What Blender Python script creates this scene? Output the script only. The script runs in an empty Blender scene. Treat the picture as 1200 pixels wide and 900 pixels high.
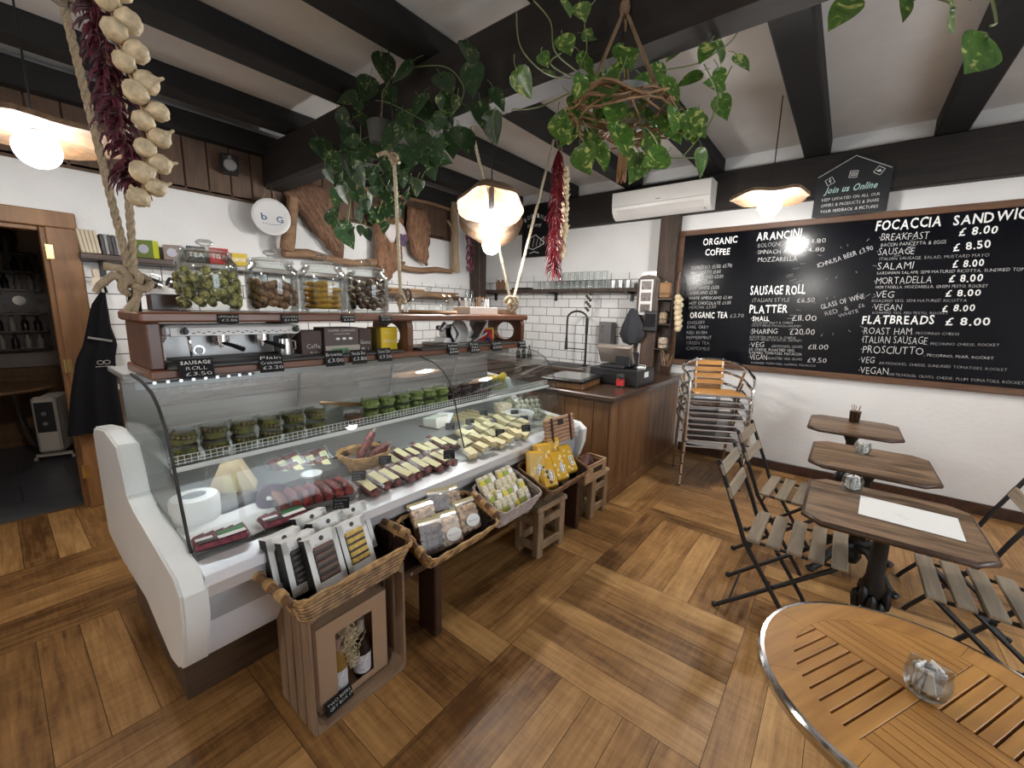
import bpy, bmesh, math, random
from mathutils import Vector, Matrix, Euler
SC = bpy.context.scene
COL = SC.collection
R = math.radians
rnd = random.Random(7)

# ------------------------------------------------------------------ camera, world, exposure
YAW, PITCH, ROLL, FPX, CAMH = R(38.432), R(10.102), R(1.329), 485.96, 1.6
cd = bpy.data.cameras.new('camera'); cam = bpy.data.objects.new('camera', cd); COL.objects.link(cam)
cd.sensor_fit = 'HORIZONTAL'; cd.sensor_width = 36; cd.lens = FPX * 36 / 1200; cd.clip_start = .02
_f = Vector((math.cos(YAW) * math.cos(PITCH), math.sin(YAW) * math.cos(PITCH), -math.sin(PITCH)))
_r = Vector((math.sin(YAW), -math.cos(YAW), 0)); _u = _r.cross(_f)
_r2 = math.cos(ROLL) * _r + math.sin(ROLL) * _u; _u2 = -math.sin(ROLL) * _r + math.cos(ROLL) * _u
cam.matrix_world = Matrix(((_r2.x, _u2.x, -_f.x, 0), (_r2.y, _u2.y, -_f.y, 0), (_r2.z, _u2.z, -_f.z, CAMH), (0, 0, 0, 1)))
SC.camera = cam
W = bpy.data.worlds.new('world'); SC.world = W; W.use_nodes = True
W.node_tree.nodes['Background'].inputs[0].default_value = (.55, .6, .7, 1)
W.node_tree.nodes['Background'].inputs[1].default_value = .3
SC.view_settings.view_transform = 'Standard'; SC.view_settings.look = 'None'
SC.view_settings.gamma = 1; SC.view_settings.use_curve_mapping = False
SC.view_settings.exposure = 0.3
SC.cycles.transparent_max_bounces = 32; SC.cycles.max_bounces = 8; SC.cycles.diffuse_bounces = 5
SC.cycles.glossy_bounces = 4; SC.cycles.transmission_bounces = 4
SC.cycles.sample_clamp_indirect = 4; SC.cycles.caustics_reflective = False; SC.cycles.caustics_refractive = False
BULB, BULB_B, BULB_C, BULB_L = 225.0, 250.0, 200.0, 120.0        # radiance of the globe bulbs
LED = 26.0          # radiance of the counter's light tubes

# ------------------------------------------------------------------ mesh builder
class MB:
    def __init__(s): s.v = []; s.f = []; s.m = []; s.M = None
    def _a(s, vs, fs, m):
        b = len(s.v)
        if s.M is None: s.v += [tuple(p) for p in vs]
        else: s.v += [tuple(s.M @ Vector(p)) for p in vs]
        for f in fs: s.f.append([i + b for i in f]); s.m.append(m)
        return s
    def box(s, c, d, m=0, rot=None, bev=0.0):
        hx, hy, hz = d[0] / 2, d[1] / 2, d[2] / 2
        b = min(bev, hx * .9, hy * .9, hz * .9)
        if b <= 0:
            vs = [Vector((x * hx, y * hy, z * hz)) for x in (-1, 1) for y in (-1, 1) for z in (-1, 1)]
            fs = [(0, 1, 3, 2), (4, 6, 7, 5), (0, 4, 5, 1), (2, 3, 7, 6), (0, 2, 6, 4), (1, 5, 7, 3)]
        else:
            vs = []; ix = {}
            for x in (-1, 1):
                for y in (-1, 1):
                    for z in (-1, 1):
                        for a in range(3):
                            p = [x * (hx - b), y * (hy - b), z * (hz - b)]; p[a] = (x, y, z)[a] * (hx, hy, hz)[a]
                            ix[(x, y, z, a)] = len(vs); vs.append(Vector(p))
            fs = []
            for a in range(3):
                u, w = (a + 1) % 3, (a + 2) % 3
                for g in (-1, 1):
                    q = []
                    for (i, j) in ((-1, -1), (1, -1), (1, 1), (-1, 1)):
                        k = [0, 0, 0]; k[a] = g; k[u] = i; k[w] = j; q.append(ix[(*k, a)])
                    fs.append(q if g > 0 else q[::-1])
                for i in (-1, 1):
                    for j in (-1, 1):
                        k0 = [0, 0, 0]; k1 = [0, 0, 0]; k0[a] = -1; k1[a] = 1
                        for k in (k0, k1): k[u] = i; k[w] = j
                        q = [ix[(*k0, u)], ix[(*k1, u)], ix[(*k1, w)], ix[(*k0, w)]]
                        fs.append(q if i * j > 0 else q[::-1])
            for x in (-1, 1):
                for y in (-1, 1):
                    for z in (-1, 1):
                        q = [ix[(x, y, z, a)] for a in range(3)]
                        fs.append(q if x * y * z > 0 else q[::-1])
        if rot is not None:
            E_ = rot if isinstance(rot, Matrix) else Euler(rot).to_matrix()
            vs = [E_ @ p for p in vs]
        c = Vector(c)
        return s._a([p + c for p in vs], fs, m)
    def cyl(s, p0, p1, r0, r1=None, n=12, m=0, caps=True):
        r1 = r0 if r1 is None else r1
        p0, p1 = Vector(p0), Vector(p1); d = (p1 - p0).normalized()
        a = d.orthogonal().normalized(); b = d.cross(a)
        vs = []
        for i in range(n):
            t = 2 * math.pi * i / n; o = a * math.cos(t) + b * math.sin(t)
            vs += [p0 + o * r0, p1 + o * r1]
        fs = [(2 * i, 2 * ((i + 1) % n), 2 * ((i + 1) % n) + 1, 2 * i + 1) for i in range(n)]
        if caps: fs += [[2 * i for i in range(n)][::-1], [2 * i + 1 for i in range(n)]]
        return s._a(vs, fs, m)
    def tube(s, pts, r, n=8, m=0, closed=False, caps=True, rf=None):
        P = [Vector(p) for p in pts]; N = len(P)
        if N < 2: return s
        T = []
        for i in range(N):
            a = P[(i - 1) % N] if (closed or i > 0) else P[i]; b = P[(i + 1) % N] if (closed or i < N - 1) else P[i]
            t = (b - a); T.append(t.normalized() if t.length > 1e-9 else Vector((0, 0, 1)))
        u = T[0].orthogonal().normalized(); vs = []
        for i in range(N):
            u = (u - T[i] * u.dot(T[i]))
            u = u.normalized() if u.length > 1e-6 else T[i].orthogonal().normalized()
            w = T[i].cross(u); q = r if rf is None else rf(i / (N - 1)) * r
            for k in range(n):
                t = 2 * math.pi * k / n; vs.append(P[i] + (u * math.cos(t) + w * math.sin(t)) * q)
        fs = []
        for i in range(N if closed else N - 1):
            j = (i + 1) % N
            for k in range(n):
                l = (k + 1) % n; fs.append((i * n + k, i * n + l, j * n + l, j * n + k))
        if caps and not closed:
            fs.append([k for k in range(n)][::-1]); fs.append([(N - 1) * n + k for k in range(n)])
        return s._a(vs, fs, m)
    def lathe(s, prof, c=(0, 0, 0), n=24, m=0, rot=None, sx=1, sy=1, jit=None, caps=True):
        c = Vector(c); vs = []; N = len(prof)
        for (r, z) in prof:
            for k in range(n):
                t = 2 * math.pi * k / n; q = r * (1 if jit is None else jit(t, z))
                vs.append(Vector((q * math.cos(t) * sx, q * math.sin(t) * sy, z)))
        fs = []
        for i in range(N - 1):
            for k in range(n):
                l = (k + 1) % n; fs.append((i * n + k, i * n + l, (i + 1) * n + l, (i + 1) * n + k))
        if caps and prof[0][0] > 1e-5: fs.append([k for k in range(n)][::-1])
        if caps and prof[-1][0] > 1e-5: fs.append([(N - 1) * n + k for k in range(n)])
        if rot is not None:
            E_ = rot if isinstance(rot, Matrix) else Euler(rot).to_matrix()
            vs = [E_ @ p for p in vs]
        return s._a([p + c for p in vs], fs, m)
    def ell(s, c, d, m=0, n=10, k=6, rot=None):
        prof = [(max(math.sin(math.pi * i / k), 1e-6) , -math.cos(math.pi * i / k)) for i in range(k + 1)]
        vs = []; c = Vector(c)
        E_ = None if rot is None else (rot if isinstance(rot, Matrix) else Euler(rot).to_matrix())
        for (r, z) in prof:
            for j in range(n):
                t = 2 * math.pi * j / n; p = Vector((d[0] * r * math.cos(t), d[1] * r * math.sin(t), d[2] * z))
                vs.append((E_ @ p if E_ else p) + c)
        fs = []
        for i in range(k):
            for j in range(n):
                l = (j + 1) % n; fs.append((i * n + j, i * n + l, (i + 1) * n + l, (i + 1) * n + j))
        return s._a(vs, fs, m)
    def poly(s, pts, m=0): return s._a(pts, [list(range(len(pts)))], m)
    def prism(s, pts, a, h0, h1, m=0, side=None):
        """outline in the plane perpendicular to axis a, extruded from h0 to h1 along it"""
        def P(p, h): q = list(p); q.insert(a, h); return q
        n = len(pts); vs = [P(p, h0) for p in pts] + [P(p, h1) for p in pts]
        ar = sum(pts[i][0] * pts[(i + 1) % n][1] - pts[(i + 1) % n][0] * pts[i][1] for i in range(n))
        fl = (ar > 0) != (a == 1)
        cap = list(range(n)); q = [(i, (i + 1) % n, n + (i + 1) % n, n + i) for i in range(n)]
        fs = [cap[::-1] if fl else cap, [n + i for i in cap] if fl else [n + i for i in cap][::-1]]
        fs2 = q if fl else [t[::-1] for t in q]
        s._a(vs, fs, m)
        return s._a(vs, fs2, m if side is None else side)
    def build(s, name, mats, parent=None, smooth=35, loc=None):
        me = bpy.data.meshes.new(name); me.from_pydata(s.v, [], s.f)
        if not isinstance(mats, (list, tuple)): mats = [mats]
        for m in mats: me.materials.append(m)
        me.polygons.foreach_set('material_index', s.m)
        if smooth:
            me.polygons.foreach_set('use_smooth', [True] * len(s.f)); me.update()
            try: me.set_sharp_from_angle(angle=R(smooth))
            except Exception: pass
        me.update()
        o = bpy.data.objects.new(name, me); COL.objects.link(o)
        if parent is not None: o.parent = parent
        if loc is not None: o.location = loc
        return o

def thing(name, label, cat, loc=(0, 0, 0), rz=0, group=None, rot=None):
    o = bpy.data.objects.new(name, None); COL.objects.link(o); o.empty_display_size = .05
    o.location = loc; o.rotation_euler = rot if rot is not None else (0, 0, rz)
    return tag(o, label, cat, group)
def tag(o, label, cat, group=None, kind=None):
    if label: o['label'] = label
    if cat: o['category'] = cat
    if group: o['group'] = group
    if kind: o['kind'] = kind
    return o
KIDS = {}
def dup(root, loc, rot=None, label=None, scale=None):
    """a copy of a thing with copies of its parts and sub-parts"""
    c = root.copy(); COL.objects.link(c); c.location = loc
    if rot is not None: c.rotation_euler = rot
    if scale is not None: c.scale = scale
    if label: c['label'] = label
    for ch in root.children:
        d = ch.copy(); COL.objects.link(d); d.parent = c
        for g in ch.children:
            e = g.copy(); COL.objects.link(e); e.parent = d
    return c
def struct(name, mb, mats, smooth=35, parent=None):
    o = mb.build(name, mats, parent, smooth)
    if parent is None: o['kind'] = 'structure'
    return o
ORD = ['first', 'second', 'third', 'fourth', 'fifth', 'sixth', 'seventh', 'eighth', 'ninth', 'tenth', 'eleventh', 'twelfth', 'thirteenth', 'fourteenth', 'fifteenth', 'sixteenth']

# ------------------------------------------------------------------ materials
MT = {}
def mat(name, col, rough=.5, metal=0, em=None, ems=0, spec=.5, bump=0, bscale=40, var=0, vscale=8, trans=0, coat=0):
    if name in MT: return MT[name]
    m = bpy.data.materials.new(name); m.use_nodes = True; nt = m.node_tree; b = nt.nodes['Principled BSDF']
    b.inputs['Base Color'].default_value = (*col, 1); b.inputs['Roughness'].default_value = rough
    b.inputs['Metallic'].default_value = metal; b.inputs['Specular IOR Level'].default_value = spec
    if coat: b.inputs['Coat Weight'].default_value = coat
    if em: b.inputs['Emission Color'].default_value = (*em, 1); b.inputs['Emission Strength'].default_value = ems
    if var or bump:
        tc = nt.nodes.new('ShaderNodeTexCoord')
    if var:
        n = nt.nodes.new('ShaderNodeTexNoise'); n.inputs['Scale'].default_value = vscale; n.inputs['Detail'].default_value = 4
        nt.links.new(tc.outputs['Object'], n.inputs['Vector'])
        r = nt.nodes.new('ShaderNodeValToRGB'); lo = [max(0, c * (1 - var)) for c in col]; hi = [min(1, c * (1 + var)) for c in col]
        r.color_ramp.elements[0].position = .3; r.color_ramp.elements[1].position = .7
        r.color_ramp.elements[0].color = (*lo, 1); r.color_ramp.elements[1].color = (*hi, 1)
        nt.links.new(n.outputs['Fac'], r.inputs['Fac']); nt.links.new(r.outputs['Color'], b.inputs['Base Color'])
    if bump:
        n = nt.nodes.new('ShaderNodeTexNoise'); n.inputs['Scale'].default_value = bscale; n.inputs['Detail'].default_value = 3
        nt.links.new(tc.outputs['Object'], n.inputs['Vector'])
        bp = nt.nodes.new('ShaderNodeBump'); bp.inputs['Strength'].default_value = bump; bp.inputs['Distance'].default_value = .01
        nt.links.new(n.outputs['Fac'], bp.inputs['Height']); nt.links.new(bp.outputs['Normal'], b.inputs['Normal'])
    MT[name] = m; return m
def wood(name, dark, light, axis=0, grain=14, stretch=9, rough=.5, bump=.15, bdist=.004, coord='Object', coat=0, contrast=(.32, .68)):
    if name in MT: return MT[name]
    m = bpy.data.materials.new(name); m.use_nodes = True; nt = m.node_tree; b = nt.nodes['Principled BSDF']; L = nt.links.new
    tc = nt.nodes.new('ShaderNodeTexCoord'); oi = nt.nodes.new('ShaderNodeObjectInfo')
    add = nt.nodes.new('ShaderNodeVectorMath'); add.operation = 'MULTIPLY_ADD'
    L(oi.outputs['Random'], add.inputs[0]); add.inputs[1].default_value = (7, 5, 3); L(tc.outputs[coord], add.inputs[2])
    mp = nt.nodes.new('ShaderNodeMapping'); sc = [grain] * 3; sc[axis] = grain / stretch
    mp.inputs['Scale'].default_value = sc; L(add.outputs[0], mp.inputs['Vector'])
    n = nt.nodes.new('ShaderNodeTexNoise'); n.inputs['Scale'].default_value = 1; n.inputs['Detail'].default_value = 7
    n.inputs['Roughness'].default_value = .62; n.inputs['Distortion'].default_value = .6; L(mp.outputs[0], n.inputs['Vector'])
    n2 = nt.nodes.new('ShaderNodeTexNoise'); n2.inputs['Scale'].default_value = 5; n2.inputs['Detail'].default_value = 2; L(mp.outputs[0], n2.inputs['Vector'])
    mx = nt.nodes.new('ShaderNodeMix'); mx.inputs[0].default_value = .3; L(n.outputs['Fac'], mx.inputs[2]); L(n2.outputs['Fac'], mx.inputs[3])
    r = nt.nodes.new('ShaderNodeValToRGB'); r.color_ramp.elements[0].position = contrast[0]; r.color_ramp.elements[1].position = contrast[1]
    r.color_ramp.elements[0].color = (*dark, 1); r.color_ramp.elements[1].color = (*light, 1)
    L(mx.outputs[0], r.inputs['Fac']); L(r.outputs['Color'], b.inputs['Base Color'])
    b.inputs['Roughness'].default_value = rough
    if coat: b.inputs['Coat Weight'].default_value = coat; b.inputs['Coat Roughness'].default_value = .15
    if bump:
        bp = nt.nodes.new('ShaderNodeBump'); bp.inputs['Strength'].default_value = bump; bp.inputs['Distance'].default_value = bdist
        L(mx.outputs[0], bp.inputs['Height']); L(bp.outputs['Normal'], b.inputs['Normal'])
    MT[name] = m; return m
def glass(name, tint=(.96, .98, .97), ior=1.45, rough=0.0, boost=1.0, edge=None):
    if name in MT: return MT[name]
    m = bpy.data.materials.new(name); m.use_nodes = True; nt = m.node_tree; nt.nodes.clear(); L = nt.links.new
    o = nt.nodes.new('ShaderNodeOutputMaterial'); t = nt.nodes.new('ShaderNodeBsdfTransparent'); g = nt.nodes.new('ShaderNodeBsdfGlossy')
    t.inputs[0].default_value = (*tint, 1); g.inputs['Roughness'].default_value = rough
    f = nt.nodes.new('ShaderNodeLayerWeight'); f.inputs['Blend'].default_value = .28
    mr = nt.nodes.new('ShaderNodeMapRange'); mr.inputs['To Min'].default_value = .02 * boost; mr.inputs['To Max'].default_value = edge or .5 * min(1, boost)
    L(f.outputs['Fresnel'], mr.inputs['Value'])
    mx = nt.nodes.new('ShaderNodeMixShader'); L(mr.outputs[0], mx.inputs[0]); L(t.outputs[0], mx.inputs[1]); L(g.outputs[0], mx.inputs[2])
    L(mx.outputs[0], o.inputs[0]); MT[name] = m; return m
def brickmat(name, c1, c2, mortar, bw, bh, gap, rough, planes='XZ', offset=.5, spec=.5, bump=.3):
    if name in MT: return MT[name]
    m = bpy.data.materials.new(name); m.use_nodes = True; nt = m.node_tree; b = nt.nodes['Principled BSDF']; L = nt.links.new
    tc = nt.nodes.new('ShaderNodeTexCoord'); sp = nt.nodes.new('ShaderNodeSeparateXYZ'); cb = nt.nodes.new('ShaderNodeCombineXYZ')
    L(tc.outputs['Object'], sp.inputs[0]); L(sp.outputs[planes[0]], cb.inputs[0]); L(sp.outputs[planes[1]], cb.inputs[1])
    t = nt.nodes.new('ShaderNodeTexBrick'); t.offset = offset; t.inputs['Scale'].default_value = 1
    t.inputs['Color1'].default_value = (*c1, 1); t.inputs['Color2'].default_value = (*c2, 1); t.inputs['Mortar'].default_value = (*mortar, 1)
    t.inputs['Brick Width'].default_value = bw; t.inputs['Row Height'].default_value = bh; t.inputs['Mortar Size'].default_value = gap
    t.inputs['Mortar Smooth'].default_value = .1
    L(cb.outputs[0], t.inputs['Vector']); L(t.outputs['Color'], b.inputs['Base Color'])
    b.inputs['Roughness'].default_value = rough; b.inputs['Specular IOR Level'].default_value = spec
    bp = nt.nodes.new('ShaderNodeBump'); bp.invert = True; bp.inputs['Strength'].default_value = bump; bp.inputs['Distance'].default_value = .004
    L(t.outputs['Fac'], bp.inputs['Height']); L(bp.outputs['Normal'], b.inputs['Normal'])
    MT[name] = m; return m

white_wall = mat('white_plaster', (.76, .76, .755), .85, bump=.25, bscale=25, var=.04, vscale=2)
ceil_m = mat('ceiling_plaster', (.70, .70, .695), .9, bump=.4, bscale=12, var=.06, vscale=3)
black_beam = wood('black_beam', (.003, .003, .0035), (.010, .0095, .010), 0, 10, 10, .75, .4)
black_beam_y = wood('black_beam_y', (.008, .007, .007), (.03, .026, .024), 1, 10, 10, .7, .4)
brown_beam = wood('brown_beam', (.004, .0035, .0035), (.022, .016, .014), 1, 9, 10, .7, .4)
post_wood = wood('post_wood', (.02, .013, .01), (.075, .047, .034), 2, 12, 9, .7, .3)
fascia_wood = wood('fascia_boards', (.055, .03, .018), (.13, .075, .045), 2, 12, 8, .6, .3)
door_wood = wood('door_frame_wood', (.14, .062, .022), (.27, .135, .052), 2, 7, 7, .5, .2)
dark_wood = wood('dark_stained_wood', (.02, .009, .006), (.075, .034, .022), 0, 12, 9, .35, .15, coat=.3)
red_wood = wood('red_brown_wood', (.085, .03, .014), (.22, .085, .042), 0, 9, 12, .4, .2, coat=.2)
red_wood_z = wood('red_brown_wood_upright', (.07, .026, .013), (.17, .066, .034), 2, 9, 12, .4, .2, coat=.2)
counter_wood = wood('counter_boards', (.10, .043, .015), (.24, .118, .045), 2, 10, 8, .45, .2, coat=.2)
counter_top = wood('counter_top', (.03, .016, .01), (.085, .05, .032), 1, 12, 9, .3, .15, coat=.4)
table_wood = wood('table_top_wood', (.055, .03, .015), (.29, .185, .11), 1, 14, 9, .45, .25, coat=.06, contrast=(.39, .61))
teak = wood('teak', (.30, .125, .024), (.60, .30, .075), 0, 9, 9, .45, .12, coat=.08)
teak_y = wood('teak_across', (.30, .125, .024), (.60, .30, .075), 1, 9, 9, .45, .12, coat=.08)
grey_slat = wood('weathered_slat', (.17, .135, .095), (.36, .29, .21), 0, 12, 10, .65, .2)
crate_wood = wood('crate_wood', (.16, .10, .06), (.33, .225, .145), 2, 9, 9, .7, .25)
crate_wood_x = wood('crate_wood_along', (.18, .115, .07), (.36, .25, .165), 0, 9, 9, .7, .25)
old_crate = wood('old_crate_wood', (.17, .105, .055), (.43, .31, .19), 2, 10, 7, .75, .3)
bark = wood('bark', (.09, .04, .022), (.36, .20, .115), 2, 30, 5, .9, 1.0, bdist=.03)
drift = wood('driftwood', (.13, .075, .04), (.33, .2, .115), 0, 12, 8, .8, .5)
oak_board = wood('board_oak', (.23, .115, .045), (.42, .25, .115), 0, 12, 8, .5, .1)
white_gloss = mat('white_gloss', (.78, .80, .79), .3, var=.02)
white_panel = mat('white_panel', (.76, .79, .86), .35)
steel = mat('steel', (.62, .62, .62), .28, 1)
chrome = mat('chrome', (.80, .80, .80), .12, 1)
alu = mat('brushed_aluminium', (.72, .72, .73), .3, 1)
dull_steel = mat('dull_steel', (.36, .35, .34), .4, .8)
black_metal = mat('black_metal', (.008, .008, .009), .45)
black_plastic = mat('black_plastic', (.012, .012, .014), .4)
black_cloth = mat('black_cloth', (.006, .006, .008), .95, spec=.2)
grey_plastic = mat('grey_plastic', (.2, .2, .2), .5)
chalk_board = mat('chalkboard_black', (.004, .0045, .007), .17, spec=.28, var=.5, vscale=3)
slate_m = mat('slate_card', (.005, .005, .006), .6, spec=.25)
chalk = mat('chalk_white', (.82, .82, .80), .9)
chalk_dim = mat('chalk_grey', (.34, .34, .34), .9)
chalk_faint = mat('chalk_faint', (.15, .15, .155), .9)
paper = mat('white_paper', (.82, .82, .80), .8)
cream_label = mat('cream_label', (.72, .66, .38), .6, var=.1, vscale=120)
clear = glass('clear_glass'); jar_glass = glass('jar_glass', (.955, .972, .968), boost=1.0, edge=.6); case_glass = glass('case_glass', (.98, .99, .985), boost=.3, edge=.28)
film = glass('clear_film', (.96, .96, .96), rough=.22, boost=1.0, edge=.35)
bulb_m = mat('lit_bulb', (1, 1, 1), .5, em=(1, .965, .92), ems=BULB)
bulb_b = mat('lit_bulb_bright', (1, 1, 1), .5, em=(1, .965, .92), ems=BULB_B)
bulb_fill = mat('fill_bulb_corner', (1, 1, 1), .5, em=(1, .965, .92), ems=BULB_C)
bulb_l = mat('lit_bulb_left', (1, 1, 1), .5, em=(1, .965, .92), ems=BULB_L)
led_m = mat('lit_tube', (1, 1, 1), .5, em=(.92, .96, 1), ems=LED)
rope_m = mat('rope_fibre', (.46, .37, .25), .95, bump=.9, bscale=260, var=.2, vscale=120)
rope_grey = mat('rope_grey', (.30, .25, .19), .95, bump=.9, bscale=260, var=.2, vscale=120)
brass = mat('brass', (.72, .52, .22), .3, 1)
wicker = mat('brown_wicker', (.17, .085, .036), .6, var=.55, vscale=30)
wicker_light = mat('golden_wicker', (.40, .24, .095), .55, var=.5, vscale=30)
wicker_dark = mat('dark_wicker', (.06, .028, .016), .55, var=.5, vscale=30)
wicker_grey = mat('greyed_wicker', (.34, .28, .25), .7, var=.3, vscale=40)
red_chili = mat('dried_chili', (.17, .008, .018), .45, var=.5, vscale=30)
purple_chili = mat('purple_chili', (.14, .03, .06), .6, var=.4, vscale=30)
garlic_m = mat('garlic_skin', (.60, .49, .32), .6, var=.28, vscale=55, bump=.5, bscale=90)
seal_black = mat('black_rubber', (.01, .01, .01), .6)
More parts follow.
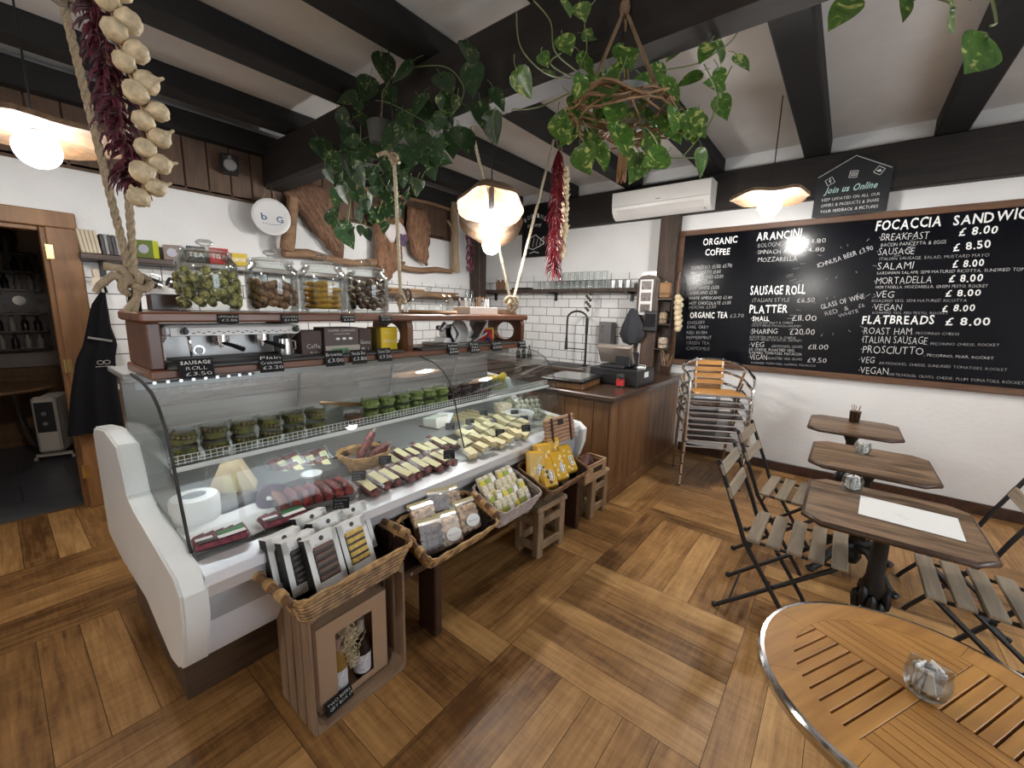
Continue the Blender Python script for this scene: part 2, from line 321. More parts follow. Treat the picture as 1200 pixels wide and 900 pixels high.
MENU = [
    ('ORGANIC', 1.333, 2.342, 0.999, 2.344, 0.0720, 'H'),
    ('COFFEE', 1.300, 2.230, 1.058, 2.232, 0.0680, 'H'),
    ('ESPRESSO £1.50 £1.70', 1.431, 2.090, 1.023, 2.098, 0.0390, 'M'),
    ('MACCHIATO £1.80', 1.437, 2.033, 1.126, 2.042, 0.0370, 'M'),
    ('CAPPUCCINO £3.00', 1.440, 1.977, 1.095, 1.991, 0.0390, 'M'),
    ('LATTE £3.00', 1.439, 1.925, 1.195, 1.932, 0.0390, 'M'),
    ('FLAT WHITE £3.00', 1.433, 1.866, 1.125, 1.876, 0.0400, 'M'),
    ('AMERICANO £2.50', 1.428, 1.814, 1.141, 1.824, 0.0390, 'M'),
    ('WHITE AMERICANO £2.80', 1.427, 1.761, 0.989, 1.771, 0.0340, 'M'),
    ('HOT CHOCOLATE £3.00', 1.418, 1.704, 0.994, 1.715, 0.0360, 'M'),
    ('MOCHA £3.50', 1.414, 1.657, 1.136, 1.673, 0.0340, 'S'),
    ('ORGANIC TEA', 1.395, 1.557, 1.010, 1.571, 0.0670, 'H'),
    ('£2.70', 0.984, 1.574, 0.857, 1.580, 0.0390, 'S'),
    ('ENGLISH', 1.415, 1.489, 1.239, 1.498, 0.0370, 'S'),
    ('EARL GREY', 1.414, 1.439, 1.185, 1.449, 0.0360, 'S'),
    ('RED BUSH', 1.413, 1.376, 1.201, 1.387, 0.0370, 'S'),
    ('PEPPERMINT', 1.408, 1.318, 1.146, 1.334, 0.0370, 'S'),
    ('GREEN TEA', 1.402, 1.258, 1.160, 1.274, 0.0400, 'F'),
    ('CAMOMILE', 1.400, 1.197, 1.153, 1.210, 0.0400, 'F'),
    ('ARANCINI', 0.824, 2.348, 0.449, 2.355, 0.0780, 'H'),
    ('·BOLOGNESE', 0.812, 2.280, 0.557, 2.284, 0.0420, 'S'),
    ('£4.80', 0.409, 2.288, 0.251, 2.287, 0.0430, 'M'),
    ('·SPINACH &', 0.810, 2.215, 0.548, 2.211, 0.0420, 'M'),
    ('£4.80', 0.421, 2.212, 0.251, 2.208, 0.0430, 'M'),
    ('MOZZARELLA', 0.787, 2.137, 0.456, 2.133, 0.0450, 'M'),
    ('SAUSAGE ROLL', 0.821, 1.811, 0.353, 1.822, 0.0910, 'H'),
    ('·ITALIAN STYLE', 0.800, 1.735, 0.472, 1.745, 0.0420, 'S'),
    ('£6.50', 0.407, 1.736, 0.270, 1.741, 0.0450, 'M'),
    ('PLATTER', 0.808, 1.626, 0.477, 1.639, 0.0810, 'H'),
    ('·SMALL', 0.784, 1.544, 0.622, 1.553, 0.0490, 'H'),
    ('£11.00', 0.429, 1.560, 0.233, 1.566, 0.0580, 'M'),
    ('ASSORTED MEAT & CHEESE', 0.766, 1.515, 0.415, 1.531, 0.0220, 'S'),
    ('CRUSTY BREAD, FOCACCIA, CHUTNEY', 0.773, 1.490, 0.346, 1.499, 0.0220, 'S'),
    ('·SHARING', 0.779, 1.410, 0.538, 1.425, 0.0550, 'M'),
    ('£20.00', 0.430, 1.425, 0.232, 1.433, 0.0590, 'M'),
    ('ASSORTED MEATS & CHEESE,', 0.780, 1.370, 0.371, 1.381, 0.0240, 'S'),
    ('CRUSTY BREAD, FOCACCIA, CHUTNEY', 0.777, 1.343, 0.325, 1.358, 0.0230, 'S'),
    ('·VEG', 0.770, 1.275, 0.639, 1.283, 0.0540, 'M'),
    ('(ARTICHOKES, OLIVES)', 0.571, 1.286, 0.313, 1.297, 0.0260, 'S'),
    ('£11.00', 0.266, 1.292, 0.111, 1.296, 0.0500, 'M'),
    ('2X CHEESE, ROASTED VEG,', 0.771, 1.239, 0.369, 1.255, 0.0280, 'M'),
    ('SUNDRIED TOMATOES, FOCACCIA', 0.767, 1.206, 0.308, 1.223, 0.0260, 'M'),
    ('·VEGAN', 0.760, 1.144, 0.596, 1.157, 0.0570, 'M'),
    ('ROASTED VEG, OLIVES', 0.587, 1.162, 0.298, 1.176, 0.0250, 'S'),
    ('£9.50', 0.255, 1.163, 0.108, 1.169, 0.0470, 'M'),
    ('SUNDRIED TOMATOES, HUMMUS, FOCACCIA', 0.736, 1.104, 0.183, 1.124, 0.0210, 'S'),
    ('FOCACCIA', -0.091, 2.357, -0.498, 2.358, 0.0810, 'H'),
    ('SANDWICHES', -0.568, 2.356, -1.101, 2.370, 0.0770, 'H'),
    ('·BREAKFAST', -0.125, 2.271, -0.440, 2.263, 0.0620, 'M'),
    ('£ 8.00', -0.612, 2.273, -0.819, 2.274, 0.0600, 'H'),
    ('BACON PANCETTA & EGGS', -0.145, 2.220, -0.548, 2.217, 0.0300, 'M'),
    ('·SAUSAGE', -0.125, 2.149, -0.368, 2.145, 0.0600, 'M'),
    ('£ 8.50', -0.598, 2.153, -0.801, 2.171, 0.0590, 'H'),
    ('ITALIAN SAUSAGE, SALAD, MUSTARD MAYO', -0.152, 2.104, -0.802, 2.098, 0.0260, 'S'),
    ('·SALAMI', -0.135, 2.025, -0.377, 2.024, 0.0630, 'M'),
    ('£ 8.00', -0.613, 2.024, -0.785, 2.031, 0.0570, 'H'),
    ('SARDINIAN SALAMI, SEMI MATURED RICOTTA, SUNDRIED TOMATOES', -0.151, 1.983, -1.099, 1.984, 0.0250, 'M'),
    ('·MORTADELLA', -0.143, 1.901, -0.507, 1.902, 0.0630, 'M'),
    ('£ 8.00', -0.608, 1.907, -0.796, 1.910, 0.0550, 'H'),
    ('MORTADELLA, MOZZARELLA, GREEN PESTO, ROCKET', -0.159, 1.862, -0.831, 1.863, 0.0250, 'M'),
    ('·VEG', -0.154, 1.784, -0.288, 1.784, 0.0590, 'M'),
    ('£ 8.00', -0.606, 1.791, -0.802, 1.800, 0.0520, 'H'),
    ('ROASTED VEG, SEMI MATURED RICOTTA', -0.149, 1.744, -0.733, 1.750, 0.0240, 'S'),
    ('·VEGAN', -0.160, 1.671, -0.353, 1.675, 0.0570, 'M'),
    ('£ 8.00', -0.605, 1.669, -0.789, 1.678, 0.0530, 'H'),
    ('ROASTED VEG, RED PESTO, ROCKET', -0.167, 1.641, -0.642, 1.648, 0.0220, 'S'),
    ('FLATBREADS', -0.106, 1.552, -0.571, 1.564, 0.0770, 'H'),
    ('£ 8.00', -0.639, 1.557, -0.888, 1.567, 0.0650, 'H'),
    ('·ROAST HAM', -0.119, 1.456, -0.448, 1.471, 0.0630, 'M'),
    (', PECORINO CHEESE', -0.455, 1.474, -0.732, 1.480, 0.0220, 'S'),
    ('·ITALIAN SAUSAGE', -0.124, 1.379, -0.552, 1.393, 0.0660, 'M'),
    (', PECORINO CHEESE, ROCKET', -0.557, 1.389, -0.962, 1.406, 0.0220, 'S'),
    ('·PROSCIUTTO', -0.131, 1.288, -0.543, 1.303, 0.0700, 'M'),
    (', PECORINO, PEAR, ROCKET', -0.550, 1.292, -0.948, 1.300, 0.0230, 'M'),
    ('·VEG', -0.133, 1.196, -0.237, 1.200, 0.0600, 'M'),
    ('ARTICHOKES, CHEESE, SUNDRIED TOMATOES, ROCKET', -0.271, 1.197, -1.032, 1.215, 0.0230, 'S'),
    ('·VEGAN', -0.141, 1.098, -0.346, 1.108, 0.0640, 'M'),
    ('ARTICHOKES, OLIVES, CHEESE, PLUM TOMATOES, ROCKET', -0.351, 1.102, -1.134, 1.120, 0.0240, 'S'),
    ('ICHNUSA BEER £3.90', 0.278, 2.058, -0.099, 2.200, 0.0430, 'M'),
    ('GLASS OF WINE', 0.205, 1.673, -0.097, 1.779, 0.0480, 'M'),
    ('RED  &', 0.167, 1.614, 0.002, 1.673, 0.0420, 'S'),
    ('WHITE', 0.065, 1.600, -0.071, 1.654, 0.0340, 'S'),
    ('£6', -0.066, 1.692, -0.106, 1.705, 0.0370, 'S'),
]
LEAF_BASKET = [(1.597,0.960,2.758,0.096,-0.28,-0.46,-0.84,-0.81,-0.35,0.47), (1.512,0.970,2.730,0.076,-0.03,-0.48,-0.88,-0.26,-0.84,0.47), (1.777,1.015,2.777,0.087,0.30,-0.92,-0.25,-0.86,-0.38,0.34), (1.522,0.980,2.617,0.103,-0.23,-0.52,-0.82,-0.83,-0.34,0.45), (1.770,1.025,2.667,0.107,0.39,-0.53,-0.75,-0.53,-0.80,0.28), (1.827,0.714,2.779,0.115,-0.43,0.27,-0.86,-0.79,-0.58,0.21), (1.948,0.875,2.834,0.138,0.18,-0.60,0.78,-0.97,-0.25,0.04), (1.775,0.845,2.648,0.138,-0.25,-0.44,-0.86,-0.77,-0.46,0.45), (2.068,0.758,2.849,0.109,-0.50,0.87,-0.05,-0.84,-0.47,0.27), (2.043,0.752,2.769,0.129,-0.37,0.12,-0.92,-0.59,-0.80,0.13), (1.956,0.657,2.784,0.083,-0.35,-0.09,-0.93,-0.67,-0.68,0.31), (1.877,0.571,2.773,0.077,-0.08,-0.52,-0.85,-0.49,-0.72,0.49), (1.805,0.545,2.572,0.084,-0.43,0.27,-0.86,-0.89,-0.27,0.36), (2.008,0.540,2.671,0.119,-0.23,-0.32,-0.92,-0.23,-0.90,0.37), (2.033,0.460,2.611,0.090,-0.03,-0.66,-0.75,-0.66,-0.55,0.51), (1.947,0.517,2.535,0.071,0.15,-0.34,-0.93,-0.83,-0.55,0.07), (2.136,0.587,2.610,0.109,-0.87,0.50,-0.04,-0.49,-0.82,0.31), (2.091,0.534,2.483,0.106,0.08,-0.40,-0.91,-0.92,-0.38,0.08), (1.791,0.554,2.306,0.112,-0.33,-0.07,-0.94,-0.94,-0.05,0.33), (2.054,0.586,2.261,0.118,0.15,-0.12,-0.98,-0.36,-0.93,0.06), (1.696,0.593,2.313,0.109,-0.36,-0.20,-0.91,-0.33,-0.88,0.33), (1.886,0.623,2.538,0.099,-0.46,0.80,-0.39,-0.81,-0.20,0.54), (1.724,0.670,2.203,0.132,-0.81,0.40,-0.44,-0.55,-0.78,0.31), (1.703,0.733,2.170,0.117,-0.24,0.41,-0.88,-0.89,-0.46,0.03), (1.575,0.741,2.250,0.151,-0.31,-0.38,-0.87,-0.41,-0.77,0.48), (1.593,0.841,2.231,0.176,-0.24,-0.52,-0.82,-0.21,-0.80,0.57), (1.520,0.878,2.187,0.139,-0.30,-0.47,-0.83,-0.94,0.01,0.34), (1.622,1.048,2.373,0.161,-0.26,-0.45,-0.86,-0.94,-0.08,0.33), (1.654,0.792,2.400,0.175,-0.43,0.87,-0.23,-0.84,-0.29,0.46), (1.743,0.959,2.417,0.145,0.41,-0.87,-0.28,-0.59,-0.49,0.65), (1.619,0.852,2.471,0.140,-0.25,-0.22,-0.94,-0.96,-0.07,0.27), (1.538,0.934,2.388,0.087,0.33,-0.39,-0.86,-0.34,-0.90,0.28), (1.420,1.010,2.528,0.067,-0.11,-0.53,-0.84,-0.93,-0.24,0.27), (1.415,1.104,2.470,0.113,0.32,-0.40,-0.86,-0.93,-0.32,-0.20), (1.698,1.159,2.635,0.060,0.44,-0.77,-0.46,-0.50,-0.64,0.58), (1.977,0.793,2.636,0.119,-0.22,0.02,-0.97,-0.56,-0.82,0.12), (1.811,0.761,2.536,0.110,-0.08,-0.69,-0.72,-0.80,-0.38,0.46), (1.848,0.888,2.401,0.099,0.03,-0.01,-1.00,-0.91,-0.41,-0.02), (1.944,0.755,2.546,0.087,0.48,-0.74,-0.47,-0.50,-0.67,0.55), (1.776,0.909,2.605,0.104,-0.53,0.53,-0.66,-0.81,-0.11,0.57), (1.767,1.010,2.368,0.090,-0.09,-0.69,-0.72,-0.18,-0.70,0.69), (1.840,0.779,2.406,0.076,-0.51,-0.23,-0.83,-0.23,-0.90,0.38)]
LEAF_NEAR = [(1.225,0.092,2.247,0.078,-0.48,0.41,-0.77,-0.87,-0.27,0.40), (1.273,-0.015,2.239,0.053,-0.22,-0.09,-0.97,-0.58,-0.79,0.20), (1.281,-0.092,2.196,0.085,-0.66,-0.05,-0.75,-0.18,-0.96,0.23), (1.391,-0.152,2.166,0.127,-0.73,0.17,-0.66,-0.57,-0.69,0.45)]
LEAF_BEAM = [(1.752,2.464,3.086,0.191,-0.06,-0.30,-0.95,-0.38,-0.87,0.30), (1.721,2.621,2.998,0.182,-0.39,-0.12,-0.91,-0.44,-0.85,0.30), (1.691,2.815,2.982,0.142,-0.69,0.64,-0.34,-0.72,-0.64,0.27), (1.709,2.653,2.812,0.139,0.22,-0.66,-0.72,-0.36,-0.74,0.57), (1.641,2.601,2.851,0.090,-0.16,-0.37,-0.91,-0.45,-0.79,0.40), (1.622,2.672,2.661,0.122,-0.51,0.86,-0.05,-0.86,-0.51,0.05), (1.702,2.821,2.663,0.145,0.06,-0.60,-0.80,-0.50,-0.71,0.50), (1.655,2.498,2.584,0.164,0.31,-0.74,-0.59,-0.59,-0.64,0.49), (1.637,3.043,2.689,0.199,0.19,-0.51,-0.84,-0.34,-0.84,0.43), (1.685,2.980,2.606,0.167,0.42,-0.50,-0.76,-0.59,-0.78,0.19), (1.752,3.039,2.489,0.190,-0.24,-0.43,-0.87,-0.81,-0.40,0.42), (1.683,2.713,2.476,0.175,0.18,-0.32,-0.93,-0.88,-0.48,-0.01), (1.646,2.482,2.440,0.120,-0.26,-0.45,-0.86,-0.71,-0.51,0.48), (1.701,2.510,2.381,0.123,0.13,-0.15,-0.98,-0.58,-0.81,0.05), (1.667,2.321,2.624,0.200,-0.47,0.24,-0.85,-0.84,-0.42,0.35), (1.693,2.196,2.703,0.153,-0.19,-0.59,-0.79,-0.81,-0.36,0.47), (1.674,2.158,2.486,0.153,0.27,-0.45,-0.85,-0.21,-0.89,0.40), (1.722,2.077,2.610,0.137,0.46,-0.75,-0.47,-0.52,-0.66,0.54), (1.690,1.995,2.470,0.201,0.34,-0.38,-0.86,-0.65,-0.76,0.08), (1.738,1.932,2.448,0.121,0.53,-0.79,-0.31,-0.81,-0.58,0.10), (1.736,1.849,2.509,0.157,-0.16,-0.37,-0.91,-0.60,-0.70,0.39), (1.632,1.637,2.454,0.179,-0.16,-0.57,-0.81,-0.44,-0.69,0.57), (1.755,1.887,2.720,0.183,-0.26,-0.24,-0.93,-0.67,-0.66,0.36), (1.713,1.866,2.815,0.166,-0.08,-0.69,-0.72,-0.65,-0.51,0.56), (1.647,1.608,2.729,0.163,-0.12,-0.12,-0.99,-0.90,-0.41,0.16), (1.623,1.594,2.831,0.148,-0.32,-0.48,-0.81,-0.24,-0.79,0.56), (1.740,2.041,2.704,0.163,0.29,-0.43,-0.86,-0.39,-0.87,0.30), (1.708,1.598,2.588,0.132,-0.15,-0.26,-0.96,-0.65,-0.70,0.29), (1.734,1.547,2.515,0.156,0.16,-0.12,-0.98,-0.96,-0.23,-0.13), (1.721,1.489,2.634,0.116,0.26,-0.46,-0.85,-0.42,-0.85,0.32), (1.665,2.191,2.945,0.162,-0.44,0.72,-0.54,-0.88,-0.25,0.40), (1.755,2.423,2.367,0.107,-0.09,-0.10,-0.99,-0.91,-0.39,0.12), (1.669,2.811,2.758,0.127,-0.43,0.27,-0.86,-0.63,-0.78,0.07), (1.680,2.740,2.560,0.143,-0.36,-0.09,-0.93,-0.44,-0.86,0.25), (1.682,2.613,2.576,0.123,-0.12,-0.70,-0.70,-0.89,-0.24,0.40), (1.724,2.485,2.576,0.136,-0.34,0.14,-0.93,-0.92,-0.26,0.30), (1.713,2.531,2.734,0.151,-0.37,-0.32,-0.88,-0.90,-0.13,0.42), (1.768,2.397,2.881,0.162,0.35,-0.37,-0.86,-0.60,-0.80,0.11), (1.634,2.004,2.717,0.143,-0.52,-0.02,-0.85,-0.84,-0.17,0.51), (1.754,2.974,2.905,0.150,0.28,-0.44,-0.85,-0.92,-0.37,-0.11), (1.668,2.876,2.382,0.145,0.15,-0.13,-0.98,-0.95,-0.30,-0.10), (1.729,2.784,2.354,0.118,0.26,-0.64,-0.73,-0.43,-0.75,0.51), (1.704,2.509,2.379,0.123,-0.36,-0.32,-0.88,-0.92,-0.04,0.40), (1.671,3.059,2.239,0.166,-0.17,-0.57,-0.80,-0.88,-0.27,0.38), (1.666,2.843,2.088,0.173,0.33,-0.39,-0.86,-0.35,-0.90,0.27), (1.725,2.986,2.151,0.139,-0.16,0.27,-0.95,-0.57,-0.81,-0.14), (1.710,2.528,2.197,0.125,0.13,-0.36,-0.92,-0.46,-0.84,0.27), (1.700,2.355,2.206,0.108,-0.37,-0.32,-0.87,-0.36,-0.82,0.45), (1.631,2.324,2.274,0.104,-0.05,-0.67,-0.74,-0.41,-0.66,0.62), (1.683,2.984,2.367,0.135,-0.21,0.03,-0.98,-0.44,-0.89,0.07), (1.682,2.785,2.433,0.116,-0.13,-0.35,-0.93,-0.96,-0.19,0.20), (1.623,2.977,2.506,0.119,0.26,-0.24,-0.93,-0.94,-0.30,-0.18)]
VINE_BASKET = [[(1.718,0.974,2.859),(1.682,0.999,2.789),(1.671,0.976,2.660),(1.646,0.988,2.591),(1.631,0.979,2.496)], [(1.715,0.897,2.576),(1.630,0.996,2.547),(1.571,1.084,2.597),(1.603,1.056,2.641)], [(1.559,1.172,2.853),(1.592,1.107,2.769),(1.588,1.077,2.649),(1.633,0.999,2.573)], [(1.509,1.220,2.800),(1.503,1.189,2.663),(1.550,1.100,2.562),(1.618,1.008,2.538)], [(1.851,0.726,2.581),(1.942,0.620,2.610),(1.997,0.564,2.655),(2.047,0.516,2.708),(2.083,0.491,2.778)], [(1.964,0.593,2.611),(1.982,0.536,2.492),(1.958,0.537,2.388),(1.863,0.613,2.235)], [(2.034,0.503,2.605),(1.980,0.534,2.474),(1.951,0.542,2.379),(1.910,0.574,2.309)], [(1.762,0.783,2.389),(1.797,0.720,2.322),(1.807,0.693,2.271)], [(1.740,0.785,2.294),(1.759,0.743,2.235)], [(1.829,0.653,2.229),(1.895,0.571,2.231)], [(1.625,0.953,2.376),(1.638,0.917,2.308)], [(1.754,0.850,2.586),(1.772,0.843,2.638)], [(1.623,0.989,2.496),(1.522,1.096,2.423),(1.449,1.183,2.408)]]
VINE_BEAM = [[(1.720,2.570,3.032),(1.720,2.700,2.930),(1.720,2.715,2.726),(1.720,2.779,2.578)], [(1.720,2.222,2.988),(1.720,1.890,2.897),(1.720,1.742,2.762),(1.720,1.758,2.684),(1.720,1.824,2.638)], [(1.720,2.531,2.899),(1.720,2.354,2.828),(1.720,2.018,2.630),(1.720,2.011,2.504)], [(1.720,2.254,2.661),(1.720,2.341,2.620),(1.720,2.554,2.511),(1.720,2.838,2.506)], [(1.720,2.841,2.808),(1.720,2.962,2.697),(1.720,3.143,2.675)], [(1.720,2.813,2.488),(1.720,2.534,2.442),(1.720,2.196,2.542)], [(1.720,2.466,2.379),(1.720,2.556,2.485),(1.720,2.829,2.615)], [(1.720,1.508,2.600),(1.720,1.528,2.546),(1.720,1.504,2.422)], [(1.720,2.952,2.554),(1.720,3.014,2.390),(1.720,3.146,2.288)], [(1.720,2.556,2.485),(1.720,2.362,2.247),(1.720,2.527,2.150)], [(1.720,2.752,2.573),(1.720,2.855,2.368),(1.720,2.931,2.145)], [(1.720,2.280,2.535),(1.720,2.420,2.384),(1.720,2.542,2.217)]]
VINE_NEAR = [[(1.383,-0.150,2.256),(1.383,-0.162,2.212),(1.374,-0.153,2.203)], [(1.212,0.071,2.275),(1.203,0.075,2.249)], [(1.289,-0.025,2.278),(1.283,-0.025,2.252)], [(1.361,-0.115,2.281),(1.355,-0.115,2.255)]]
BASKET_C = (1.740, 0.820, 2.421)
BASKET_K = (1.796, 0.863, 2.814)
# ------------------------------------------------------------------ lettering
_G = {}
def glyph(ch, bold):
    k = (ch, bold)
    if k in _G: return _G[k]
    cu = bpy.data.curves.new('t', 'FONT'); cu.body = ch; cu.size = 1; cu.resolution_u = 2; cu.fill_mode = 'FRONT'
    cu.offset = .018 if bold else -.012
    o = bpy.data.objects.new('t', cu); me = o.to_mesh()
    vs = [(v.co.x, v.co.y) for v in me.vertices]; fs = [list(p.vertices) for p in me.polygons]
    o.to_mesh_clear(); bpy.data.objects.remove(o); bpy.data.curves.remove(cu)
    if vs:
        x0 = min(v[0] for v in vs); x1 = max(v[0] for v in vs); vs = [(v[0] - x0, v[1]) for v in vs]; w = x1 - x0
    else: w = .26
    _G[k] = (vs, fs, w); return _G[k]
def write(mb, s, org, du, dv, width, height, m=0, bold=False, jit=.05, seed=0):
    """letters from org along du, capitals `height` tall along dv, the line stretched to `width`"""
    rr = random.Random(hash(s) % 997 if False else len(s) * 31 + seed); du, dv, org = Vector(du), Vector(dv), Vector(org)
    gs = [glyph(c, bold) for c in s]; gap = .11
    tot = sum(g[2] for g in gs) + gap * (len(s) - 1); sx = width / max(tot, .01); sy = height / .73; x = 0
    for g in gs:
        a = rr.uniform(-jit, jit); dy = rr.uniform(-jit, jit) * .5; k = 1 + rr.uniform(-jit, jit)
        if g[0]:
            mb._a([org + du * ((x + vx + a * vy) * sx) + dv * ((vy * k + dy + a * vx * .6) * sy) for vx, vy in g[0]], g[1], m)
        x += g[2] + gap
def stroke(mb, pts, org, du, dv, w, m=0):
    """a chalk line through (u, v) points on a plane"""
    org, du, dv = Vector(org), Vector(du), Vector(dv)
    for (a, b) in zip(pts[:-1], pts[1:]):
        d = Vector((b[0] - a[0], b[1] - a[1])); n = Vector((-d.y, d.x)).normalized() * w / 2
        q = [(a[0] + n.x, a[1] + n.y), (a[0] - n.x, a[1] - n.y), (b[0] - n.x, b[1] - n.y), (b[0] + n.x, b[1] + n.y)]
        mb.poly([org + du * u + dv * v for u, v in q], m)

# ------------------------------------------------------------------ the setting
XR, YL, ZC = 5.0, 4.55, 3.2
def floor_mat():
    m = bpy.data.materials.new('plank_floor'); m.use_nodes = True; nt = m.node_tree; b = nt.nodes['Principled BSDF']; L = nt.links.new
    uv = nt.nodes.new('ShaderNodeUVMap'); at = nt.nodes.new('ShaderNodeAttribute'); at.attribute_name = 'plank'
    def noise(sx, sy, det, rough=.6, dist=0):
        mp = nt.nodes.new('ShaderNodeMapping'); mp.inputs['Scale'].default_value = (sx, sy, 1); L(uv.outputs[0], mp.inputs[0])
        n = nt.nodes.new('ShaderNodeTexNoise'); n.inputs['Scale'].default_value = 1; n.inputs['Detail'].default_value = det
        n.inputs['Roughness'].default_value = rough; n.inputs['Distortion'].default_value = dist; L(mp.outputs[0], n.inputs[0]); return n
    grain = noise(3, 42, 6, .65, .5); saw = noise(48, 3, 3, .7, .8); blotch = noise(3.2, 7, 3)
    def mixf(f, a, c):
        x = nt.nodes.new('ShaderNodeMix'); x.inputs[0].default_value = f; L(a, x.inputs[2]); L(c, x.inputs[3]); return x.outputs[0]
    v = mixf(.38, mixf(.28, grain.outputs['Fac'], saw.outputs['Fac']), blotch.outputs['Fac'])
    v2 = mixf(.2, v, at.outputs['Fac'])
    r = nt.nodes.new('ShaderNodeValToRGB'); e = r.color_ramp.elements
    e[0].position = .36; e[0].color = (.12, .055, .019, 1); e[1].position = .655; e[1].color = (.54, .315, .125, 1)
    k = e.new(.5); k.color = (.32, .166, .058, 1)
    L(v2, r.inputs[0]); L(r.outputs[0], b.inputs['Base Color'])
    rr = nt.nodes.new('ShaderNodeMapRange'); rr.inputs['To Min'].default_value = .32; rr.inputs['To Max'].default_value = .5; L(saw.outputs['Fac'], rr.inputs[0])
    L(rr.outputs[0], b.inputs['Roughness']); b.inputs['Specular IOR Level'].default_value = .32
    bp = nt.nodes.new('ShaderNodeBump'); bp.inputs['Strength'].default_value = .18; bp.inputs['Distance'].default_value = .003
    L(v, bp.inputs['Height']); L(bp.outputs[0], b.inputs['Normal'])
    return m
def make_floor():
    B = .866; PW = B / 6; g = .0011; vs = []; fs = []; uvs = []; val = []; mi = []
    rr = random.Random(3); x0, y0, x1, y1 = -2.6, -2.6, XR, YL + .02
    def quad(a, b, c, d, along_x):
        a, c = max(a, x0), min(c, x1); b, d = max(b, y0), min(d, y1)
        if c - a < .01 or d - b < .01: return
        i = len(vs); vs.extend([(a + g, b + g, 0), (c - g, b + g, 0), (c - g, d - g, 0), (a + g, d - g, 0)]); fs.append([i, i + 1, i + 2, i + 3])
        ou, ov = rr.uniform(0, 50), rr.uniform(0, 50)
        for p in vs[i:i + 4]: uvs.append((p[0] + ou, p[1] + ov) if along_x else (p[1] + ou, p[0] + ov))
        val.append(rr.random()); mi.append(0)
    for i in range(-6, 6):
        for j in range(-5, 8):
            X, Y = 1.399 + i * B, .212 + j * B; ax = (i + j) % 2 == 1
            for k in range(6):
                if ax: quad(X, Y + k * PW, X + B, Y + (k + 1) * PW, True)
                else: quad(X + k * PW, Y, X + (k + 1) * PW, Y + B, False)
    i = len(vs); vs.extend([(x0, y0, -.0015), (x1, y0, -.0015), (x1, y1, -.0015), (x0, y1, -.0015)]); fs.append([i, i + 1, i + 2, i + 3])
    uvs.extend([(0, 0)] * 4); val.append(0); mi.append(1)
    i = len(vs); vs.extend([(x0, y0, -.1), (x1, y0, -.1), (x1, y1, -.1), (x0, y1, -.1)]); fs.append([i + 3, i + 2, i + 1, i]); uvs.extend([(0, 0)] * 4); val.append(0); mi.append(1)
    me = bpy.data.meshes.new('floor'); me.from_pydata(vs, [], fs)
    u = me.uv_layers.new(name='UVMap')
    u.data.foreach_set('uv', [c for p in uvs for c in p])
    a = me.attributes.new('plank', 'FLOAT', 'FACE'); a.data.foreach_set('value', val)
    me.materials.append(floor_mat()); me.materials.append(mat('plank_gap', (.018, .009, .005), .8)); me.polygons.foreach_set('material_index', mi)
    o = bpy.data.objects.new('floor', me); COL.objects.link(o); o['kind'] = 'structure'
make_floor()
b = MB(); b.box((-.5, 6.1, -.05), (5, 3.06, .1))
struct('floor_rear', b, brickmat('rear_floor_tiles', (.10, .10, .11), (.085, .085, .095), (.05, .05, .05), .6, .45, .006, .35, 'XY'))
metro_left = brickmat('metro_tiles_left', (.80, .80, .79), (.76, .76, .76), (.10, .10, .10), .24, .118, .004, .12, 'XZ')
metro_right = brickmat('metro_tiles_right', (.80, .80, .79), (.76, .76, .76), (.10, .10, .10), .24, .118, .004, .12, 'YZ')
b = MB()
b.box((-1.65, YL + .06, 1.6), (1.9, .12, 3.2)); b.box((-.16, YL + .06, 2.66), (1.08, .12, 1.08)); b.box((2.72, YL + .06, 1.6), (4.68, .12, 3.2))
b.box((2.75, YL - .005, .97), (4.5, .01, 1.94), 1)
struct('wall_left', b, [white_wall, metro_left])
b = MB(); b.box((XR + .06, 1.0, 1.6), (.12, 7.3, 3.2)); b.box((XR - .005, 3.16, 1.49), (.01, 2.78, 1.2), 1)
struct('wall_right', b, [white_wall, metro_right])
b = MB(); b.box((-2.66, 1, 1.6), (.12, 7.3, 3.2)); struct('wall_back', b, white_wall)
b = MB(); b.box((1.2, -2.66, 1.6), (7.8, .12, 3.2)); struct('wall_near', b, white_wall)
fill_pane = mat('fill_light_pane', (.8, .9, 1), .2, em=(.80, .90, 1), ems=6.0)  # glowing window added on the unseen near wall as cool frontal fill
w = MB()
for x in (.75, 1.72, 2.69): w.box((x, -2.575, 1.5), (.06, .05, 1.3))
for z in (.88, 1.5, 2.12): w.box((1.72, -2.575, z), (2.0, .05, .06))
w = struct('fill_window_1', w, white_gloss); g = MB(); g.box((1.72, -2.59, 1.5), (1.94, .012, 1.24)); g.build('pane', fill_pane, w)
b = MB(); b.box((1.2, 1, ZC + .05), (7.8, 7.4, .1)); struct('ceiling', b, ceil_m)
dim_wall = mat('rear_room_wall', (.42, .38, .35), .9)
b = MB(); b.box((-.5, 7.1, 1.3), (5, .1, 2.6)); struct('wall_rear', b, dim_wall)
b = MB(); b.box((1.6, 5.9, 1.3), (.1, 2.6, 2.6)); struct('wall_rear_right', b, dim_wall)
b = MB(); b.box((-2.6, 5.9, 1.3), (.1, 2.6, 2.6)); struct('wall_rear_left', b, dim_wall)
b = MB(); b.box((-.5, 5.9, 2.65), (5, 2.6, .1)); struct('ceiling_rear', b, dim_wall)
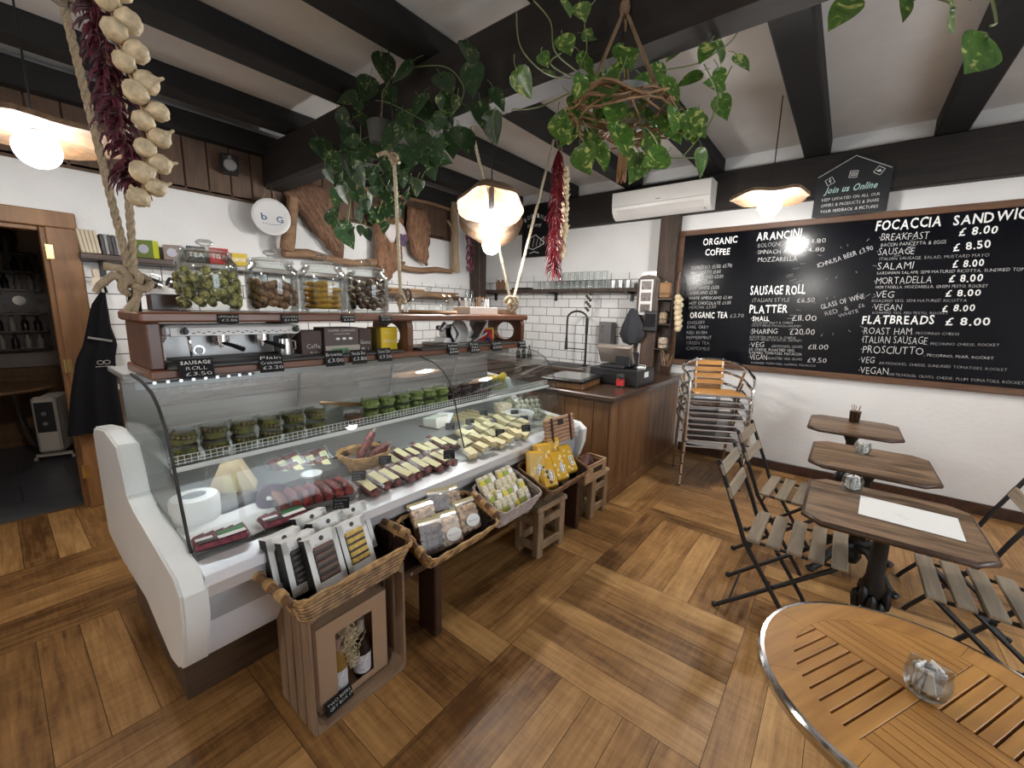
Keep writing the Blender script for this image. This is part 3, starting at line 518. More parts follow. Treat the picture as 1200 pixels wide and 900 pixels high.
# joists, the cross beam, the beam on the right wall
T = 0
def trim(b, m, smooth=30):
    global T; T += 1; return struct('trim_%d' % T, b, m, smooth)
for y in (-2.3, -1.43, -.455, .41, 1.295, 2.17, 3.025, 3.93):
    b = MB(); b.box((1.2, y, 3.125), (7.6, .195, .15), bev=.012); trim(b, black_beam)
b = MB(); b.box((1.885, 1, 2.865), (.19, 7.1, .37), bev=.025); trim(b, brown_beam)
b = MB(); b.box((4.945, 1.0, 2.86), (.11, 7.1, .37), bev=.012); trim(b, brown_beam)
b = MB(); b.box((2.3, 4.46, 3.04), (5.2, .18, .17), bev=.01); trim(b, black_beam)
b = MB()
for i in range(25): b.box((.075 + .17 * i, 4.5, 2.75), (.164, .04, .42), bev=.006)
b.box((2.1, 4.505, 2.55), (4.3, .05, .035), bev=.006); trim(b, fascia_wood)
b = MB(); b.box((4.70, 4.43, 1.6), (.16, .2, 3.1), bev=.012); trim(b, post_wood)            # corner post
b = MB(); b.box((4.925, 1.68, 1.34), (.14, .2, 2.68), bev=.012); trim(b, post_wood)         # post beside the chalkboard
b = MB(); b.box((4.99, -.6, .05), (.02, 4.0, .1), bev=.004); o = struct('baseboard_right', b, dark_wood)
# door frame
d = MB()
d.box((.405, 4.5, 1.05), (.16, .14, 2.1), bev=.006); d.box((.315, 4.52, 1.05), (.03, .1, 2.1), bev=.004)
d.box((-.14, 4.5, 2.155), (1.25, .14, .11), bev=.006); d.box((-.14, 4.52, 2.085), (.87, .1, .03), bev=.004)
d.box((-.655, 4.5, 1.05), (.16, .14, 2.1), bev=.006)
door = struct('door_1', d, door_wood)
for z in (1.93, 1.12, .3):
    h = MB(); h.box((.335, 4.432, z), (.035, .008, .10), bev=.003); h.cyl((.316, 4.43, z - .05), (.316, 4.43, z + .05), .006); h.build('hinge', brass, door)
b = MB(); b.box((.56, 4.47, .45), (.14, .1, .9), bev=.006); b.box((.56, 4.455, .06), (.16, .12, .12), bev=.006); trim(b, door_wood)

# ------------------------------------------------------------------ right wall: chalkboard, signs, air conditioner
DY, DZ = (0, -1, 0), (0, 0, 1)
t = thing('chalkboard_menu', 'large black chalkboard menu in a brown wooden frame filling the right wall', 'menu board', (4.99, .2, 1.03))
def W2(b, y0, y1, z0, z1, x0=-.03, x1=0, m=0): b.box(((x0 + x1) / 2, (y0 + y1) / 2 - .2, (z0 + z1) / 2 - 1.03), (x1 - x0, abs(y1 - y0), z1 - z0), m, bev=.004)
b = MB(); W2(b, -1.5, 1.56, 1.06, 2.48, -.02, 0); b.build('board', chalk_board, t)
b = MB(); W2(b, -1.52, 1.58, 2.455, 2.51, -.035); W2(b, -1.52, 1.58, 1.03, 1.085, -.035); W2(b, 1.53, 1.585, 1.085, 2.455, -.035); W2(b, -1.56, -1.505, 1.03, 2.51, -.035)
b.build('frame', wood('menu_frame', (.06, .028, .014), (.17, .085, .045), 1, 12, 9, .5, .2), t)
fb = MB(); LM = {'H': chalk, 'M': mat('chalk_item', (.55, .55, .54), .9), 'S': chalk_dim, 'F': chalk_faint}
for (s, y0, z0, y1, z1, h, c) in MENU:
    du = Vector((0, y1 - y0, z1 - z0)); w = du.length; du.normalize()
    B_ = MB(); write(B_, s, (-.0215, y0 - .2, z0 - 1.03), du, Vector((0, du.z, -du.y)), w, h, 0, c == 'H', .07, seed=int(abs(y0) * 1000) % 91); B_.build({'H': 'heading', 'M': 'menu_line', 'S': 'small_print', 'F': 'faded_line'}[c], LM[c], t, 0)
rr = random.Random(5)
for (cy, cz, a, ru, rv) in ((.07, 2.12, .32, .42, .12), (.10, 1.62, .27, .34, .16)):     # little rays drawn round the two slanting notes
    for k in range(22):
        q = 2 * math.pi * k / 22 + rr.uniform(-.1, .1); u, v = math.cos(q), math.sin(q)
        P0 = [(u * ru * s_, v * rv * s_) for s_ in (1.0, 1.14)]
        P0 = [(p[0] * math.cos(a) - p[1] * math.sin(a), p[0] * math.sin(a) + p[1] * math.cos(a)) for p in P0]
        stroke(fb, P0, (-.0215, cy - .2, cz - 1.03), DY, DZ, .006)
fb.build('chalk_rays', chalk_faint, t, 0)

t = thing('hanging_slate_sign', 'small black house-shaped sign inviting people online, above the chalkboard', 'sign', (4.885, .12, 2.5))
b = MB(); b.prism([(-.26, 0.0), (.26, 0.0), (.26, .36), (0, .50), (-.26, .36)], 0, -.012, 0); b.build('panel', mat('sign_slate', (.010, .013, .016), .6), t)
w = MB(); e = MB(); o0 = (-.0135, 0, 0)
write(e, 'Join us Online', (-.0135, .19, .20), DY, (0, -.28, 1), .36, .055, 0, True, .05)
for i, s in enumerate(('KEEP UPDATED ON ALL OUR', 'OFFERS & PRODUCTS & SHARE', 'YOUR FEEDBACK & PICTURES')): write(w, s, (-.0135, .20, .135 - .05 * i), DY, DZ, .40, .026, 0, False, .08)
stroke(w, [(-.25, .345), (0, .485), (.25, .345)], o0, DY, DZ, .004)
for k, (u, v, a) in enumerate(((-.16, .30, .5), (.0, .335, -.1), (.17, .335, -.6))):
    def Q(p): return (u + p[0] * math.cos(a) - p[1] * math.sin(a), v + p[0] * math.sin(a) + p[1] * math.cos(a))
    s = .027
    stroke(w, [Q(p) for p in ((-s, -s), (s, -s), (s, s), (-s, s), (-s, -s))], o0, DY, DZ, .004)
    if k == 0: stroke(w, [Q(p) for p in ((0, -.02), (0, .008), (.004, .016), (.012, .018))], o0, DY, DZ, .006); stroke(w, [Q((-.01, .002)), Q((.012, .002))], o0, DY, DZ, .005)
    elif k == 1:
        stroke(w, [Q(p) for p in ((-.017, -.013), (.017, -.013), (.017, .013), (-.017, .013), (-.017, -.013))], o0, DY, DZ, .004)
        stroke(w, [Q((.008 * math.cos(q * .7), .008 * math.sin(q * .7))) for q in range(10)], o0, DY, DZ, .004)
    else:
        w.poly([Vector(o0) + Vector(DY) * Q(p)[0] + Vector(DZ) * Q(p)[1] for p in ((-.02, -.006), (-.006, -.012), (.01, -.006), (.018, .008), (.006, .006), (-.002, .014), (-.006, .002))])
w.build('lettering', chalk, t, 0); e.build('heading_lettering', mat('chalk_teal', (.45, .66, .62), .9), t, 0)

t = thing('slate_sign', 'narrow black chalk sign with a bread drawing hung on the tiled wall', 'sign', (4.88, 3.52, 2.335))
b = MB(); b.box((-.01, 0, .34), (.02, .44, .68), bev=.004); b.build('panel', slate_m, t)
w = MB(); o0 = (-.0215, 0, 0)
for i, ch in enumerate('BOOKING'):
    a = -.42 + .14 * i; org = (-.0215, .17 - .052 * i, .50 - 3 * (a * a) * .09 + .02); write(w, ch, org, Vector((0, -math.cos(a), -math.sin(a))), Vector((0, -math.sin(a), math.cos(a))), .036, .06)
write(w, 'is', (-.0215, .12, .40), DY, DZ, .07, .05); write(w, 'my', (-.0215, -.0, .40), DY, DZ, .11, .05)
stroke(w, [(-.13, .14), (-.1, .25), (.02, .29), (.12, .22), (.17, .18), (.10, .14), (-.02, .10), (-.13, .14)], o0, DY, DZ, .008)
for k in range(4): stroke(w, [(-.09 + .06 * k, .12 + .01 * k), (-.06 + .06 * k, .26 - .01 * k)], o0, DY, DZ, .005)
stroke(w, [(.10, .22), (.16, .26), (.15, .15)], o0, DY, DZ, .006); stroke(w, [(-.08, .05), (.0, .07), (.08, .05)], o0, DY, DZ, .008)
w.build('lettering', chalk, t, 0)
b = MB(); b.tube([(-.012, -.2, .68), (-.006, 0, .82), (-.012, .2, .68)], .003, 5); b.build('cord', rope_grey, t)

t = thing('air_conditioner', 'white wall air conditioner unit mounted on the dark beam', 'air conditioner', (4.89, 1.76, 2.66))
L_ = 1.06; b = MB()
b.prism([(0, .02), (-.1, 0), (-.17, .03), (-.21, .08), (-.225, .15), (-.225, .28), (-.2, .29), (0, .29)], 1, -L_ / 2, L_ / 2); b.build('housing', mat('ac_white', (.74, .73, .71), .35), t, 30)
b = MB(); b.box((-.192, 0, .062), (.012, L_ * .88, .075), rot=(0, R(-40), 0), bev=.004); b.build('louvre', mat('ac_flap', (.70, .69, .67), .35), t)
b = MB(); b.box((-.227, 0, .158), (.006, .05, .009)); b.build('badge', mat('ac_badge', (.3, .3, .31), .4), t)
b = MB(); b.box((-.226, 0, .128), (.003, L_ * .98, .004)); b.box((-.13, -L_ * .45, .015), (.12, .004, .01)); b.build('seam', mat('ac_seam', (.25, .25, .25), .6), t)
# ------------------------------------------------------------------ tables, chairs
def square_table(x, y, label, sx=.60, sy=.585):
    t = thing('bistro_table', label, 'table', (x, y, 0), 0, 'square wooden tables along the right wall')
    c = .065; hx, hy = sx / 2, sy / 2
    ol = [(-hx + c, -hy), (hx - c, -hy), (hx, -hy + c), (hx, hy - c), (hx - c, hy), (-hx + c, hy), (-hx, hy - c), (-hx, -hy + c)]
    b = MB(); b.prism(ol, 2, .715, .74); b.build('tabletop', [table_wood], t)
    b = MB(); b.tube([(p[0], p[1], .7275) for p in ol], .0135, 6, closed=True); b.build('edge_band', wood('table_edge', (.03, .015, .008), (.085, .045, .024), 0, 14, 9, .4, .1), t, 60)
    b = MB(); b.lathe([(.03, .05), (.05, .1), (.032, .16), (.03, .3), (.05, .36), (.034, .42), (.03, .6), (.055, .66), (.06, .7)], n=14)
    for k in range(4):
        a = k * math.pi / 2
        b.box((.11 * math.cos(a), .11 * math.sin(a), .695), (.2 if k % 2 == 0 else .035, .035 if k % 2 == 0 else .2, .035), bev=.005)
    for k in range(10): a = k * .63; b.ell((.055 * math.cos(a), .055 * math.sin(a), .3 + .03 * math.sin(3 * a)), (.022, .022, .05), n=6, k=4)
    b.build('column', black_metal, t)
    for k in range(4):
        a = math.pi / 4 + k * math.pi / 2; d = Vector((math.cos(a), math.sin(a), 0)); f = MB()
        f.tube([d * .02 + Vector((0, 0, .16)), d * .1 + Vector((0, 0, .17)), d * .18 + Vector((0, 0, .1)), d * .24 + Vector((0, 0, .035)), d * .28 + Vector((0, 0, .02))], .03, 8, rf=lambda u: 1 - .35 * u)
        f.ell(d * .28 + Vector((0, 0, .018)), (.03, .03, .018), n=8, k=4); f.build('leg', black_metal, t)
    return t
square_table(2.43, -.25, 'wooden square table nearest the camera, with a white paper menu on it')
square_table(3.30, -.215, 'middle of the three wooden square tables along the right wall', .60, .57)
square_table(4.27, -.145, 'wooden square table against the wall, furthest from the camera', .60, .56)

def folding_chair(x, y, rz, label):
    t = thing('folding_chair', label, 'chair', (x, y, 0), rz, 'folding slatted chairs')
    b = MB()
    for k in range(5): b.box((0, .175 - .088 * k, .462), (.41, .062, .016), bev=.004)
    b.build('seat', grey_slat, t)
    b = MB()
    for (yy, z) in ((.305, .685), (.352, .80)): b.box((0, yy, z), (.41, .014, .062), rot=(R(-22), 0, 0), bev=.004)
    b.build('backrest', grey_slat, t)
    for s in (-1, 1):
        b = MB(); b.tube([(s * .192, -.07, .0), (s * .192, -.055, .03), (s * .192, .215, .445), (s * .192, .245, .53), (s * .192, .375, .85)], .0115, 8); b.build('leg', black_metal, t)
        b = MB(); b.tube([(s * .172, .315, .012), (s * .172, -.165, .44), (s * .172, -.175, .452)], .0115, 8); b.ell((s * .172, .318, .014), (.016, .018, .016), n=8, k=5); b.build('leg', black_metal, t)
    b = MB()
    for s in (-1, 1): b.box((s * .172, 0, .448), (.012, .35, .012)); b.cyl((s * .165, .085, .25), (s * .2, .085, .25), .009, n=8)
    b.cyl((-.172, .255, .065), (.172, .255, .065), .006, n=6); b.cyl((-.192, .19, .40), (.192, .19, .40), .007, n=6); b.cyl((-.172, -.165, .44), (.172, -.165, .44), .007, n=6)
    b.build('stretcher', black_metal, t)
    return t
folding_chair(2.51, .06, 0, 'slatted folding chair nearest the camera, left side of the table with the menu')
folding_chair(3.19, .09, R(-3), 'slatted folding chair in front of the stacked metal chairs')
folding_chair(2.51, -.61, math.pi, 'slatted folding chair pushed under the right side of the nearest square table')
folding_chair(3.20, -.52, math.pi, 'slatted folding chair on the far right side of the middle table')

t = thing('round_table', 'round teak slatted table with a chrome rim in the bottom right corner', 'table', (1.24, -.245, 0), R(-28))
b = MB(); r0, r1 = .246, .314
for k in range(8):                              # ring of joined segments
    a0, a1 = k * math.pi / 4 + .1, (k + 1) * math.pi / 4 + .097; n = 8
    o = [(r1 * math.cos(a0 + (a1 - a0) * i / n), r1 * math.sin(a0 + (a1 - a0) * i / n)) for i in range(n + 1)]
    i_ = [(r0 * math.cos(a0 + (a1 - a0) * i / n), r0 * math.sin(a0 + (a1 - a0) * i / n)) for i in range(n + 1)]
    for i in range(n):
        for z, fl in ((.74, 0), (.722, 1)):
            q = [(*o[i], z), (*o[i + 1], z), (*i_[i + 1], z), (*i_[i], z)]; b.poly(q[::-1] if fl else q)
        b.poly([(*i_[i], .74), (*i_[i + 1], .74), (*i_[i + 1], .722), (*i_[i], .722)])
        b.poly([(*o[i + 1], .74), (*o[i], .74), (*o[i], .722), (*o[i + 1], .722)])
    for c, q_ in ((0, a0), (n, a1)): b.poly([(*o[c], .74), (*i_[c], .74), (*i_[c], .722), (*o[c], .722)])
def slats(along, q1, q2):
    p = .0285; n = 9
    for k in range(n):
        v0 = k * p + ((.0052 if along == 0 else .0016) if k else .0006); v1 = (k + 1) * p
        u1 = math.sqrt(max(0, (r0 + .012) ** 2 - v0 ** 2)); u0 = .0012
        if u1 - u0 < .03: continue
        if along == 0: b.box((q1 * (u0 + u1) / 2, q2 * (v0 + v1) / 2, .7304), (u1 - u0, v1 - v0, .0175), 0, bev=.0008)
        else: b.box((q1 * (v0 + v1) / 2, q2 * (u0 + u1) / 2, .7304), (v1 - v0, u1 - u0, .0175), 1, bev=.0008)
slats(0, -1, 1); slats(1, 1, 1); slats(0, 1, -1); slats(1, -1, -1)
b.build('tabletop', [teak, teak_y], t)
b = MB(); b.lathe([(.0001, .70), (.25, .70), (.25, .705), (.0001, .705)], n=32); b.build('underframe', mat('table_under', (.022, .008, .006), .8), t)
b = MB(); pr = [(.314, .742), (.322, .741), (.327, .735), (.328, .72), (.322, .708), (.314, .708), (.314, .742)]; b.lathe(pr, n=64, caps=False); b.build('rim', chrome, t)
b = MB(); b.cyl((0, 0, .03), (0, 0, .712), .03, n=16); b.build('column', chrome, t)
for k in range(4):
    a = k * math.pi / 2; d = Vector((math.cos(a), math.sin(a), 0)); b = MB(); b.tube([d * .02 + Vector((0, 0, .07)), d * .15 + Vector((0, 0, .06)), d * .29 + Vector((0, 0, .02))], .019, 8); b.cyl(d * .29, d * .29 + Vector((0, 0, .02)), .022, n=10); b.build('leg', alu, t)

paper_sachet = mat('sachet_paper', (.80, .79, .77), .7, var=.12, vscale=50)
def sugar_pot(x, y, z, label, s=1.0, brown=False):
    t = thing('sugar_pot', label, 'sugar pot', (x, y, z), 0, 'glass sugar pots on the tables'); t.scale = (s, s, s)
    b = MB(); b.lathe([(.001, .001), (.03, .001), (.038, .012), (.043, .035), (.041, .055), (.036, .066), (.039, .072), (.037, .072), (.034, .066), (.039, .05), (.041, .035), (.036, .012), (.028, .005), (.001, .005)], n=24); b.build('glass', jar_glass, t, 60)
    b = MB(); rr = random.Random(int(x * 100))
    for k in range(9):
        a = k * .7; b.box((.016 * math.cos(a), .016 * math.sin(a), .037 + .004 * (k % 3)), (.036, .004, .056), rot=(rr.uniform(-.25, .25), rr.uniform(-.3, .3), a + 1.2), m=k % 2, bev=.001)
    b.build('sachets', [paper_sachet, mat('sachet_brown', (.2, .12, .07), .7) if brown else mat('sachet_print', (.42, .42, .43), .7, var=.5, vscale=90)], t)
    return t
sugar_pot(1.262, -.252, .74, 'glass pot of paper sachets on the round teak table', 1.0)
sugar_pot(2.63, -.125, .74, 'glass pot of sachets beside the paper menu on the nearest square table', 1.05)
sugar_pot(3.40, -.18, .74, 'glass pot of sachets on the middle square table', 1.05)
t = thing('cutlery_glass', 'small brown glass holding sticks on the square table against the wall', 'glass', (4.43, -.15, .74))
b = MB(); b.lathe([(.001, .001), (.034, .001), (.037, .05), (.04, .095), (.037, .095), (.034, .05), (.03, .006), (.001, .006)], n=18); b.build('glass', glass('amber_glass', (.45, .36, .3), boost=1.6), t, 60)
b = MB()
for k in range(5): a = k * 1.3; b.cyl((.01 * math.cos(a), .01 * math.sin(a), .008), (.03 * math.cos(a), .03 * math.sin(a), .135 + .01 * (k % 3)), .003, n=6)
b.build('stick', drift, t)

b = MB(); hw, hd = .145, .11
b.box((0, 0, .0012), (.26, .33, .0012)); o = b.build('paper_menu', paper, None, 0); o.location = (2.437, -.318, .7415); o.rotation_euler = (0, 0, R(-3)); tag(o, 'white paper menu lying on the nearest square table', 'menu')
w = MB()
for k in range(4): write(w, 'menu'[k % 2::2], (-.045 + .012 * k, .02 + .01 * k, .0022), (0, -1, 0), (1, 0, 0), .03, .006)
w.build('print', mat('print_grey', (.3, .3, .32), .8), o, 0)

# stack of aluminium armchairs
def alu_chair(i, z, dx, label):
    rz = R(-63); fx, fy = math.sin(rz), -math.cos(rz)
    t = thing('aluminium_chair', label, 'chair', (4.245 + fx * dx, .925 + fy * dx, z), rz, 'stacked aluminium chairs')
    for s in (-1, 1):
        b = MB(); b.tube([(s * .262, -.235, .0), (s * .262, -.215, .45), (s * .266, -.205, .565), (s * .27, -.18, .60)], .0115, 8); b.cyl((s * .262, -.235, 0), (s * .262, -.2345, .012), .0135, n=8, m=1); b.build('leg', [chrome, black_plastic], t)
        b = MB(); b.tube([(s * .235, .27, .0), (s * .245, .19, .40), (s * .262, .06, .628)], .0115, 8); b.cyl((s * .235, .27, 0), (s * .235, .2695, .012), .0135, n=8, m=1); b.build('leg', [chrome, black_plastic], t)
    b = MB(); pts = [(-.27, -.185, .595), (-.278, -.14, .612), (-.285, .0, .635)]
    for k in range(13):
        a = math.pi * k / 12; pts.append((-.285 * math.cos(a), .03 + .25 * math.sin(a), .645 + .075 * math.sin(a)))
    pts += [(.285, .0, .635), (.278, -.14, .612), (.27, -.185, .595)]
    b.tube(pts, .0125, 10); b.build('armrest', chrome, t)
    b = MB()
    for z_, y_, r_ in ((.44, -.212, .010), (.385, -.216, .008)): b.cyl((-.262, y_, z_), (.262, y_, z_), r_, n=8)
    b.cyl((-.245, .2, .42), (.245, .2, .42), .009, n=8)
    for s in (-1, 1): b.tube([(s * .19, -.212, .44), (s * .19, .2, .42)], .008, 8); b.tube([(s * .12, .2, .42), (s * .12, .235, .52), (s * .12, .262, .73)], .009, 8)
    b.build('frame', alu, t)
    b = MB()
    for k in range(6): b.box((0, -.19 + .066 * k, .452 - .003 * k), (.43, .05, .012), bev=.003)
    b.build('seat', teak if i == 4 else dark_wood, t)
    b = MB()
    for k in range(4): b.box((0, .222 + .011 * k, .50 + .062 * k), (.27, .011, .042), rot=(R(-9), 0, 0), bev=.003)
    b.build('backrest', teak if i >= 3 else alu, t)
names = ['bottom chair of the stack of chrome armchairs by the wall', 'second chair from the floor in the stack of chrome armchairs', 'middle chair in the stack of five chrome armchairs',
         'fourth chair up in the stack, just under the topmost', 'topmost chrome armchair with yellow wooden slats on the stack']
for i in range(5): alu_chair(i, .112 * i, .018 * i, names[i])

# ------------------------------------------------------------------ service counter and what stands on it
t = thing('service_counter', 'wooden plank clad service counter with a dark top beside the display case', 'counter', (3.09, 1.42, 0))
b = MB(); b.box((.88, .42, .44), (1.74, .82, .88), m=1)
n = 12; wd = 1.755 / n
for k in range(n): b.box((.005 + wd * (k + .5), .003, .49), (wd - .003, .022, .78), bev=.004)
for k in range(6): b.box((.003, .01 + .14 * (k + .5), .49), (.022, .136, .78), bev=.004)
b.build('body', [counter_wood, mat('counter_core', (.05, .025, .012), .7)], t)
b = MB(); b.box((.875, -.006, .05), (1.79, .035, .10), bev=.005); b.box((-.006, .42, .05), (.035, .86, .10), bev=.005); b.build('plinth', counter_wood, t)
b = MB(); b.box((.87, .40, .91), (1.86, .90, .045), bev=.008); b.box((.87, .40, .878), (1.80, .86, .02), bev=.004); b.build('worktop', counter_top, t)
ZT = .9325
t = thing('sink_unit', 'dark sink worktop running along the tiled wall behind the counter', 'sink', (4.7, 3.2, 0))
b = MB(); b.box((0, .1, .43), (.5, 2.1, .86)); b.build('cabinet', dark_wood, t)
b = MB(); b.box((-.01, .1, .885), (.56, 2.1, .04), bev=.006); b.build('worktop', counter_top, t)
b = MB(); b.box((-.02, -.4, .90), (.42, .6, .02), bev=.006); b.box((-.02, -.4, .912), (.36, .5, .004), m=1); b.build('basin', [dull_steel, black_metal], t)
t = thing('spring_tap', 'tall black spring neck kitchen tap over the sink', 'tap', (4.72, 2.56, .905))
b = MB(); b.cyl((0, 0, 0), (0, 0, .03), .03, n=14); b.cyl((0, 0, .02), (0, 0, .62), .014, n=10); b.cyl((0, 0, .42), (0, 0, .62), .02, n=10)
b.cyl((0, 0, .22), (.0, .26, .22), .007, n=8); b.cyl((0, 0, .1), (-.06, -.02, .13), .008, n=8); b.build('stem', black_metal, t)
b = MB(); pts = [(0, 0, .6)] + [(0, .145 - .145 * math.cos(a), .60 + .10 * math.sin(a)) for a in [math.pi * k / 10 for k in range(1, 10)]] + [(0, .29, .58), (0, .29, .34)]
b.tube(pts, .013, 8); b.build('hose', black_metal, t)
b = MB(); b.cyl((0, .29, .36), (0, .29, .20), .016, .024, n=12); b.build('spray_head', black_plastic, t)
b = MB()
for k in range(10): b.ell((-.0, -.02 + .03 * math.sin(k * 2.1), .62 + .025 * k), (.02, .02, .02), n=6, k=4)
o = b.build('dried_herbs', mat('dried_herb', (.08, .06, .045), .9), None); o.location = (4.76, 2.60, 1.0); tag(o, 'small dark bunch of herbs hanging under the glass shelf above the tap', 'herbs')
t = thing('cup_dispenser', 'grey slotted metal dispenser on the tiled wall behind the till', 'dispenser', (4.89, 2.36, 1.13))
b = MB(); b.box((0, 0, .175), (.14, .17, .35), bev=.006); b.build('body', mat('grey_caddy', (.16, .16, .16), .45, .6), t)
b = MB()
for k in range(5): b.tube([(-.078, .045, .05 + .06 * k), (-.085, .03, .07 + .06 * k), (-.078, .012, .05 + .06 * k)], .007, 6)
b.build('handle', alu, t)
for (y_, h) in ((3.62, .2), (3.52, .18), (3.72, .16)):
    t = thing('small_bottle', 'dark bottle %s on the sink worktop by the tiles' % {3.62: 'in the middle of three', 3.52: 'at the right of three', 3.72: 'at the left of three'}[y_], 'bottle', (4.82, y_, .905), group='dark bottles by the sink')
    b = MB(); b.lathe([(.001, 0), (.03, 0), (.031, h * .6), (.012, h * .78), (.011, h)], n=14); b.build('bottle', mat('dark_bottle', (.02, .012, .01), .15), t); b = MB(); b.cyl((0, 0, h), (0, 0, h + .025), .013, n=10); b.build('cap', black_plastic, t)
t = thing('drainer_tray', 'black edged grey tray on the counter left of the till', 'tray', (3.32, 1.92, ZT), R(8))
b = MB(); b.box((0, 0, .03), (.46, .38, .06), bev=.008); b.build('body', counter_wood, t); b = MB(); b.box((0, 0, .072), (.50, .42, .028), bev=.01); b.build('rim', mat('tray_black', (.015, .015, .016), .2), t); b = MB(); b.box((0, 0, .087), (.40, .32, .004)); b.build('plate', steel, t)
t = thing('cash_drawer', 'black cash drawer on the counter under the till screen', 'cash drawer', (3.80, 1.65, ZT))
b = MB(); b.box((0, 0, .075), (.42, .48, .15), bev=.006); b.build('case', black_plastic, t); b = MB(); b.box((-.213, 0, .06), (.008, .44, .085), bev=.002); b.build('drawer', mat('drawer_black', (.015, .015, .016), .35), t)
b = MB(); b.box((0, -.242, .10), (.10, .003, .05)); b.build('sticker', paper, t)
t = thing('till_screen', 'bronze backed touch screen till standing on the cash drawer', 'till', (3.72, 1.68, ZT + .15))
b = MB(); b.box((.02, 0, .015), (.26, .24, .03), bev=.008); b.box((.04, 0, .06), (.06, .10, .1), bev=.008); b.build('base', black_plastic, t)
b = MB(); b.box((-.03, 0, .13), (.05, .34, .20), rot=(0, R(-32), 0), bev=.012); b.build('screen_back', mat('bronze_plastic', (.26, .22, .19), .3, .3), t)
b = MB(); b.box((.06, -.08, .08), (.22, .15, .13), bev=.01); b.build('printer', black_plastic, t)
t = thing('spice_jar', 'small clear jar with a red label in front of the cash drawer', 'jar', (3.50, 1.53, ZT))
b = MB(); b.lathe([(.001, 0), (.035, 0), (.036, .09), (.03, .1), (.001, .1)], n=16); b.build('glass', jar_glass, t); b = MB(); b.lathe([(.0362, .02), (.0366, .02), (.0366, .075), (.0362, .075)], n=16); b.build('label', mat('red_label', (.5, .03, .03), .5, var=.5, vscale=60), t)
b = MB(); b.cyl((0, 0, .1), (0, 0, .12), .034, n=16); b.build('lid', mat('jar_lid_dark', (.05, .06, .05), .4), t)
t = thing('card_machine', 'white card payment machine on top of the cash drawer', 'card machine', (3.80, 1.46, ZT + .15), R(20)); b = MB(); b.box((0, 0, .015), (.17, .08, .03), bev=.01); b.build('body', mat('off_white_plastic', (.75, .75, .74), .35), t); b = MB(); b.box((-.03, 0, .0312), (.06, .06, .002)); b.build('screen', black_plastic, t)
t = thing('cutlery_pot', 'pot of sticks and dried stems at the wall end of the counter', 'pot', (4.62, 1.50, ZT))
b = MB(); b.lathe([(.001, 0), (.05, 0), (.06, .1), (.054, .1), (.045, .01), (.001, .01)], n=16); b.build('pot', dark_wood, t); b = MB(); rr = random.Random(4)
for k in range(9): b.tube([(0, 0, .02), (rr.uniform(-.05, .05), rr.uniform(-.05, .05), .13), (rr.uniform(-.1, .1), rr.uniform(-.1, .1), .22 + rr.uniform(0, .06))], .004, 5)
b.build('stems', drift, t)
t = thing('cup_lid_stack', 'white saucers piled at the back of the counter by the post', 'saucers', (4.40, 1.76, ZT)); b = MB()
for k in range(4): b.lathe([(.001, .012 * k), (.06, .012 * k), (.085, .012 * k + .011), (.08, .012 * k + .012), (.001, .012 * k + .006)], n=24)
b.build('saucer', white_gloss, t)
# tall board with a photo strip, reader and cloth
t = thing('tall_notice_board', 'tall round topped brown board standing on the counter beside the post', 'board', (4.80, 1.83, ZT))
ol = [(-.125, 0), (.125, 0), (.125, 1.04)] + [(.125 * math.cos(a), 1.04 + .06 * math.sin(a)) for a in [math.pi * k / 8 for k in range(1, 8)]] + [(-.125, 1.04)]
b = MB(); b.prism(ol, 0, -.02, .02); b.build('board', wood('notice_board', (.045, .026, .018), (.11, .066, .045), 2, 10, 8, .5, .2), t)
t = thing('photo_strip', 'white strip of three dark food photographs pinned on the tall brown board', 'photo strip', (4.776, 1.85, 1.58))
b = MB(); b.box((0, 0, .2), (.004, .155, .40)); b.build('strip', paper, t); b = MB()
for k in range(3): b.box((-.0025, 0, .335 - .13 * k), (.002, .115, .095))
b.build('photo', mat('food_photo', (.12, .09, .08), .4, var=.9, vscale=28), t)
t = thing('bar_code_reader', 'black box shaped reader fixed on the tall brown board', 'reader', (4.745, 1.755, 1.40)); b = MB(); b.box((0, 0, .11), (.06, .15, .23), bev=.01); b.build('body', black_plastic, t); b = MB(); b.box((-.031, 0, .12), (.003, .12, .15)); b.build('screen', mat('dark_screen', (.01, .01, .012), .1), t)
o = MB(); rr = random.Random(2)
def cloth_lump(b, c, d, seed, m=0):
    rr = random.Random(seed); ph = [rr.uniform(0, 6) for _ in range(3)]
    b.lathe([(.001, 0), (.55, .08), (.9, .3), (.8, .55), (.5, .8), (.2, 1), (.001, 1.02)], c=(0, 0, 0), n=20, jit=lambda t, z: 1 + .18 * math.sin(3 * t + ph[0] + 3 * z) + .1 * math.sin(7 * t + ph[1]))
    b.v = [(c[0] + d[0] * p[0], c[1] + d[1] * p[1], c[2] + d[2] * p[2]) for p in b.v]
cloth_lump(o, (0, 0, 0), (.07, .15, .42), 5); q = o.build('hung_cloth', mat('slate_cloth', (.035, .037, .045), .9), None); q.location = (4.71, 1.97, 1.22); tag(q, 'dark grey cloth hung on the left of the tall brown board', 'cloth')
t = thing('brush_handle', 'pale handle hanging below the dark cloth beside the post', 'brush', (4.765, 1.88, .98)); b = MB(); b.tube([(0, 0, .0), (0, .005, .14), (0, .0, .27)], .018, 8); b.build('handle', mat('pale_handle', (.5, .47, .44), .5), t); b = MB(); b.cyl((0, 0, -.03), (0, 0, 0), .022, n=10); b.build('ferrule', dull_steel, t)
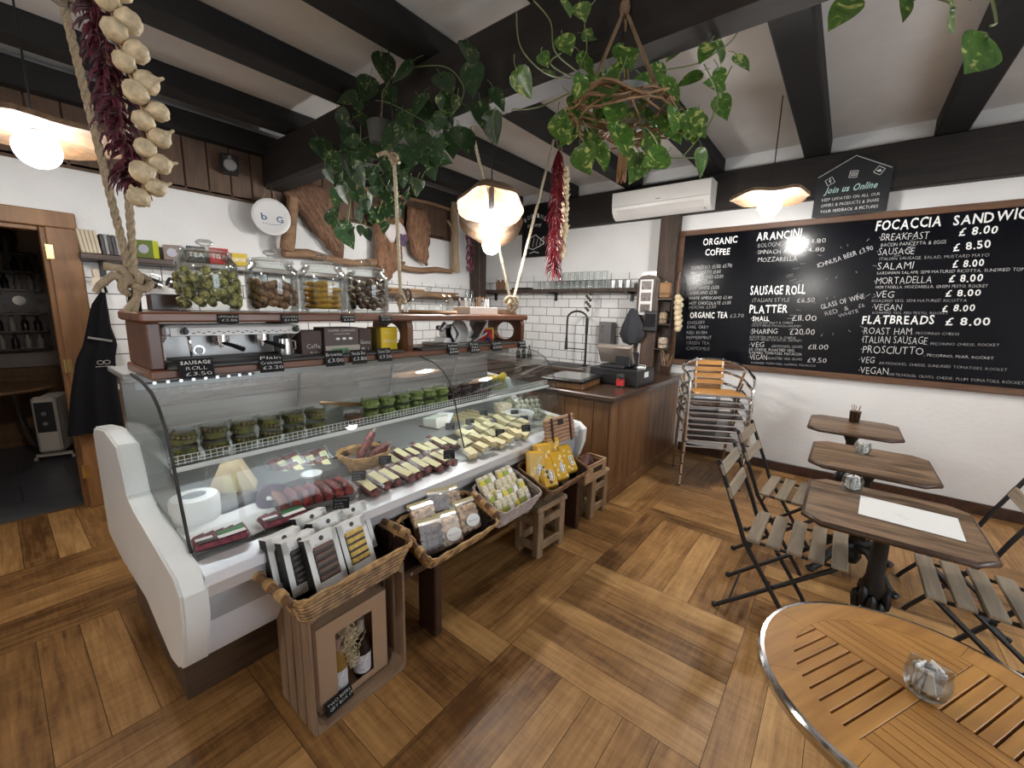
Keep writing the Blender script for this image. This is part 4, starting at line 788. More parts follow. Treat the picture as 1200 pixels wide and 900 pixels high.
# narrow shelves on the post side with little things
t = thing('post_rack', 'narrow black wire rack of small shelves on the post left of the chalkboard', 'rack', (4.86, 1.63, 1.2))
b = MB()
for z in (.0, .28, .56): b.box((-.06, 0, z), (.12, .19, .012))
b.build('shelf', dark_wood, t); b = MB()
for z in (.06, .34, .62, .76): b.tube([(0, .095, z), (-.12, .095, z), (-.12, -.095, z), (0, -.095, z)], .004, 5)
for y_ in (-.095, .095): b.tube([(-.12, y_, -.02), (-.12, y_, .77)], .004, 5)
b.build('wire', black_metal, t)
paper_bag = mat('kraft_bag', (.30, .17, .08), .8, var=.2)
for k, (z, y_, h, m_, lb) in enumerate(((.57, .02, .17, paper_bag, 'brown paper bag on the upper shelf of the post rack'), (.29, .03, .12, mat('nut_jar', (.24, .17, .1), .4, var=.6, vscale=60), 'jar of nuts on the middle shelf of the post rack'), (.01, -.02, .12, mat('pale_jar', (.38, .3, .22), .4, var=.5, vscale=50), 'jar of pale snacks on the bottom shelf of the post rack'))):
    t = thing('rack_jar' if k else 'rack_bag', lb, 'jar' if k else 'bag', (4.80, 1.63 + y_ * .5, 1.2 + z + .004)); b = MB()
    if k == 0: b.box((0, 0, h / 2), (.07, .12, h), bev=.01)
    else: b.lathe([(.001, 0), (.05, 0), (.052, h * .8), (.04, h), (.001, h)], n=14)
    b.build('contents', m_, t); b = MB(); b.cyl((0, 0, h), (0, 0, h + .02), .042 if k else .015, n=12); b.build('lid' if k else 'tie', black_plastic if k else rope_m, t)
# glass shelf
t = thing('glass_shelf', 'dark wooden wall shelf above the sink crowded with drinking glasses', 'shelf', (4.89, 3.2, 1.87))
b = MB(); b.box((0, 0, 0), (.22, 2.66, .045), bev=.005); b.build('board', post_wood, t)
for y_ in (-1.1, 0, 1.1): b = MB(); b.box((.08, y_, -.07), (.03, .03, .12)); b.box((0, y_, -.03), (.2, .03, .02)); b.build('bracket', black_metal, t)
proto = None; k = 0; rr = random.Random(12)
G0 = thing('drinking_glass', 'clear drinking glass', 'glass', (0, 0, 0), group='drinking glasses on the shelf above the sink')
b = MB(); b.lathe([(.03, 0), (.033, .0), (.04, .10), (.036, .103), (.001, .105)], n=14); b.build('glass', jar_glass, G0, 60)
def glabel(r_, i): return 'clear tumbler, %s from the right in the %s row above the sink' % (ORD[i], ('front', 'rear', 'upper')[r_])
first = True
for r_, (x, z, n, y0) in enumerate(((4.835, 1.893, 15, 2.16), (4.93, 1.893, 12, 2.2), (4.85, 2.0, 9, 2.42))):
    for i in range(n):
        if r_ == 0 and i < 3: continue
        p = (x, y0 + .092 * i, z); lb = glabel(r_, i)
        if first: G0.location = p; G0['label'] = lb; first = False
        else: dup(G0, p, (0, 0, rr.uniform(0, 6)), lb)
t0 = None
for i in range(3):
    if i == 0:
        t0 = thing('metal_cup', '', 'cup', (4.83, 2.10, 1.893), group='steel cups on the shelf above the sink'); b = MB(); b.lathe([(.001, 0), (.03, 0), (.036, .09), (.034, .09), (.028, .006), (.001, .006)], n=16); b.build('cup', steel, t0); b = MB(); b.tube([(.034, 0, .02), (.055, 0, .03), (.055, 0, .06), (.034, 0, .075)], .005, 6); b.build('handle', steel, t0); t0['label'] = 'steel cup at the right end of the shelf above the sink'
    else: dup(t0, (4.83, 2.10 + .095 * i, 1.893), (0, 0, i), 'steel cup, %s from the right end of the shelf above the sink' % ORD[i])
t = thing('black_tray', 'flat black tray lying on the shelf behind the ropes', 'tray', (4.87, 3.72, 1.893)); b = MB(); b.lathe([(.001, 0), (.17, 0), (.19, .02), (.185, .024), (.165, .006), (.001, .006)], n=28, sx=.5); b.build('tray', black_plastic, t)
t = thing('wooden_hearts', 'brown wooden twin peaked ornament on the shelf by the corner', 'ornament', (4.86, 4.12, 1.893)); b = MB(); b.prism([(-.075, 0), (.075, 0), (.08, .1), (.045, .15), (0, .10), (-.045, .15), (-.08, .1)], 0, -.012, .012); b.build('ornament', bark, t)
for i, y_ in enumerate((4.3, 4.38)): t = thing('spirit_glass', 'small clear glass near the corner, %s of two' % ('right' if i == 0 else 'left'), 'glass', (4.86, y_, 1.893), group='small glasses by the corner'); b = MB(); b.lathe([(.001, 0), (.03, 0), (.03, .005), (.006, .012), (.006, .05), (.03, .08), (.028, .11)], n=14); b.build('glass', jar_glass, t, 60)
# ------------------------------------------------------------------ glass display counter
CX0, CX1 = .30, 2.78
t = thing('display_counter', 'long refrigerated deli counter with curved front glass and white end panels', 'display case', (.30, 1.5, 0))
def L3(b): b.M = Matrix.Translation((-.30, -1.5, 0)); return b
GP = [(2.24, 1.305), (2.06, 1.297), (1.93, 1.272), (1.85, 1.232), (1.79, 1.17), (1.745, 1.05), (1.705, .90), (1.665, .78), (1.625, .70)]
def sheet(b, prof, x0, x1, th, m=0):
    n = len(prof); o = []
    for i in range(n):
        a, c = prof[max(0, i - 1)], prof[min(n - 1, i + 1)]; d = Vector((c[0] - a[0], c[1] - a[1])).normalized(); o.append((prof[i][0] + d.y * th, prof[i][1] - d.x * th))
    b.prism(prof + o[::-1], 0, x0, x1, m)
PO = [(2.56, .385), (2.06, .42), (1.86, .372), (1.72, .345), (1.62, .37), (1.545, .425), (1.505, .53), (1.48, .61), (1.475, .71), (1.53, .752), (2.06, .80), (2.17, .83), (2.205, .93), (2.26, 1.02), (2.52, 1.035), (2.84, .985), (2.90, .94), (2.90, .40)]
for x0, x1 in ((.262, .335), (2.745, 2.815)):
    b = L3(MB()); b.prism(PO, 0, x0 + .008, x1 - .008)
    pin = [(p[0] + (2.2 - p[0]) * .015, p[1] + (.65 - p[1]) * .02) for p in PO]
    b.prism(pin, 0, x0, x1); b.build('end_panel', white_gloss, t, 40)
b = L3(MB()); sheet(b, GP, .34, 1.655, .006); sheet(b, GP, 1.665, 2.74, .006); b.build('front_glass', case_glass, t, 60)
EG = GP + [(1.66, .74), (2.05, .80), (2.45, .80), (2.45, 1.305)]
for x in (.332, 2.746): b = L3(MB()); b.prism(EG, 0, x - .003, x + .003); b.build('end_glass', case_glass, t)
for x in (.337, 1.66, 2.742): b = L3(MB()); b.tube([(x, p[0] - .004, p[1] + .004) for p in GP], .006 if x < 1 else .0035, 6); b.build('glass_seal', seal_black, t)
b = L3(MB()); b.prism([(1.60, .745), (1.505, .735), (1.50, .70), (1.60, .69)], 0, .335, 2.745); b.prism([(1.60, .69), (1.507, .698), (1.510, .655), (1.60, .65)], 0, .335, 2.745); b.build('front_rail', mat('rail_alu', (.74, .75, .78), .35, .6), t)
b = L3(MB()); b.prism([(1.60, .652), (1.535, .652), (1.54, .55), (1.60, .55)], 0, .335, 2.745); b.build('kick_band', mat('band_grey', (.42, .43, .46), .4), t)
b = L3(MB()); b.prism([(1.60, .55), (1.545, .55), (1.57, .45), (1.63, .365), (1.9, .365), (1.9, .55)], 0, .335, 2.745); b.build('front_panel', white_panel, t)
b = L3(MB()); b.box((1.54, 2.34, .185), (2.44, .88, .36)); b.build('plinth', wood('plinth_wood', (.05, .028, .016), (.12, .07, .04), 0, 9, 9, .6, .15), t)
b = L3(MB()); b.prism([(1.60, .735), (2.45, .745), (2.5, .72), (2.5, .60), (1.60, .66)], 0, .335, 2.745); b.build('deck', mat('deck_steel', (.62, .64, .64), .35, .35), t)
b = L3(MB()); b.prism([(2.45, .74), (2.47, 1.29), (2.52, 1.29), (2.52, .74)], 0, .335, 2.745)
b.build('rear_wall', mat('rear_doors', (.17, .152, .14), .3, .3), t)
b = L3(MB()); b.box((1.54, 2.4, .55), (2.40, .98, .5)); b.build('body', dull_steel, t)
b = L3(MB()); b.box((1.54, 2.40, 1.298), (2.46, .34, .022), bev=.004); b.box((1.54, 2.222, 1.272), (2.40, .006, .056)); b.build('canopy', mat('canopy_steel', (.5, .5, .5), .35, .8), t)
b = L3(MB()); b.box((1.54, 2.10, 1.016), (2.40, .60, .008)); b.build('shelf', glass('shelf_glass', (.80, .87, .85), boost=1.4), t)
b = L3(MB()); b.box((1.54, 1.80, 1.010), (2.40, .012, .018), bev=.003); b.build('shelf_edge', mat('edge_white', (.78, .80, .80), .35), t)
b = L3(MB())
for k in range(120): b.box((.345 + .02 * k, 1.812, 1.04), (.0022, .002, .034))
for z in (1.028, 1.04, 1.056): b.box((1.54, 1.812, z), (2.40, .002, .0022))
b.build('shelf_guard', mat('guard_white', (.75, .76, .76), .5), t)
b = L3(MB()); b.cyl((.40, 2.25, 1.272), (2.70, 2.25, 1.272), .011, n=12); b.build('light_tube', led_m, t)
b = L3(MB()); b.cyl((.40, 1.90, .999), (2.70, 1.90, .999), .006, n=12); b.build('light_tube', led_m, t); b = L3(MB()); b.box((1.54, 1.90, 1.0095), (2.36, .034, .004)); b.box((1.54, 1.885, 1.003), (2.36, .003, .014)); b.build('tube_cover', dull_steel, t)
b = L3(MB())
for x in (1.07, 1.70, 2.30): b.tube([(x, 2.44, 1.02), (x, 2.40, 1.20), (x, 2.34, 1.29)], .008, 6)
b.build('strut', alu, t)
b = L3(MB()); b.box((.52, 2.0, 1.302), (.36, .02, .008))
for k in range(9): b.cyl((.36 + .04 * k, 1.989, 1.302), (.36 + .04 * k, 1.985, 1.302), .0065, n=8, m=1)
b.build('switch_strip', [black_plastic, alu], t)

# ------------------------------------------------------------------ hanging wooden shelf unit over the counter
GZ = 1.306
t = thing('serving_shelf', 'two tier red brown wooden shelf over the deli counter, hung on ropes', 'shelf', (.30, 2.02, GZ))
b = MB(); b.box((1.23, .185, .237), (2.37, .40, .04), bev=.008); b.build('top_shelf', red_wood, t)
b = MB(); b.box((1.235, .20, .018), (2.36, .40, .036), bev=.006); b.build('bottom_shelf', red_wood, t)
b = MB(); b.box((.085, .19, .1265), (.045, .36, .181), bev=.006); b.build('upright', red_wood_z, t)
def holed(b, x, y0, y1, z0, z1, th, cy, cz, ry, rz_, n=32):
    rim = []; inn = []
    for k in range(n):
        a = 2 * math.pi * (k + .5) / n; c, s = math.cos(a), math.sin(a); q = 1 / max(abs(c) / ((y1 - y0) / 2), abs(s) / ((z1 - z0) / 2))
        rim.append(((y0 + y1) / 2 + c * q, (z0 + z1) / 2 + s * q)); inn.append((cy + ry * c, cz + rz_ * s))
    for k in range(n):
        l = (k + 1) % n; R0, R1, I0, I1 = rim[k], rim[l], inn[k], inn[l]
        b.poly([(x, *R0), (x, *I0), (x, *I1), (x, *R1)]); b.poly([(x + th, *R1), (x + th, *I1), (x + th, *I0), (x + th, *R0)])
        b.poly([(x, *I0), (x + th, *I0), (x + th, *I1), (x, *I1)]); b.poly([(x, *R1), (x + th, *R1), (x + th, *R0), (x, *R0)])
for x in (1.25, 2.36):
    b = MB(); holed(b, x, .01, .37, .036, .217, .04, .19, .127, .105, .072); b.build('upright', red_wood_z, t, 25)
b = MB(); b.box((1.83, .05, .042), (.98, .12, .014), bev=.004); b.box((.66, .05, .042), (1.10, .12, .014), bev=.004); b.build('drip_strip', mat('strip_dark', (.05, .05, .052), .5), t)
GT = GZ + .2575          # top of the upper shelf

def chalk_tag(x, y, z, w, h, label, lines, tilt=12, rz=0, kind='price_card', stand=True):
    t = thing(kind, label, 'price card', (x, y, z), rz); t.rotation_euler = (R(-tilt), 0, rz)
    b = MB(); b.box((0, 0, h / 2), (w, .004, h), bev=.001)
    if stand: b.prism([(.0, .0), (.0, h * .7), (.035, 0)], 0, -w * .3, w * .3)
    b.build('card', slate_m, t)
    b = MB(); n = len(lines); lh = h / (n + .6)
    for i, s in enumerate(lines):
        ww = min(w * .86, .055 * lh * len(s) * 14); write(b, s, (-ww / 2 + (0 if i < n - 1 else w * .05), -.0032, h - lh * (i + .95)), (1, 0, 0), (0, 0, 1), ww, lh * .62, 0, i == 0 and h > .08, .08)
    b.build('lettering', chalk, t, 0); return t
for (x, w, h, lines, lb) in ((0.498, 0.116, 0.082, ['SAUSAGE', 'ROLL', '£3.50'], 'black card reading sausage roll, leftmost on the lower shelf edge'),
        (0.776, 0.102, 0.080, ['Plain', 'Croissant', '£2.20'], 'black card for plain croissants under the coffee machine'), (1.074, 0.098, 0.080, ['Brownie', '£3.00'], 'black card under the dark coffee boxes, third along the lower edge'),
        (1.210, 0.089, 0.076, ['Nutella Bun', '£2.80'], 'black card left of the one under the yellow box'), (1.368, 0.089, 0.076, ['Carrot Cake', '£3.20'], 'black card directly under the yellow box'),
        (1.894, 0.089, 0.076, ['Lemon', 'Cake', '£3.00'], 'black card left of three below the slicer'), (2.095, 0.089, 0.076, ['Fruit', 'Tart', '£3.50'], 'black card in the middle below the slicer'),
        (2.332, 0.107, 0.076, ['Cannoli', '£3.00'], 'black card below the red poster'), (2.647, 0.089, 0.062, ['Muffin', '£2.60'], 'black card at the right end of the lower shelf edge')):
    chalk_tag(x, 1.995, 1.3005, w, h, lb, lines, 14, 0, 'price_card', False)
for (x, lines, lb) in ((0.623, ['LIMONCELLI', '£2.00'], 'small black label on the shelf edge under the jar of green biscuits'), (0.868, ['COOKIES', '£1.50'], 'small black label under the jar of brown biscuits'),
        (1.157, ['CANTUCCI', '£2.00'], 'small black label under the jar of yellow biscuits'), (1.380, ['TRUFFLES', '£1.20'], 'small black label under the jar of chocolate pieces')):
    chalk_tag(x, 2.0, GT - .045, .076, .038, lb, lines, 0, 0, 'shelf_label', False)

# jars on the top shelf
def big_jar(x, r, h, label):
    t = thing('biscuit_jar', label, 'jar', (x, 2.17, GT)); b = MB()
    b.lathe([(.001, .002), (r * .93, .002), (r, .02), (r, h * .62), (r * .97, h * .70), (r * .84, h * .755), (r * .82, h * .78), (r * .80, h * .78), (r * .82, h * .75), (r * .94, h * .69), (r * .965, h * .62), (r * .965, .025), (r * .9, .012), (.001, .012)], n=32); b.build('glass', jar_glass, t, 60)
    b = MB(); b.lathe([(.001, h * .79), (r * .86, h * .79), (r * .88, h * .81), (r * .84, h * .845), (r * .5, h * .872), (.016, h * .885), (.014, h * .91), (.03, h * .94), (.032, h * .97), (.02, h), (.001, h)], n=28); b.build('lid', jar_glass, t, 60)
big_jar(.614, .112, .300, 'tall glass jar of green rolled biscuits, leftmost on the top shelf')
big_jar(.872, .112, .288, 'glass jar of brown knobbly biscuits, second on the top shelf')
big_jar(1.120, .114, .300, 'glass jar with flat yellow biscuits, third on the top shelf')
big_jar(1.379, .118, .296, 'glass jar of chocolate coated pieces, rightmost on the top shelf')
def fill(n, x, r, h, size, mk, name, label, group, upright=False):
    o0 = None; rr = random.Random(int(x * 1000)); k = 0; pts = []
    tries = 0
    while k < n and tries < 9000:
        tries += 1
        z = size[2] * .6 + (h - size[2]) * (k / n); a = rr.uniform(0, 6.283); q = (r - max(size[0], size[1]) * .62) * (1 if rr.random() < .75 else rr.random() ** .5)
        p = (x + q * math.cos(a), 2.17 + q * math.sin(a), GT + .014 + z)
        if any((p[0] - s[0]) ** 2 + (p[1] - s[1]) ** 2 + (p[2] - s[2]) ** 2 < (min(size) * .98) ** 2 for s in pts) and tries % 60: continue
        pts.append(p); rot = (rr.uniform(-.4, .4), rr.uniform(-.4, .4), a + math.pi / 2 + rr.uniform(-.3, .3))
        if o0 is None: o0 = mk(name); o = o0; tag(o, label, 'biscuit', group)
        else: o = o0.copy(); COL.objects.link(o)
        o.location = p; o.rotation_euler = rot; k += 1
def mk_roll(n):
    b = MB(); b.lathe([(.008, -.002), (.016, 0), (.02, .012), (.021, .022), (.019, .036), (.014, .04), (.013, .034), (.004, .033), (.001, .036)], n=12, rot=(R(90), 0, 0)); b.v = [tuple(c * .84 for c in v) for v in b.v]; return b.build(n, mat('pistachio_roll', (.33, .33, .13), .7, var=.6, vscale=70), None, 60)
fill(74, .614, .107, .165, (.034, .034, .028), mk_roll, 'rolled_biscuit', 'pale green rolled biscuit in the leftmost glass jar', 'green biscuits in the first jar')
def mk_knob(n):
    b = MB(); b.ell((0, 0, 0), (.021, .019, .017), n=9, k=6); rr = random.Random(3)
    b.v = [tuple(c * (1 + rr.uniform(-.16, .16)) for c in v) for v in b.v]; return b.build(n, mat('knobbly_biscuit', (.36, .20, .10), .8, var=.6, vscale=70), None, 60)
fill(50, .872, .108, .14, (.038, .038, .031), mk_knob, 'nut_biscuit', 'brown knobbly nut biscuit in the second glass jar', 'brown biscuits in the second jar')
def mk_flat(n):
    b = MB(); b.ell((0, 0, 0), (.055, .04, .015), n=14, k=6); return b.build(n, mat('yellow_biscuit', (.62, .38, .06), .6, var=.25, vscale=40), None, 60)
o0 = None
for k in range(18):
    a = 2.1 * k; z = .022 + .028 * (k // 4); q = .058
    if o0 is None: o0 = mk_flat('flat_biscuit'); o = o0; tag(o, 'flat yellow biscuit in the third glass jar', 'biscuit', 'yellow biscuits in the third jar')
    else: o = o0.copy(); COL.objects.link(o)
    o.location = (1.120 + q * math.cos(a), 2.17 + q * math.sin(a), GT + .012 + z); o.rotation_euler = (.06 * math.sin(k), .06 * math.cos(k), a + 1.57)
def mk_choc(n):
    b = MB(); b.ell((0, 0, 0), (.019, .017, .016), n=9, k=6); b.ell((.004, 0, .008), (.014, .012, .0105), 1, 8, 5); return b.build(n, [mat('chocolate', (.10, .05, .03), .4, var=.8, vscale=55), mat('cream_filling', (.66, .56, .42), .7)], None, 60)
fill(70, 1.379, .112, .18, (.036, .034, .03), mk_choc, 'chocolate_piece', 'dark chocolate piece with cream in the rightmost glass jar', 'chocolates in the fourth jar')

t = thing('cake_dome', 'low glass cake dome on a round wooden board on the top shelf', 'cake dome', (1.86, 2.20, GT)); t.scale = (.89, .89, .89)
b = MB(); b.lathe([(.001, 0), (.2, 0), (.215, .012), (.205, .026), (.001, .026)], n=36); b.build('board', oak_board, t)
b = MB(); b.lathe([(.18, .027), (.182, .10), (.165, .135), (.12, .15), (.001, .155)], n=36); b.v = b.v; b.build('dome', jar_glass, t, 60)
b = MB(); b.lathe([(.001, .155), (.014, .155), (.012, .17), (.024, .185), (.02, .2), (.001, .203)], n=16); b.build('knob', jar_glass, t, 60)
t = thing('black_scissors', 'black handled scissors hanging from the knotted rope by the fourth jar', 'scissors', (1.565, 2.06, GT + .01))
b = MB()
for s in (-1, 1): b.tube([(s * .018 + .02 * math.cos(q), 0, .10 + .035 * math.sin(q)) for q in [2 * math.pi * k / 14 for k in range(14)]], .006, 6, closed=True)
b.build('handles', black_plastic, t); b = MB(); b.box((-.008, 0, .04), (.012, .003, .08), rot=(0, .1, 0)); b.box((.008, .003, .04), (.012, .003, .08), rot=(0, -.1, 0)); b.build('blades', steel, t)
t = thing('utensil_box', 'pale box of plastic cutlery standing on the top shelf', 'cutlery box', (2.29, 2.18, GT)); t.scale = (.89, .89, .89); b = MB()
b.box((0, 0, .03), (.34, .2, .06), bev=.003); b.build('box', mat('pale_card', (.66, .63, .58), .7), t); b = MB(); rr = random.Random(8)
for k in range(26): b.box((-.16 + .0125 * k, rr.uniform(-.06, .06), .085), (.010, .015, .085), rot=(rr.uniform(-.35, .35), rr.uniform(-.5, .5), 0), m=k % 3, bev=.002)
b.build('cutlery', [white_gloss, steel, black_plastic], t)
t = thing('straw_fan', 'flat stack of brown straw discs at the right end of the top shelf', 'coasters', (2.60, 2.2, GT)); t.scale = (.89, .89, .89); b = MB()
for k in range(5): b.lathe([(.001, .009 * k), (.15 - .006 * k, .009 * k), (.15 - .006 * k, .009 * k + .007), (.001, .009 * k + .007)], n=24, c=(.004 * k, 0, 0))
b.build('disc', wicker, t)
t = thing('twig_bundle', 'little pot of upright sticks behind the rope knot at the right end', 'sticks', (2.52, 2.33, GT)); b = MB(); rr = random.Random(5)
for k in range(9): b.cyl((-.08 + .02 * k, 0, 0), (-.085 + .021 * k, .0, .1 + rr.uniform(0, .04)), .004, n=5)
b.box((0, 0, .012), (.2, .05, .024)); b.build('sticks', drift, t)

# lower shelf: coffee machine, boxes, slicer
LZ = GZ + .0365
t = thing('espresso_machine', 'white and chrome two group espresso machine on the left of the lower shelf', 'coffee machine', (.69, 2.275, LZ)); t.scale = (.89, .89, .89)
mw = mat('machine_white', (.86, .85, .83), .3); b = MB()
b.box((0, .06, .085), (.58, .18, .15), bev=.01); b.build('body', dull_steel, t)
b = MB(); b.box((0, -.06, .162), (.60, .30, .05), bev=.012); b.box((0, -.212, .157), (.55, .006, .035)); b.build('top_panel', mw, t)
for s in (-1, 1): b = MB(); b.prism([(-.12, .0), (.14, 0), (.14, .15), (-.14, .15), (-.16, .13), (-.09, .1)], 0, s * .29 - .012, s * .29 + .012); b.build('side_panel', mw, t)
b = MB(); b.box((0, -.09, .012), (.60, .24, .022), bev=.008); b.build('drip_tray', mat('tray_grey', (.12, .12, .12), .4), t)
b = MB(); b.box((-.02, -.09, .025), (.5, .2, .004)); b.build('grille', black_metal, t)
for x in (-.05, .14):
    b = MB(); b.cyl((x, -.10, .10), (x, -.10, .14), .035, n=16); b.cyl((x, -.10, .085), (x, -.10, .105), .03, n=16); b.cyl((x, -.10, .07), (x, -.10, .085), .01, n=8); b.build('group_head', chrome, t)
    b = MB(); b.tube([(x, -.13, .094), (x + .02, -.19, .085), (x + .045, -.25, .07)], .011, 8, rf=lambda u: .8 + .4 * u); b.build('portafilter_handle', black_plastic, t)
for x in (-.2, .25): b = MB(); b.tube([(x, -.16, .14), (x, -.18, .1), (x + .005, -.17, .04)], .006, 8); b.ell((x, -.165, .142), (.012, .012, .012), n=8, k=5); b.build('steam_wand', chrome, t)
b = MB(); b.cyl((-.13, -.02, .055), (-.13, -.036, .055), .024, n=18); b.build('gauge', chrome, t); b = MB(); b.cyl((-.13, -.036, .055), (-.13, -.038, .055), .019, n=18); b.build('dial', white_gloss, t)
for x in (-.225, .265): b = MB(); b.cyl((x, -.21, .160), (x, -.235, .160), .014, n=12); b.box((x, -.24, .165), (.012, .01, .03), bev=.003); b.build('steam_knob', black_plastic, t)
b = MB()
for k in range(22): b.box((-.19 + .02 * k, -.2155, .150 + .006 * (k % 2)), (.012, .001, .004))
b.build('button_row', mat('button_dark', (.05, .05, .05), .5), t)
t = thing('milk_jug', 'small steel milk jug under the right end of the coffee machine', 'jug', (.885, 2.11, LZ + .021)); t.scale = (.89, .89, .89); b = MB(); b.lathe([(.001, 0), (.034, 0), (.036, .02), (.03, .06), (.027, .085), (.025, .085), (.03, .02), (.001, .004)], n=18); b.build('body', steel, t, 60); b = MB(); b.tube([(.028, 0, .075), (.055, 0, .07), (.055, 0, .03), (.034, 0, .022)], .004, 6); b.build('handle', steel, t)
t = thing('coffee_grinder', 'black and steel coffee grinder between the espresso machine and the coffee boxes', 'grinder', (.925, 2.30, LZ)); b = MB(); b.box((0, 0, .055), (.085, .11, .11), bev=.01); b.build('body', black_plastic, t); b = MB(); b.lathe([(.001, .11), (.035, .11), (.045, .17), (.04, .175), (.001, .172)], n=18); b.build('hopper', mat('smoky_hopper', (.06, .05, .045), .2), t); b = MB(); b.cyl((0, -.06, .03), (0, -.06, .075), .014, n=12); b.box((0, -.07, .012), (.07, .06, .012), bev=.003); b.build('spout', steel, t)
def carton(name, x, y, w, d, h, m, label, texts, rz=0, extra=None):
    t = thing(name, label, 'box', (x, y, LZ), rz); t.scale = (.89, .89, .89); b = MB(); b.box((0, 0, h / 2), (w, d, h), bev=.002); b.build('carton', m, t)
    b = MB()
    for (s, u, v, ww, hh) in texts: write(b, s, (u, -d / 2 - .0008, v), (1, 0, 0), (0, 0, 1), ww, hh, 0, False, .06)
    if texts: b.build('lettering', chalk, t, 0)
    if extra: extra(t)
brown_card = mat('brown_carton', (.05, .022, .016), .5)
carton('coffee_box', 1.005, 2.14, .115, .12, .15, brown_card, 'dark brown coffee box printed with white script, left of three', [('Caffe', -.03, .05, .075, .025), ('Italia', -.01, .02, .05, .015)])
def strip(t):
    b = MB(); b.box((0, -.0705, .03), (.216, .004, .06)); b.build('pale_band', mat('band_pale', (.42, .38, .33), .6), t)
    b = MB(); b.box((-.02, -.0732, .03), (.10, .002, .03)); b.build('green_leaf', mat('band_green', (.12, .25, .13), .6), t)
    b = MB()
    for k in range(3): b.ell((-.03 + .04 * k, -.0695, .1), (.014, .001, .008), n=8, k=4)
    b.build('pictogram', chalk, t)
carton('coffee_box', 1.16, 2.13, .215, .13, .165, mat('mauve_carton', (.075, .05, .045), .5), 'grey brown box with a green leaf band, in the middle of the coffee boxes', [('COFFEE CAPSULES', -.085, .142, .17, .012), ('compostable', -.05, .125, .1, .009)], 0, strip)
carton('coffee_box', 1.305, 2.14, .085, .12, .155, brown_card, 'narrow brown coffee box between the leaf box and the yellow box', [('Gusto', -.035, .06, .07, .025), ('8 1', -.03, .02, .05, .02)])
def side_olive(t):
    b = MB(); b.box((-.079, 0, .08), (.002, .118, .158)); b.build('olive_side', mat('olive_side', (.28, .2, .03), .5), t)
carton('biscuit_box', 1.452, 2.14, .15, .12, .16, mat('yellow_carton', (.72, .50, .02), .5), 'bright yellow carton on the lower shelf, the brightest box', [('Amaretti', -.06, .06, .125, .028), ('biscotti', -.04, .12, .07, .012)], R(12), side_olive)
t = thing('meat_slicer', 'metal meat slicer standing on the right half of the lower shelf', 'slicer', (2.16, 2.25, LZ), R(-8)); t.scale = (.89, .89, .89)
b = MB(); b.box((0, 0, .012), (.56, .20, .024), bev=.01); b.prism([(-.18, .02), (.14, .02), (.10, .05), (-.16, .06)], 1, -.07, .07); b.build('base', alu, t)
b = MB(); b.lathe([(.001, -.008), (.095, -.004), (.1, 0), (.095, .006), (.03, .012), (.001, .012)], c=(-.02, -.07, .105), n=32, rot=(R(82), 0, R(8))); b.build('blade', steel, t)
b = MB(); b.prism([(-.12, .05), (.1, .03), (.16, .09), (.12, .15), (-.02, .165), (-.14, .13)], 1, -.03, .06); b.build('motor_housing', alu, t, 40)
b = MB(); b.box((.2, -.03, .12), (.02, .16, .16), rot=(0, R(35), 0), bev=.004); b.box((.17, -.03, .06), (.16, .16, .012), rot=(0, R(-25), 0)); b.build('carriage', dull_steel, t)
b = MB(); b.cyl((-.2, -.06, .12), (-.15, -.06, .17), .022, n=12); b.cyl((-.22, -.06, .14), (-.10, -.06, .15), .012, n=8); b.ell((-.22, -.06, .14), (.02, .02, .02), n=10, k=6); b.build('handle', dull_steel, t)
b = MB(); b.tube([(-.09, -.085, .02), (-.05, -.095, .09), (-.09, -.08, .16)], .008, 6); b.build('guard', black_plastic, t)
t = thing('red_poster', 'small red picture with a yellow edge and dark figures behind the slicer', 'picture', (2.545, 2.30, LZ)); t.scale = (.89, .89, .89); b = MB(); b.box((0, 0, .062), (.19, .008, .124)); b.build('panel', mat('poster_red', (.42, .02, .02), .5), t); b = MB(); b.box((0, -.0045, .117), (.19, .002, .012)); b.box((.089, -.0045, .06), (.012, .002, .12)); b.build('border', mat('poster_yellow', (.7, .5, .05), .5), t)
b = MB(); b.prism([(-.03, .0), (.05, 0), (.045, .03), (.02, .04), (.018, .09), (.008, .09), (.006, .045), (-.02, .035)], 1, -.006, -.0042); b.build('figures', mat('poster_dark', (.02, .03, .09), .5), t)
t = thing('spray_bottle', 'clear spray bottle with a blue head at the right end of the counter', 'bottle', (2.80, 2.06, 1.3)) if False else thing('spray_bottle', 'clear bottle with a dark blue cap standing at the right end of the counter top', 'bottle', (2.735, 2.12, GZ + .0045))
b = MB(); b.lathe([(.001, 0), (.045, 0), (.047, .06), (.02, .10), (.016, .12), (.001, .12)], n=18); b.build('bottle', glass('pale_plastic', (.8, .85, .88), rough=.2, boost=3), t, 60); b = MB(); b.cyl((0, 0, .12), (0, 0, .15), .018, n=12); b.box((-.03, 0, .155), (.06, .02, .015)); b.build('cap', mat('blue_cap', (.02, .03, .12), .4), t)
